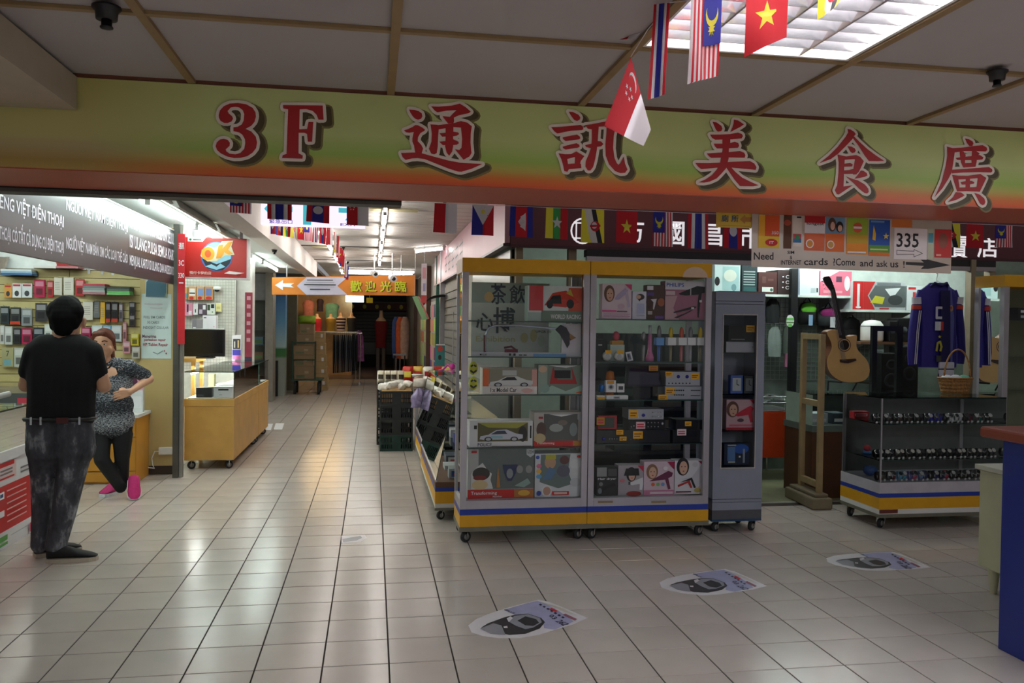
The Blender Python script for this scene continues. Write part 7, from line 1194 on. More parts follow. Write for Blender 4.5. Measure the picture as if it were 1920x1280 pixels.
prints(m, (XC+.001, ya, .0), (0, yb-ya, 0), (0, 0, .60), [('r', 0, .2, 1, .72, PR_), ('r', .62, .78, .82, .98, C(232, 206, 206)), ('r', .64, .93, .80, .98, PR_), ('r', .64, .79, .80, .81, PR_), ('r', .66, .84, .78, .86, G_), ('r', .66, .88, .78, .9, G_), ('r', .86, .84, .98, .86, G_), ('r', .86, .79, .98, .81, G_)]+[('r', .72, .64-.07*i, .92, .655-.07*i, C(236, 180, 176)) for i in range(6)]+[('r', .64, .58, .69, .66, W_), ('r', .65, .6, .68, .64, C(50, 60, 120)), ('r', .64, .38, .69, .45, W_), ('r', .62, .1, .72, .16, C(90, 160, 70)), ('r', .62, .05, .72, .08, C(90, 160, 70)), ('r', .75, .12, .95, .13, LG_), ('r', .95, .03, .99, .14, C(190, 40, 80))], (1, 0, 0)); m.raw('posters', ca)
for k, (yy, col, lb) in enumerate(((5.75, (226, 200, 190), 'pale phone box at the near end of the glass phone counter'), (6.0, (120, 170, 210), 'light blue phone box in the glass phone counter'), (6.2, (206, 200, 176), 'cream phone box in the glass phone counter'), (6.42, (180, 172, 140), 'tan phone box at the far end of the glass phone counter'))):
    carton('phone_box', lb, 'box', -2.72, -2.50, yy, yy+.17, .667, .71, C(*col), [('r', .1, .2, .9, .8, W_)], 'phone boxes in the glass counter')
    tp = MB(); prints(tp, (-2.70, yy+.01, .7105), (.18, 0, 0), (0, .15, 0), [('r', .1, .1, .9, .9, C(150, 190, 220) if k % 2 else C(220, 214, 206)), ('r', .2, .3, .8, .6, C(226, 130, 170))], (0, 0, 1))
carton('phone_box', 'dark box with a white mark standing in the glass phone counter', 'box', -2.8, -2.75, 6.05, 6.2, .667, .82, C(40, 44, 60), [('d', .5, .5, .3, .2, W_)]); carton('phone_box', 'orange box standing in the glass phone counter', 'box', -2.72, -2.66, 6.3, 6.5, .712, .83, C(220, 110, 50), [('r', .2, .3, .8, .7, C(206, 200, 110))])
t = thing('lamp_arm', 'white curved lamp arm lying over the phone counter', 'lamp', (-2.8, 6.1, .95)); MB().tube([(-3.1, 5.7, .957), (-2.9, 5.9, .965), (-2.7, 6.2, .99), (-2.55, 6.45, 1.03)], [.012, .018, .022, .02], WHITE, 10).build('arm', t)
carton('shelf_unit', 'low white shelf unit of goods behind the phone counter', 'shelf', -3.9, -2.76, 8.6, 8.9, .001, .9, C(150, 140, 112), [('r', .02, .05, .98, .3, C(90, 80, 66)), ('r', .02, .36, .98, .62, C(110, 90, 70)), ('r', .02, .68, .98, .95, C(80, 84, 84)), ('r', .5, .7, .6, .9, C(200, 60, 80)), ('r', .65, .7, .8, .92, C(190, 196, 190)), ('r', .3, .4, .45, .6, W_)])
# ================================================================== OK shop: lit red sign, counter, wire wall, television
ok = thing('lightbox_sign', 'red light-box sign with orange letters in a blue oval', 'sign', P(406, 525, 9.0)); x0, x1, z0, z1 = rect(346, 446, 466, 523, 9.0)
MB().box(x0, x1, 9.0, 9.14, z0, z1, M('sign_frame_white', (226, 220, 220), .5)).build('frame', ok, .004)
m = MB(); OKR = M('ok_red', (186, 36, 30), .35, var=.02); OKB = M('ok_blue', (60, 120, 200), .4, var=.03); OKL = M('ok_sky', (150, 206, 226), .4, var=.03); OKO = M('ok_orange', (244, 164, 40), .4, var=.03)
prints(m, (x0, 8.999, z0), (x1-x0, 0, 0), (0, 0, z1-z0), [('r', .0, .04, .97, 1, OKR), ('p', [(.05, .9), (.28, .9), (.33, 1), (.05, 1)], C(226, 232, 226)), ('d', .09, .945, .02, .03, C(30, 90, 60)), ('r', .13, .93, .26, .96, C(60, 110, 80)), ('d', .50, .55, .245, .36, OKB), ('d', .50, .56, .225, .33, OKL), ('p', [(.27, .50), (.5, .36), (.73, .5), (.7, .38), (.6, .22), (.5, .2), (.35, .26)], C(40, 50, 60)), ('p', [(.32, .3), (.42, .36), (.5, .3), (.56, .38), (.64, .3), (.5, .22)], OKL), ('p', [(.25, .55), (.27, .70), (.36, .80), (.46, .76), (.52, .80), (.58, .92), (.76, .95), (.73, .80), (.78, .60), (.64, .58), (.5, .44), (.36, .42)], C(232, 226, 190)), ('d', .365, .61, .105, .165, OKO), ('d', .365, .61, .05, .09, C(226, 96, 40)), ('p', [(.49, .50), (.53, .82), (.60, .84), (.59, .74), (.68, .90), (.75, .92), (.68, .72), (.76, .62), (.69, .60), (.62, .66), (.57, .52)], OKO), ('t', '預付卡特約店', .08, .10, .42, .18, C(236, 206, 200)), ('r', .08, .06, .42, .07, C(236, 150, 140)), ('p', [(.62, .14), (.70, .2), (.94, .16), (.8, .12)], C(236, 232, 228)), ('r', .82, .08, .88, .12, C(120, 40, 40))], (0, -1, 0), e=.0008); m.raw('sign_print', ok)
for a in (x0+.08, x1-.08): MB().box(a-.015, a+.015, 9.05, 9.08, z1, 2.519, STEEL).build('hanger', ok)
# wooden counter on casters, two units
XK0, XK1 = -1.94, -1.44
cbn = []
for k, (y0, y1, lb) in enumerate(((9.17, 11.1, 'nearer honey-wood counter with a lit glass top'), (11.12, 12.1, 'farther honey-wood counter unit with a glass top'))):
    t = thing('wood_counter', lb, 'display counter', ((XK0+XK1)/2, (y0+y1)/2, 0), 'wood counters under the red light-box sign'); cbn.append(t)
    MB().box(XK0, XK1, y0, y1, .10, .665, WOODY).build('body', t, .003); MB().box(XK0-.004, XK1+.004, y0-.004, y1, .667, .748, WOODY).build('band', t, .003)
    MB().box(XK0+.03, XK1-.02, y0+.02, y1-.02, .749, .756, M('lit_white_tray', (236, 240, 238), .5)).build('tray', t)
    MB().poly([(XK0, y0+.006, .748), (XK1, y0+.006, .748), (XK1, y0+.006, 1.025), (XK0, y0+.006, 1.025)], GLASS).build('front_glass', t); MB().poly([(XK1-.004, y0+.006, .748), (XK1-.004, y1, .748), (XK1-.004, y1, 1.025), (XK1-.004, y0+.006, 1.025)], GLASS).build('side_glass', t); MB().box(XK0, XK1, y0, y1, 1.026, 1.034, GLASS).build('top_glass', t)
    e = MB(); e.bar((XK0, y0, 1.03), (XK1, y0, 1.03), .007, .009, GLASSEDGE); e.bar((XK1, y0, 1.03), (XK1, y1, 1.03), .007, .009, GLASSEDGE); e.bar((XK1-.002, y0+.004, .75), (XK1-.002, y0+.004, 1.025), .006, .006, GLASSEDGE); e.build('glass_edges', t)
    MB().tube([(XK0+.05, y0+.1, 1.005), (XK0+.05, y1-.1, 1.005)], .009, M('counter_led', (250, 255, 250), .5, var=0, emit=TUBE*2.2), 8).build('strip_lamp', t)
    for (a, b) in ((XK0+.06, y0+.06), (XK1-.06, y0+.06), (XK0+.06, y1-.1), (XK1-.06, y1-.1)): caster(t, a, b, .042, .0995)
def inct(lbl, cat, x0, x1, y0, y1, z1, col, items): carton('counter_item', lbl, cat, x0, x1, y0, y1, .757, z1, C(*col), items, 'things in the wood counter')
inct('black wedge-shaped display inside the wood counter', 'display', -1.84, -1.68, 9.25, 9.36, .86, (24, 26, 28), [('r', .1, .1, .5, .3, DG)]); inct('white phone box with a black stripe inside the wood counter', 'box', -1.66, -1.47, 9.24, 9.40, .87, (232, 234, 236), [('r', .25, .65, .8, .8, K_), ('r', .3, .2, .45, .28, LG_)]); inct('tall cream box inside the wood counter', 'box', -1.78, -1.72, 9.6, 9.7, .98, (236, 228, 170), [('r', .1, .2, .9, .3, Y_)]); inct('pile of pale packets inside the wood counter', 'packet', -1.75, -1.5, 9.8, 10.1, .85, (236, 240, 226), [('r', .1, .2, .9, .8, W_)])
inct('orange carded phones along the side of the wood counter', 'pack', -1.56, -1.47, 10.0, 10.35, .78, (226, 100, 60), [('r', .1, .2, .9, .8, OR)]); inct('second orange card further along the wood counter', 'pack', -1.56, -1.47, 10.5, 10.8, .78, (226, 110, 70), [('r', .1, .2, .9, .8, OR)]); inct('grey device at the far end of the wood counter', 'device', -1.7, -1.5, 11.4, 11.7, .84, (150, 150, 150), [('r', .1, .2, .9, .8, G_)])
# wire-grid wall with boxes
YV = 12.15; wv = struct(MB().box(-6.9, P(441, 600, YV).x, YV, YV+.06, 0, 2.52, M('pale_green_wall', (232, 232, 222), .7)).build('wall_wire_back'))
m = MB(); xa, xb = P(340, 600, YV).x, P(440, 600, YV).x; WIR = M('wire_white', (190, 186, 176), .4, .3)
for i in range(19): u = xa+(xb-xa)*i/18; m.box(u-.002, u+.002, YV-.02, YV-.016, .9, 2.2, WIR)
for i in range(31): zz = .9+i*.043; m.box(xa, xb, YV-.016, YV-.012, zz-.002, zz+.002, WIR)
o = m.build('wire_grid', wv); o['kind'] = 'stuff'
for k, (a, b, c, d, col, it, lb) in enumerate(((346, 538, 352, 561, (196, 150, 90), [('r', .1, .1, .9, .5, C(90, 140, 150))], 'narrow brown phone card box at the left of the wire wall top row'), (353, 537, 368, 562, (206, 150, 96), [('r', .15, .3, .85, .85, C(230, 226, 220)), ('r', .15, .45, .85, .55, K_), ('d', .4, .14, .3, .12, R_)], 'brown card box with stripes on the wire wall'), (369, 537, 383, 562, (206, 152, 98), [('r', .15, .3, .85, .85, C(120, 150, 200)), ('d', .4, .14, .3, .12, R_)], 'brown card box with a blue picture on the wire wall'), (384, 537, 399, 562, (206, 150, 96), [('r', .15, .3, .85, .85, C(110, 130, 190)), ('d', .5, .14, .4, .12, R_)], 'brown card box at the right of the wire wall top row'),
    (346, 568, 361, 592, (226, 150, 176), [('r', .3, .3, .5, .9, C(70, 30, 50)), ('r', .5, .1, .9, .4, W_)], 'pink boxed dryer on the wire wall'), (362, 569, 371, 590, (236, 234, 236), [('r', .4, .2, .6, .5, K_)], 'white boxed gadget on the wire wall'), (372, 570, 387, 590, (90, 74, 86), [('r', .1, .1, .5, .5, C(206, 190, 206)), ('r', .55, .5, .9, .9, W_)], 'purple-grey boxed gadget on the wire wall'), (388, 569, 403, 590, (232, 236, 228), [('r', .05, .4, .4, .9, C(60, 80, 50)), ('r', .5, .6, .9, .95, K_), ('d', .7, .25, .1, .06, GN)], 'white and green boxed gadget on the wire wall'), (404, 568, 415, 584, (222, 214, 150), [('r', .2, .3, .8, .6, C(200, 190, 120))], 'cream packet at the right end of the wire wall row'))):
    inbox('gadget_box', lb, 'box', (a, b, c, d), YV-.08, .055, C(*col), it, None, 'boxes on the wire wall')
c = P(407, 541, YV-.1); t = thing('dome_camera', 'small white dome camera at the top of the wire wall', 'camera', (c.x, c.y, c.z-.04)); MB().lathe((c.x, c.y, c.z+.03), [(0, 0), (.05, 0), (.055, -.03), (.05, -.045), (0, -.045)], WHITE, 16).build('base', t); MB().ball((c.x, c.y, c.z-.018), (.033, .033, .028), BLACK, 12, 8).build('dome', t); MB().box(c.x-.02, c.x+.02, c.y, YV-.021, c.z+.03, c.z+.04, WHITE).build('bracket', t)
# desk, television, boxes on it
dk_ = thing('desk', 'light wooden desk behind the wood counter', 'desk', (-2.2, 10.1, 0)); zt = P(384, 672, 9.9).z
MB().box(-2.6, -1.96, 9.85, 10.40, zt-.04, zt, WOODY).build('desktop', dk_)
for a, b in ((-2.56, 9.9), (-2.0, 9.9), (-2.56, 10.36), (-2.0, 10.36)): MB().box(a-.02, a+.02, b-.02, b+.02, .0005, zt-.0405, WOODY).build('leg', dk_)
tv = thing('television', 'black flat television turned towards the corridor above the wood counter', 'television', P(384, 668, 9.95)); x0, x1, z0, z1 = rect(343, 617, 421, 664, 9.95); z0 = zt+.02
MB().box(x0, x1, 9.95, 10.0, z0, z1, M('tv_black', (26, 26, 30), .3)).build('bezel', tv, .006); MB().box(x0+.018, x1-.02, 9.9475, 9.9495, z0+.04, z1-.018, M('tv_screen', (18, 18, 22), .15)).build('screen', tv); MB().box(x0+.15, x1-.12, 9.9, 10.08, zt+.0005, zt+.019, BLACK).build('foot', tv)
bxz = P(384, 616, 11.8).z
shelf_t = thing('wall_shelf', 'short shelf above the television', 'shelf', P(384, 617, 11.8)); xa, xb = P(345, 600, 11.8).x, P(412, 600, 11.8).x; MB().box(xa, xb, 11.78, YV-.021, bxz-.02, bxz, WHITE).build('board', shelf_t)
inbox('gadget_box', 'grey box on the short shelf above the television', 'box', (360, 598, 379, 616), 11.82, .12, C(150, 146, 152), [('r', .05, .05, .45, .95, C(130, 126, 134)), ('r', .1, .02, .4, .15, W_)], bxz); inbox('gadget_box', 'large white box on the short shelf above the television', 'box', (380, 591, 405, 616), 11.82, .14, C(234, 234, 240), [('r', .08, .78, .28, .86, DG), ('d', .85, .15, .06, .05, C(220, 190, 210))], bxz)
# pillar with posters beyond the wire wall
xw0, xw1 = P(443, 600, 12.3).x, P(472, 600, 12.3).x
pp = struct(MB().box(xw0, xw1, 12.3, 12.6, 0, 2.52, M('pillar_white', (222, 220, 214), .6)).build('wall_pillar_white')); struct(MB().box(xw0-.09, xw0-.002, 12.32, 12.5, 0, 2.52, M('pillar_dark_strip', (78, 74, 64), .6)).build('trim_post_7'))  # white pillar with a dark upright strip on its left
t = thing('tall_poster', 'narrow dark red poster on the white pillar', 'poster', P(468, 690, 12.28)); x0, x1, z0, z1 = rect(459, 548, 473, 690, 12.29); MB().box(x0, x1, 12.29, 12.297, z0, z1, C(150, 50, 70)).build('sheet', t); m = MB(); prints(m, (x0, 12.289, z0), (x1-x0, 0, 0), (0, 0, z1-z0), [('r', .25, .95-.11*i-.05, .75, .95-.11*i, C(206, 150, 160)) for i in range(6)]+[('r', 0, 0, 1, .15, C(40, 30, 60))], (0, -1, 0)); m.raw('printing', t)
t = thing('gadget_stand', 'small white stand with coloured gadgets beside the pillar', 'stand', P(444, 678, 11.9)); c = P(444, 678, 11.9); z0 = 1.0345
MB().box(c.x-.06, c.x+.06, 11.88, 11.96, z0, z0+.34, C(226, 222, 226)).build('board', t); m = MB(); prints(m, (c.x-.06, 11.879, z0), (.12, 0, 0), (0, 0, .34), [('r', .1, .45, .9, .85, C(60, 56, 66)), ('r', .2, .5, .35, .75, C(206, 206, 190)), ('r', .6, .5, .75, .8, C(220, 190, 120)), ('r', .05, .2, .95, .42, C(70, 60, 170)), ('r', .05, .02, .95, .2, C(232, 130, 190))], (0, -1, 0)); m.raw('gadgets', t)
# ================================================================== FAR CORRIDOR
YQ = 16.9
sw_ = thing('shop_window', 'glass shop window numbered 325 beyond the wood counters', 'window', (-2.2, YQ, 0)); xg0, xg1 = P(472, 600, YQ).x, P(497, 600, YQ).x
MB().box(xg0-.9, xg1, YQ+.35, YQ+.38, .0, 2.5, M('window_inside', (120, 124, 118), .7, var=.3, scale=3)).build('back_board', sw_); MB().box(xg0-.9, xg1, YQ, YQ+.02, 1.98, 2.5, M('frosted_panel', (150, 152, 156), .4)).build('frosted_panel', sw_); MB().poly([(xg0-.9, YQ, .0), (xg1, YQ, .0), (xg1, YQ, 1.98), (xg0-.9, YQ, 1.98)], GLASS).build('pane', sw_)
for zz in (.5, .8, 1.1, 1.4, 1.7): MB().box(xg0-.9, xg1, YQ+.15, YQ+.34, zz-.01, zz, G_).build('shelf_board', sw_)
m = MB(); x0, x1, z0, z1 = rect(496, 503, 508, 509, YQ); prints(m, (x0-.09, YQ-.002, z0), (x1-x0, 0, 0), (0, 0, z1-z0), [('t', '325', 0, 0, 1, 1, K_)], (0, -1, 0)); m.raw('number', sw_)
for k, (zz, col, lb) in enumerate(((.3, (170, 180, 40), 'lime crate low in the window of shop 325'), (1.11, (110, 150, 170), 'blue-grey goods in the window of shop 325'), (.81, (150, 120, 90), 'brown goods in the window of shop 325'))): carton('window_goods', lb, 'goods', xg0, xg1-.05, YQ+.16, YQ+.3, .0 if k == 0 else zz, .42 if k == 0 else zz+.15, C(*col), [('r', .1, .2, .9, .6, GN)])
struct(MB().box(P(497, 700, YQ).x, P(512, 700, YQ).x, YQ-.05, YQ+.4, 0, 2.6, M('steel_pillar', (150, 146, 140), .4, .4)).build('trim_post_8'))
def blue_mat():
    m = bpy.data.materials.new('blue_green_mural'); m.use_nodes = True; nt = m.node_tree; b = nt.nodes['Principled BSDF']; g = nt.nodes.new('ShaderNodeNewGeometry'); s = nt.nodes.new('ShaderNodeSeparateXYZ'); nt.links.new(g.outputs[0], s.inputs[0]); mr = nt.nodes.new('ShaderNodeMapRange'); mr.inputs[1].default_value = 0; mr.inputs[2].default_value = 2.2; nt.links.new(s.outputs[2], mr.inputs[0]); r = nt.nodes.new('ShaderNodeValToRGB'); e = r.color_ramp.elements; e[0].color = rgb((150, 160, 150)); e[1].color = rgb((60, 120, 190)); e[0].position = .36
    for p, c in ((.38, (60, 120, 60)), (.45, (50, 110, 60)), (.47, (170, 200, 206)), (.7, (110, 170, 210))): q_ = e.new(p); q_.color = rgb(c)
    nt.links.new(mr.outputs[0], r.inputs[0]); nt.links.new(r.outputs[0], b.inputs['Base Color']); return m
struct(MB().box(P(511, 640, 18.2).x, P(535, 640, 18.2).x, 18.2, 18.5, 0, 2.6, blue_mat()).build('wall_mural')); struct(MB().box(P(535, 640, 19.6).x, P(556, 640, 19.6).x, 19.6, 19.9, 0, 2.7, M('far_column', (110, 104, 84), .6)).build('trim_column')); tag(MB().box(P(511, 700, 18.0).x, P(520, 700, 18.0).x, 18.05, 18.15, .0005, .75, BLACK).build('leaning_board'), 'low black panel leaning at the foot of the blue mural', 'panel')
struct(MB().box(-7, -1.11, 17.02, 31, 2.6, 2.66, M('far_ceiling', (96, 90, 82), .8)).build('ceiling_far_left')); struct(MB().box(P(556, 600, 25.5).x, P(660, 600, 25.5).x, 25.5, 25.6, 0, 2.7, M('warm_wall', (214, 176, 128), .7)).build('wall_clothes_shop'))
fe = struct(MB().box(-4, 3, 30.0, 30.1, 0, 2.76, M('far_dark', (40, 40, 42), .8)).build('wall_far_end')); zz = .9
while zz < 2.3: MB().box(P(655, 640, 29.95).x, P(778, 640, 29.95).x, 29.95, 29.99, zz, zz+.1, M('shutter_slat', (74, 72, 72), .5, .3)).build('shutter_slat', fe); zz += .12
MB().box(P(655, 640, 29.95).x, P(778, 640, 29.95).x, 29.93, 29.98, .45, .88, M('far_glass_panel', (70, 72, 76), .3)).build('lower_panel', fe)
struct(MB().box(-1.25, 1.16, 23.5, 30, -.003, .002, M('reddish_floor', (150, 122, 108), .3)).build('floor_far'))
cw = struct(MB().box(1.17, 1.26, 9.95, 30, 0, 2.75, M('far_side_wall', (150, 146, 136), .7, var=.1)).build('wall_corridor_right')); struct(MB().box(1.165, 1.2, 7.15, 9.9, 0, 2.22, M('side_shop_glass', (110, 120, 116), .3)).build('wall_corridor_shop'))
zz = .1
while zz < 2.15: MB().box(1.145, 1.169, 10.6, 13.6, zz, zz+.10, M('shutter_grey', (128, 126, 120), .5, .3)).build('shutter_slat', cw); zz += .115
for k, (yy, mt) in enumerate(((13.7, STEEL), (14.6, M('green_post', (30, 80, 66), .5)), (17.2, M('brown_post', (80, 52, 40), .6)), (22.5, M('brown_post')))): struct(MB().box(1.08, 1.168, yy, yy+.14, 0, 2.75, mt).build('trim_post_%d' % (9+k)))
for k, (ya, yb, za, zb_, cols) in enumerate(((14.9, 17.0, .3, 2.0, ((196, 196, 190), (90, 100, 150), (206, 150, 160), (190, 196, 120))), (17.6, 20.5, .3, 2.0, ((206, 190, 186), (170, 110, 110), (110, 120, 150), (206, 200, 150))))):
    t = thing('poster_wall', ['nearer wall of colourful magazine posters along the corridor', 'farther wall of colourful magazine posters along the corridor'][k], 'posters', (1.15, (ya+yb)/2, za)); rr = random.Random(k)
    MB().box(1.155, 1.168, ya, yb, za, zb_, C(*cols[0])).build('board', t); m = MB(); prints(m, (1.154, yb, za), (0, ya-yb, 0), (0, 0, zb_-za), [('r', .02+.24*(i % 4), .02+.16*(i//4), .23+.24*(i % 4), .16+.16*(i//4), C(*[max(0, min(255, v+rr.randint(-40, 40))) for v in cols[rr.randint(1, 3)]])) for i in range(24)], (-1, 0, 0)); m.raw('posters', t)
x0, x1, z0, z1 = rect(790, 494, 800, 568, 12.2); t = thing('hanging_pennant', 'narrow white and red pennant hanging under the bright corridor lamp', 'pennant', ((x0+x1)/2, 12.2, z0)); MB().box(x0, x1, 12.2, 12.206, z0, z1, C(236, 226, 232)).build('cloth', t); MB().cyl(((x0+x1)/2, 12.203, z1), ((x0+x1)/2, 12.203, ZK-.001), .003, STEEL, 5).build('cord', t); m = MB(); prints(m, (x0, 12.199, z0), (x1-x0, 0, 0), (0, 0, z1-z0), [('r', 0, 0, 1, .2, C(206, 80, 80)), ('r', .3, .3, .8, .5, C(176, 170, 206)), ('r', .2, .62, .9, .9, C(230, 170, 180))], (0, -1, 0)); m.raw('printing', t)
A1, A2 = P(772, 556, 13.0), P(800, 600, 13.0); t = thing('slanted_sign', 'narrow green sign hanging at a slant under the corridor lamp', 'sign', (A2.x, 13.0, A2.z)); MB().prism([P(773, 556, 13), P(783, 555, 13), P(802, 598, 13), P(792, 600, 13)], (0, .03, 0), C(130, 170, 120)).build('board', t); MB().cyl(P(778, 556, 13.01), Vector((P(778, 556, 13.01).x, 13.01, ZK-.001)), .004, STEEL, 5).build('cord', t); MB().prism([P(784, 555, 13), P(787, 556, 13), P(805, 597, 13), P(802.5, 598, 13)], (0, .03, 0), C(206, 110, 110)).build('edge', t)
t = thing('dark_awning', 'dark bundled awning above the shutter on the right of the corridor', 'awning', P(812, 580, 13.4)); m = MB(); aw = M('awning_cloth', (34, 32, 34), .9); m.grid(lambda u, v: Vector((1.14-.38*math.sin(v*1.4), 13.15+.8*u, 2.02-.20*v*v+.02*math.sin(14*u+3*v))), 14, 8, aw); m.build('cloth', t)
x0, x1, z0, z1 = rect(817, 645, 834, 676, 12.6); t = thing('teal_poster', 'small teal poster with a red disc on the shutter', 'poster', ((x0+x1)/2, 12.6, z0)); MB().box(x0, x1, 12.6, 12.62, z0-.8, z1, C(60, 130, 134)).build('sheet', t); m = MB(); prints(m, (x0, 12.599, z0), (x1-x0, 0, 0), (0, 0, z1-z0), [('d', .5, .72, .3, .18, C(190, 70, 60)), ('d', .45, .2, .18, .16, C(40, 30, 30)), ('r', 0, .93, 1, 1, W_)], (0, -1, 0)); m.raw('printing', t)
# hand truck with cartons
CBD = M('carton_brown', (150, 126, 96), .8, var=.06); TG = M('truck_green', (36, 70, 56), .5)
YT = 18.5; ht = thing('hand_truck', 'green four-wheeled platform truck carrying cardboard boxes', 'hand truck', (-1.4, YT+.3, 0)); xa, xb = P(545, 700, YT).x, P(604, 700, YT).x
MB().box(xa, xb, YT, YT+.7, .30, .33, TG).build('platform', ht)
for a in (xa+.03, xb-.15): MB().cyl((a, YT+.05, .33), (a, YT+.05, 1.15), .018, TG, 8).build('upright', ht)
for z in (.75, 1.12): MB().cyl((xa+.03, YT+.05, z), (xb-.15, YT+.05, z), .015, TG, 8).build('crossbar', ht)
for a in (xa+.08, xb-.08):
    for b in (YT+.1, YT+.6): MB().lathe((a-.025, b, .13), [(0, 0), (.13, 0), (.13, .05), (0, .05)], RUBBER, 18, (1, 0, 0)).build('wheel', ht); MB().bar((a, b, .13), (a, b, .30), .03, .03, TG).build('wheel_bracket', ht)
bxs = [(552, 590, .331, .62, 'bottom cardboard box on the platform truck'), (551, 587, .621, .86, 'second cardboard box from the bottom on the platform truck'), (550, 589, .861, 1.06, 'third cardboard box from the bottom on the platform truck'), (556, 588, 1.061, 1.32, 'fourth cardboard box from the bottom on the platform truck'), (561, 588, 1.321, 1.53, 'topmost cardboard box on the platform truck')]
for k, (a, b, z0, z1, lb) in enumerate(bxs):
    x0, x1 = P(a, 690, YT+.12).x, P(b, 690, YT+.12).x; t = carton('cardboard_box', lb, 'box', x0, x1, YT+.12, YT+.55, z0, z1-.001, CBD, [('r', 0, .9, 1, .93, C(120, 96, 70)), ('r', .5, .4, .7, .6, C(180, 160, 130)), ('r', .1, .1, .5, .3, C(96, 110, 76))], 'boxes on the platform truck')
pillow('lime_bundle', 'lime green bundle on top of the cardboard boxes', 'bundle', ((P(575, 600, YT+.3).x), YT+.33, 1.62), (.19, .12, .09), M('lime_cloth', (150, 180, 50), .7), None, 0.)
for k in range(5):
    z0 = .0005+.27*k; t = carton('cardboard_box', ['bottom', 'second', 'third', 'fourth', 'topmost'][k]+' cardboard box of the stack behind the platform truck', 'box', P(590, 690, 19.6).x-.03*(k % 2), P(614-1.5*k, 690, 19.6).x, 19.6, 20.1, z0, z0+.268, M('carton_tan', (176, 150, 108), .8), [('r', 0, .46, 1, .5, C(150, 120, 84)), ('r', .6, .5, .8, .8, W_)], 'boxes behind the platform truck')
# jeans on a round rail
YJN = 22.0; jr = thing('clothes_rail', 'clothes rail hung with jeans in the far clothes shop', 'clothes rail', (-.7, YJN, 0)); xa, xb = P(588, 625, YJN).x, P(679, 625, YJN).x; zr = P(640, 624, YJN).z
MB().cyl((xa, YJN, zr), (xb, YJN, zr), .015, CHROME, 8).build('rail', jr)
for a in (xa+.05, xb-.05): MB().cyl((a, YJN, .0025), (a, YJN, zr), .015, CHROME, 8).build('upright', jr); MB().box(a-.02, a+.02, YJN-.25, YJN+.25, .0025, .03, CHROME).build('foot', jr)
JC = [(30, 34, 42), (90, 96, 104), (34, 38, 46), (110, 114, 118), (40, 44, 54), (26, 28, 34), (100, 110, 120), (36, 40, 50), (60, 66, 76), (28, 30, 36), (40, 44, 56), (24, 26, 30)]
for k in range(12):
    px = 626+3.9*k; c = P(px, 640, YJN-.05); zb = P(px, 699-.4*k, YJN).z; t = thing('jeans', '%s pair of jeans from the left on the far clothes rail' % ORD[k], 'jeans', (c.x, YJN-.02, zb), 'jeans on the far rail')
    m = MB(); loft(m, [((c.x, YJN-.02, zb+(zr-.05-zb)*f), .0262*a, .16*b) for f, a, b in ((0, .8, .75), (.4, 1, .85), (.8, 1, 1), (1, .7, .95))], M('denim_%d' % k, JC[k], .85), 12); m.build('legs', t); MB().tube([(c.x, YJN-.022, zr-.05), (c.x, YJN-.022, zr+.02)], .006, CHROME, 5).build('hanger', t)
t = thing('hung_dress', 'pink and violet dress at the right end of the clothes rail', 'dress', P(674, 670, 22.4)); c = P(674, 660, 22.4); m = MB(); loft(m, [((c.x, 22.4, .55), .13, .1), ((c.x, 22.4, .9), .11, .1), ((c.x, 22.4, 1.2), .09, .08), ((c.x-.02, 22.4, 1.36), .05, .06)], M('dress_pink', (150, 80, 140), .8, var=.4, scale=14), 16, .1); m.build('cloth', t); MB().tube([(c.x-.02, 22.4, 1.36), (c.x-.08, 22.02, zr+.02)], .006, CHROME, 5).build('hook', t)
# mannequin torsos above
SKM = M('mannequin_skin', (226, 184, 146), .5)
tsh = thing('display_shelf', 'long display shelf under the mannequin torsos', 'shelf', (-1.1, 23.4, 0)); xa, xb = P(583, 620, 23.3).x, P(672, 620, 23.3).x; zsf = P(640, 621.5, 23.3).z; MB().box(xa, xb, 23.2, 23.6, zsf-.04, zsf, WHITE).build('board', tsh)
for a in (xa+.06, xb-.06): MB().cyl((a, 23.4, .0025), (a, 23.4, zsf-.041), .02, STEEL, 8).build('support', tsh)
def torso(label, px, py0, py1, Y, col, name='mannequin_torso', full=False, z0=None, w=.13, mt=None):
    c = P(px, py1, Y); zb = c.z if z0 is None else z0; zt = P(px, py0, Y).z; h = zt-zb; t = thing(name, label, 'mannequin', (c.x, Y, zb), 'mannequins of the far clothes shop')
    m = MB(); loft(m, [((c.x, Y, zb+h*f), w*a, .11*b) for f, a, b in ((0.01, .85, .9), (.2, .8, .85), (.45, .95, 1), (.62, 1.05, 1), (.72, .95, .85))], mt or M('cloth_%d_%d_%d' % col, col, .8), 18); m.build('top', t)
    m = MB(); loft(m, [((c.x, Y, zb+h*f), w*a, .1*b) for f, a, b in ((.66, .98, .9), (.76, .75, .7), (.82, .35, .5), (.92, .3, .45), (1, .26, .4))], SKM, 16); m.build('neck_and_shoulders', t)
    return t
torso('mannequin torso in a red top', 594, 588, 621, 23.4, (206, 40, 56), z0=zsf+.001); torso('mannequin torso in an olive skirt top', 620, 588, 621, 23.4, (150, 120, 40), z0=zsf+.001)
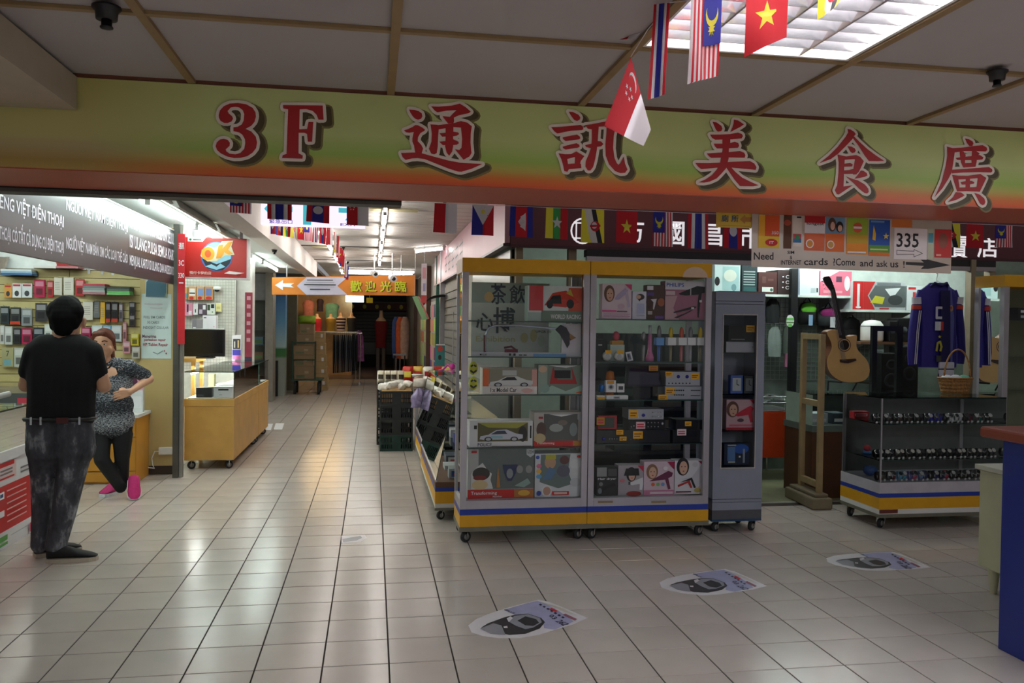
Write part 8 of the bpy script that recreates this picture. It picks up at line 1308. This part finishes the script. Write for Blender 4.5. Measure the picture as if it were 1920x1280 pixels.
def stripe_m():
    m = M('striped_knit', (220, 200, 190), .8); nt = m.node_tree; b = nt.nodes['Principled BSDF']; tc = nt.nodes.new('ShaderNodeNewGeometry'); s = nt.nodes.new('ShaderNodeSeparateXYZ'); nt.links.new(tc.outputs[0], s.inputs[0]); k = nt.nodes.new('ShaderNodeMath'); k.operation = 'MULTIPLY'; k.inputs[1].default_value = 75; nt.links.new(s.outputs[2], k.inputs[0]); si = nt.nodes.new('ShaderNodeMath'); si.operation = 'SINE'; nt.links.new(k.outputs[0], si.inputs[0]); r = nt.nodes.new('ShaderNodeValToRGB'); r.color_ramp.elements[0].position = .45; r.color_ramp.elements[1].position = .55; r.color_ramp.elements[0].color = rgb((60, 36, 50)); r.color_ramp.elements[1].color = rgb((226, 206, 196)); nt.links.new(si.outputs[0], r.inputs[0]); nt.links.new(r.outputs[0], b.inputs['Base Color']); return m
torso('mannequin torso in a striped top', 639, 586, 621, 23.4, (0, 0, 0), z0=zsf+.001, mt=stripe_m()); torso('mannequin torso in a black top', 659, 586, 621, 23.4, (30, 28, 30), z0=zsf+.001)
def hung(label, px, py0, py1, Y, col, w):
    c = P(px, py1, Y); zt = P(px, py0, Y).z; t = thing('blouse', label, 'garment', (c.x, Y, c.z), 'tops hung in the far clothes shop'); m = MB(); loft(m, [((c.x, Y, c.z+(zt-c.z)*f), w*a, .09) for f, a in ((0, .9), (.5, .85), (.8, 1), (.93, .8), (1, .3))], M('hung_%d_%d_%d' % col, col, .8, var=.2, scale=10), 16, .06); m.build('cloth', t); MB().cyl((c.x, Y, zt), (c.x, Y, 2.60 if c.x < -1.1 else 2.749), .004, STEEL, 5).build('wire', t)
hung('teal patterned top hung high in the far clothes shop', 622, 568, 597, 24.2, (120, 180, 160), .2); hung('pink top hung at the left of the far clothes shop', 578, 562, 600, 24.2, (206, 130, 120), .17); hung('dark patterned scarf hung beside the pink top', 600, 560, 584, 24.2, (60, 44, 60), .1)
lamp('warm spot tube over the far clothes shop', (-1.75, 22.9, 2.54), (-.75, 22.9, 2.54), M('warm_tube', (255, 214, 150), .5, var=0, emit=TUBE*2))
torso('distant mannequin in a dark red jumper', 714, 582, 660, 27.5, (130, 24, 34), z0=.75, w=.2)
t = thing('mannequin_stand', 'pale stand under the distant red mannequin', 'stand', (P(714, 660, 27.5).x, 27.5, .0025)); cx = P(714, 660, 27.5).x
for dx in (-.09, .09): MB().tube([(cx+dx, 27.5, .0025), (cx+dx, 27.5, .749)], .06, M('grey_trousers', (120, 112, 110), .8), 10).build('trouser_leg', t)
for k, (px, col, lb) in enumerate(((743, (60, 90, 170), 'blue and red shirts hung on the right of the far corridor'), (750, (206, 100, 60), 'orange shirt hung on the right of the far corridor'), (758, (196, 170, 160), 'pale coat on a mannequin on the right of the far corridor'))):
    c = P(px, 640, 24.5); t = thing('hung_coat', lb, 'garment', (c.x, 24.5, .55), 'coats on the right of the far corridor'); m = MB(); loft(m, [((c.x, 24.5-.2*k, z), w, .1) for z, w in ((.55, .1), (.9, .13), (1.3, .13), (1.6, .12), (1.75, .06))], M('coat_%d' % k, col, .8, var=.2, scale=9), 16, .06); m.build('cloth', t); MB().cyl((c.x, 24.5-.2*k, .0025), (c.x, 24.5-.2*k, .55), .02, STEEL, 6).build('stand', t)
stt = thing('side_table', 'small dark table in the distance beside the food stall', 'table', P(748, 700, 20)); a, b = P(738, 664, 20), P(762, 664, 20); MB().box(a.x, b.x, 20, 20.4, a.z-.03, a.z, G_).build('top', stt)
for u in (a.x+.03, b.x-.03): MB().cyl((u, 20.2, .0005), (u, 20.2, a.z-.031), .015, BLACK, 6).build('leg', stt)
x0, x1, z0, z1 = rect(648, 554, 682, 566, 25.2); t = thing('lit_sign', 'small lit blue and white sign in the far corridor', 'sign', ((x0+x1)/2, 25.2, z0)); MB().box(x0, x1, 25.2, 25.3, z0, z1, M('far_lit', (214, 236, 240), .5, emit=1.5)).build('box', t); MB().cyl(((x0+x1)/2, 25.25, z1), ((x0+x1)/2, 25.25, 2.749), .01, STEEL, 6).build('hanger', t)
x0, x1, z0, z1 = rect(687, 558, 699, 568, 25); t = thing('yellow_sign', 'small yellow square sign in the far corridor', 'sign', ((x0+x1)/2, 25, z0)); MB().box(x0, x1, 25, 25.02, z0, z1, C(226, 210, 40)).build('sheet', t); MB().cyl(((x0+x1)/2, 25.01, z1), ((x0+x1)/2, 25.01, 2.749), .006, STEEL, 6).build('hanger', t)
x0, x1, z0, z1 = rect(640, 568, 775, 582, 29.6); t = thing('shop_valance', 'dark red shop valance with yellow marks at the corridor end', 'valance', ((x0+x1)/2, 29.6, z0)); MB().box(x0, x1, 29.6, 29.8, z0, z1, C(70, 24, 30)).build('board', t); m = MB(); prints(m, (x0, 29.599, z0), (x1-x0, 0, 0), (0, 0, z1-z0), [('d', .15+.17*i, .5, .025, .3, C(190, 180, 60)) for i in range(5)], (0, -1, 0)); m.raw('marks', t); MB().box(x0, x0+.05, 29.81, 29.99, z0, z1, BLACK).build('bracket', t)
# pink fan stick on the showcase side
t = thing('pinwheel_stick', 'thin stick with a magenta ribbon behind the showcase edge', 'stick', P(848, 690, 10.6)); a = P(848, 690, 10.6); b = P(850, 585, 10.6); MB().cyl(Vector((a.x, a.y, .771)), b, .006, STEEL, 6).build('stick', t); m = MB(); m.tube([a, a+Vector((-.06, 0, .04)), a+Vector((-.12, 0, -.02)), a+Vector((-.17, 0, -.03))], .014, M('magenta_ribbon', (206, 50, 160), .5), 6); m.ball(a+Vector((0, 0, .02)), (.04, .03, .04), M('magenta_ribbon'), 8, 6); m.build('ribbon', t)
# ================================================================== PEOPLE
def blob_mesh(name, parts, voxel, mat, parent, smooth=4, matfn=None, mats=()):
    """one continuous surface grown round tapered limbs: parts = (p, rp, q, rq[, flatten_y])"""
    m = MB()
    for it in parts:
        p, rp, q_, rq = Vector(it[0]), it[1], Vector(it[2]), it[3]; fy = it[4] if len(it) > 4 else 1.
        n = max(2, int((q_-p).length/(min(rp, rq)*.4))+2)
        for i in range(n):
            f = i/(n-1); r = rp+(rq-rp)*f; m.ball(p.lerp(q_, f), (r, r*fy, r), mat, 12, 8)
    me = bpy.data.meshes.new('b'); me.from_pydata(m.v, [], m.f); o = bpy.data.objects.new('b', me); COL.objects.link(o)
    r = o.modifiers.new('r', 'REMESH'); r.mode = 'VOXEL'; r.voxel_size = voxel; s = o.modifiers.new('s', 'SMOOTH'); s.factor = .5; s.iterations = smooth
    dg = bpy.context.evaluated_depsgraph_get(); dg.update(); me2 = bpy.data.meshes.new_from_object(o.evaluated_get(dg)); bpy.data.objects.remove(o)
    me2.materials.clear(); me2.materials.append(mat)
    for x in mats: me2.materials.append(x)
    for pl in me2.polygons:
        pl.use_smooth = True
        if matfn: pl.material_index = matfn(pl.center)
    return place(name, me2, parent)
def hand(wr, d, pn, side, s=1., curl=.5):
    """palm + five fingers; d = direction of the fingers, pn = palm normal, side = direction of the thumb"""
    wr, d, pn, side = Vector(wr), Vector(d).normalized(), Vector(pn).normalized(), Vector(side).normalized(); o = []
    for k in range(4):
        off = side*(.036-.024*k)*s; kn = wr+d*.085*s+off; o.append((wr+off*.6, .014*s, kn, .0115*s))
        L = (.040, .045, .042, .033)[k]*s; a = kn+(d*math.cos(curl)+pn*math.sin(curl))*L; b = a+(d*math.cos(curl*2.1)+pn*math.sin(curl*2.1))*L*.8
        o += [(kn, .0088*s, a, .0078*s), (a, .0078*s, b, .0068*s)]
    t0 = wr+d*.03*s+side*.03*s; t1 = t0+(side*.6+d*.7+pn*.3).normalized()*.038*s; o += [(t0-side*.012*s, .014*s, t1, .010*s), (t1, .010*s, t1+(d*.9+pn*.4).normalized()*.03*s, .008*s)]
    return o
SKIN = M('skin', (214, 164, 132), .5, var=.04); HAIRK = M('black_hair', (10, 9, 10), .8, spec=.15)
# ---- the man seen from behind
YM = 5.82; mn = thing('person', 'person seen from behind in a black T-shirt and washed grey jeans', 'person', (-2.02, YM, .0005))
def mp(px, py, dy=0.): v = P(px, py, YM); v.y += dy; return v
hd = mp(121, 594, .03); HS = 1.16
def hv(x, y, z): return hd+Vector((x, y, z))*HS
arm = []
for sh, el, ha in ((mp(64, 660), mp(44, 722, .04), mp(88, 724, .33)), (mp(174, 660), mp(191, 724, .04), mp(146, 724, .33))):
    wr = el.lerp(ha, .86); arm += [(sh, .05, el, .047), (el, .047, wr, .03)]+hand(wr, ha-el, (0, 0, -1), (1 if ha.x > sh.x else -1, .2, 0), 1., .6)
body = [(hv(0, .01, .02), .09, hv(0, .02, -.03), .086, 1.18), (hv(.005, .045, -.05), .064, hv(.01, .06, -.085), .048), (mp(119, 610, .03), .064, mp(116, 640, .01), .07), (hv(.086, .02, -.015), .018, hv(.086, .025, -.05), .013, .6), (hv(-.086, .02, -.015), .018, hv(-.086, .025, -.05), .013, .6), (hv(.01, .115, -.02), .015, hv(.01, .122, -.045), .016),
        (mp(90, 660), .085, mp(145, 660), .085, .8), (mp(115, 680), .12, mp(113, 770), .11, .7), (mp(90, 800), .06, mp(80, 920, .02), .045), (mp(80, 920, .02), .04, mp(75, 1012), .03), (mp(138, 800), .06, mp(126, 920, .015), .045), (mp(126, 920, .015), .04, mp(108, 1012, -.01), .03)]+arm
blob_mesh('body', body, .0065, SKIN, mn, 3)
blob_mesh('hair', [(hv(0, -.012, .045), .088, hv(0, -.02, -.0), .1, 1.02), (hv(-.03, -.015, .03), .08, hv(.03, -.015, .03), .08), (hv(0, -.038, -.01), .082, hv(0, -.045, -.06), .062), (hv(0, .05, .058), .076, hv(0, .075, .035), .058), (hv(-.045, -.01, -.005), .052, hv(-.05, -.02, -.05), .036), (hv(.045, -.01, -.005), .052, hv(.046, -.02, -.042), .034)], .007, HAIRK, mn, 2)
TEE = M('black_tshirt', (11, 11, 13), .9, var=.1, bump=.2, scale=7)
rows = [(mp(98, 641, .005), .052, mp(136, 641, .005), .052, .9)]
for i in range(12):
    y = 656+11*i; f = i/11; l, r_, rad = 86+4*math.sin(f*3), 148-6*math.sin(f*2), .105+.03*math.sin(min(1, f*1.6)*math.pi*.6)-.012*f; rows.append((mp(l, y), rad, mp(r_, y), rad, .86))
blob_mesh('t_shirt', rows+[(mp(66, 660), .074, mp(51, 696, .025), .064), (mp(172, 660), .074, mp(181, 698, .025), .064)], .009, TEE, mn, 16)
def denim():
    m = M('washed_denim', (52, 54, 60), .85, bump=.2, scale=14); nt = m.node_tree; b = nt.nodes['Principled BSDF']; g = nt.nodes.new('ShaderNodeNewGeometry'); n = nt.nodes.new('ShaderNodeTexNoise'); n.inputs['Scale'].default_value = 3.4; n.inputs['Detail'].default_value = 9; n.inputs['Roughness'].default_value = .62; mp_ = nt.nodes.new('ShaderNodeMapping'); mp_.inputs['Scale'].default_value = (2.4, 2.4, 1.2); nt.links.new(g.outputs[0], mp_.inputs[0]); nt.links.new(mp_.outputs[0], n.inputs[0]); r = nt.nodes.new('ShaderNodeValToRGB'); e = r.color_ramp.elements; e[0].position = .36; e[0].color = rgb((44, 46, 52)); e[1].position = .68; e[1].color = rgb((176, 178, 186)); q_ = e.new(.53); q_.color = rgb((76, 78, 85)); nt.links.new(n.outputs[0], r.inputs[0]); nt.links.new(r.outputs[0], b.inputs['Base Color']); return m
DEN = denim()
hip = [(mp(84, y), .112+.004*(i > 1), mp(141+i, y), .112+.004*(i > 1), .95) for i, y in enumerate((792, 804, 816, 828, 840))]
blob_mesh('jeans', hip+[(mp(83, 845), .104, mp(78, 895, .03), .078), (mp(78, 895, .03), .078, mp(74, 965, .03), .060), (mp(74, 965, .03), .060, mp(72, 1022, .02), .056), (mp(140, 845), .110, mp(133, 895, -.01), .092), (mp(133, 895, -.01), .092, mp(122, 960, -.02), .076), (mp(122, 960, -.02), .076, mp(108, 1020, -.03), .066)], .009, DEN, mn, 5)
m = MB(); bl = [mp(113, 784)+Vector((.203*math.copysign(abs(math.cos(a*math.pi/14))**.8, math.cos(a*math.pi/14)), .112*math.copysign(abs(math.sin(a*math.pi/14))**.6, math.sin(a*math.pi/14)), 0)) for a in range(29)]; m.tube(bl, .014, M('belt', (20, 18, 18), .5), 6, False); m.build('belt', mn)
for px in (72, 90, 160): MB().obox(mp(px, 785, -.122 if px < 150 else -.112), (.005, 0, 0), (0, .004, 0), (0, 0, .024), LG_).build('belt_loop', mn)
MB().obox(mp(130, 784, -.124), (.035, 0, 0), (0, .004, 0), (0, 0, .018), M('leather_patch', (84, 36, 34), .6)).build('leather_patch', mn)
SHK = M('black_shoe', (16, 16, 18), .7); SOL = M('shoe_sole', (190, 180, 160), .6)
def shoe(par, hx, hy, ang, L, mat, sole, nm='shoe', rot=None, z0=.0005):
    """lofted low shoe, heel at (hx, hy), toe along ang"""
    d = Vector((math.cos(ang), math.sin(ang), 0)); n_ = Vector((-d.y, d.x, 0)); m = MB(); ms = MB(); sec = ((0, .032, .075), (.08, .040, .085), (.25, .042, .090), (.45, .044, .075), (.65, .048, .055), (.85, .044, .040), (.97, .026, .028), (1, .006, .016))
    vs = []; n = 14; vso = []
    for f, w, h in sec:
        w, h = w*1.12, h*1.22; c = Vector((hx, hy, z0))+d*(f*L)
        for k in range(n):
            a = 2*math.pi*k/n; zz = .022+(h-.022)*.5*(1+math.sin(a)); vs.append(c+n_*(w*math.cos(a))+Vector((0, 0, zz)))
        vso.append([c+n_*(w+.004)+Vector((0, 0, .0)), c-n_*(w+.004), c-n_*(w+.004)+Vector((0, 0, .026)), c+n_*(w+.004)+Vector((0, 0, .026))])
    if rot:
        pv = Vector((hx, hy, z0))+d*L*.95; ax = n_; R = Matrix.Rotation(rot, 3, ax); vs = [pv+R @ (v-pv) for v in vs]; vso = [[pv+R @ (v-pv) for v in q_] for q_ in vso]
    ns = len(sec); m.add(vs, [(i*n+k, i*n+(k+1) % n, (i+1)*n+(k+1) % n, (i+1)*n+k) for i in range(ns-1) for k in range(n)]+[tuple(range(n-1, -1, -1))], mat, True); o = m.build(nm, par)
    fl = [v for q_ in vso for v in q_]; ms.add(fl, [(4*i+k, 4*i+(k+1) % 4, 4*i+4+(k+1) % 4, 4*i+4+k) for i in range(ns-1) for k in range(4)]+[(3, 2, 1, 0), tuple(4*(ns-1)+k for k in range(4))], sole); ms.build('sole', o)
    ml = MB()
    for f in (.38, .47, .56):
        c = Vector((hx, hy, z0+.088-(f-.38)*.17))+d*(f*L); p0, p1 = c-n_*.02, c+n_*.02
        if rot: p0, p1 = pv+R @ (p0-pv), pv+R @ (p1-pv)
        ml.tube([p0, (p0+p1)/2+Vector((0, 0, .006)), p1], .0035, sole if mat is not SHK else BLACK, 5)
    ml.build('laces', o); return o
a = PZ(62, 1046); shoe(mn, a.x, a.y+.02, .6, .29, SHK, SOL); a = PZ(84, 1056); shoe(mn, a.x+.005, a.y+.03, .1, .30, SHK, SOL)
# ---- the woman facing us
YW_ = 7.78; wn = thing('person', 'person in a grey knitted tunic and pink shoes leaning with a hand on the hip', 'person', (-2.2, YW_, .0005))
def wp_(px, py, dy=0.): v = P(px, py, YW_); v.y += dy; return v
h2 = wp_(193, 647); WS_ = 1.22
def wv(x, y, z): return h2+Vector((x, y, z))*WS_
el2, wr2 = wp_(276, 711, .06), wp_(250, 733, -.10)
hnd = hand(wr2, wp_(233, 737, -.13)-wr2, (-.2, .8, -.3), (0, -.1, 1), .92, .35)
blob_mesh('body', [(wv(0, .02, .03), 0.0864, wv(0, .0, -.03), 0.0816, 1.12), (wv(0, -.02, -.05), 0.0660, wv(0, -.035, -.085), 0.0432), (wv(-.04, -.025, -.03), 0.0384, wv(-.025, -.03, -.06), 0.0360), (wv(.04, -.025, -.03), 0.0384, wv(.025, -.03, -.06), 0.0360), (wv(0, -.082, .008), 0.0120, wv(0, -.094, -.022), 0.0174), (wv(-.013, -.085, -.026), 0.0096, wv(.013, -.085, -.026), 0.0096),
    (wv(-.074, .015, .0), 0.0144, wv(-.072, .015, -.035), 0.0120, .7), (wv(.074, .015, .0), 0.0144, wv(.072, .015, -.035), 0.0120, .7),
    (wp_(195, 668, .02), .048, wp_(200, 690, .02), .055), (wp_(180, 695, .02), .07, wp_(232, 693, .02), .07), (wp_(208, 705, .02), .12, wp_(208, 790, .02), .12, .8), (wp_(246, 692, .02), .045, el2, .042), (el2, .040, wr2, .025), (wp_(172, 695, .02), .045, wp_(158, 740, .02), .038), (wp_(158, 740, .02), .036, wp_(172, 770, -.05), .025), (wp_(190, 812, -.02), .05, wp_(198, 858, -.10), .045), (wp_(198, 858, -.10), .042, wp_(224, 905, -.05), .03), (wp_(230, 812), .05, wp_(230, 860, -.02), .042), (wp_(230, 860, -.02), .04, wp_(229, 908, .03), .03)]+hnd+hand(wp_(172, 770, -.05), (.3, -.2, -1), (1, 0, 0), (0, -1, 0), .9, .5), .0055, SKIN, wn, 3)
HR = M('reddish_hair', (110, 52, 28), .45, bump=.4, scale=70)
blob_mesh('hair', [(wv(0, .035, .05), 0.0912, wv(0, .05, -.01), 0.0888), (wv(-.045, -.015, .075), 0.032, wv(.02, -.028, .085), 0.032), (wv(.02, -.028, .085), 0.032, wv(.064, .0, .045), 0.026), (wv(-.055, -.005, .05), 0.0336, wv(-.07, .005, .0), 0.0216), (wv(.066, .01, .03), 0.020, wv(.076, .02, -.03), 0.014), (wv(0, .08, -.02), 0.0660, wv(.02, .08, -.08), 0.0480)], .006, HR, wn, 2)
EYEW = M('eye_white', (226, 222, 216), .3, var=0); EYEK = M('eye_dark', (26, 18, 16), .25, var=0); LIP = M('lips', (176, 84, 84), .45, var=0)
for sx in (-1, 1):
    e = MB(); e.ball(wv(sx*.031, -.068, .008), (.0145, .0115, .0065), EYEW, 12, 8); e.ball(wv(sx*.031, -.0755, .008), (.0072, .0045, .0062), EYEK, 10, 6); e.build('eye', wn)
    MB().tube([wv(sx*.015, -.076, .028), wv(sx*.032, -.075, .034), wv(sx*.05, -.066, .028)], [.0045, .005, .003], M('eyebrow', (70, 40, 30), .7), 6).build('eyebrow', wn)
m = MB(); m.ball(wv(0, -.077, -.047), (.027, .009, .0068), LIP, 12, 6); m.ball(wv(0, -.076, -.054), (.022, .009, .0075), LIP, 12, 6); m.build('lips', wn)
def knit():
    m = M('grey_knit', (80, 84, 90), .95, bump=.5, scale=90); nt = m.node_tree; b = nt.nodes['Principled BSDF']; g = nt.nodes.new('ShaderNodeNewGeometry'); mp_ = nt.nodes.new('ShaderNodeMapping'); mp_.inputs['Scale'].default_value = (70, 70, 230); nt.links.new(g.outputs[0], mp_.inputs[0]); n = nt.nodes.new('ShaderNodeTexNoise'); n.inputs['Scale'].default_value = 1; n.inputs['Detail'].default_value = 3; nt.links.new(mp_.outputs[0], n.inputs[0])
    s = nt.nodes.new('ShaderNodeSeparateXYZ'); nt.links.new(g.outputs[0], s.inputs[0]); w = nt.nodes.new('ShaderNodeMapRange'); k = nt.nodes.new('ShaderNodeMath'); k.operation = 'MULTIPLY'; k.inputs[1].default_value = 21; nt.links.new(s.outputs[2], k.inputs[0]); si = nt.nodes.new('ShaderNodeMath'); si.operation = 'SINE'; nt.links.new(k.outputs[0], si.inputs[0]); md = nt.nodes.new('ShaderNodeMath'); md.operation = 'MULTIPLY_ADD'; md.inputs[1].default_value = .075; nt.links.new(si.outputs[0], md.inputs[0]); nt.links.new(n.outputs[0], md.inputs[2])
    r = nt.nodes.new('ShaderNodeValToRGB'); e = r.color_ramp.elements; e[0].position = .47; e[0].color = rgb((34, 38, 46)); e[1].position = .72; e[1].color = rgb((190, 194, 200)); nt.links.new(md.outputs[0], r.inputs[0]); nt.links.new(r.outputs[0], b.inputs['Base Color']); return m
KN = knit()
blob_mesh('tunic', [(wp_(174, 690, .02), .066, wp_(242, 688, .02), .066, 1.0), (wp_(184, 682, .03), .05, wp_(190, 684, .03), .05), (wp_(214, 680, .03), .05, wp_(224, 682, .03), .05), (wp_(180, 698, .02), .082, wp_(236, 696, .02), .082, .9), (wp_(186, 720, .01), .115, wp_(224, 720, .01), .115, .95), (wp_(190, 760), .13, wp_(222, 760), .13, 1), (wp_(190, 786), .13, wp_(224, 786), .13, 1), (wp_(196, 796), .13, wp_(220, 796), .13, 1), (wp_(246, 692, .02), .065, wp_(268, 704, .05), .06), (wp_(170, 696, .02), .065, wp_(160, 735, .02), .055)], .008, KN, wn, 4)
LEG = M('black_leggings', (16, 15, 18), .8, bump=.2, scale=12)
blob_mesh('leggings', [(wp_(190, 800), .105, wp_(226, 800), .105, .9), (wp_(190, 815, -.02), .088, wp_(198, 858, -.10), .066), (wp_(198, 858, -.10), .066, wp_(224, 905, -.05), .048), (wp_(230, 815), .088, wp_(230, 860, -.02), .064), (wp_(230, 860, -.02), .064, wp_(229, 908, .03), .046), (wp_(224, 905, -.05), .048, wp_(228, 912, -.03), .05)], .008, LEG, wn, 3)
PKS = M('pink_shoe', (206, 44, 120), .7, bump=.2, scale=40); a = PZ(219, 924); shoe(wn, a.x, a.y+.02, -1.95, .21, PKS, W_)
a = PZ(251, 937); shoe(wn, a.x-.06, a.y+.19, -1.25, .21, PKS, W_, rot=.85)
MB().tube([wp_(183, 681, -.03), wp_(189, 690, -.05), wp_(198, 694, -.062), wp_(208, 689, -.05), wp_(213, 679, -.03)], .008, M('dark_neckline', (24, 24, 28), .8), 6).build('neckline', wn)
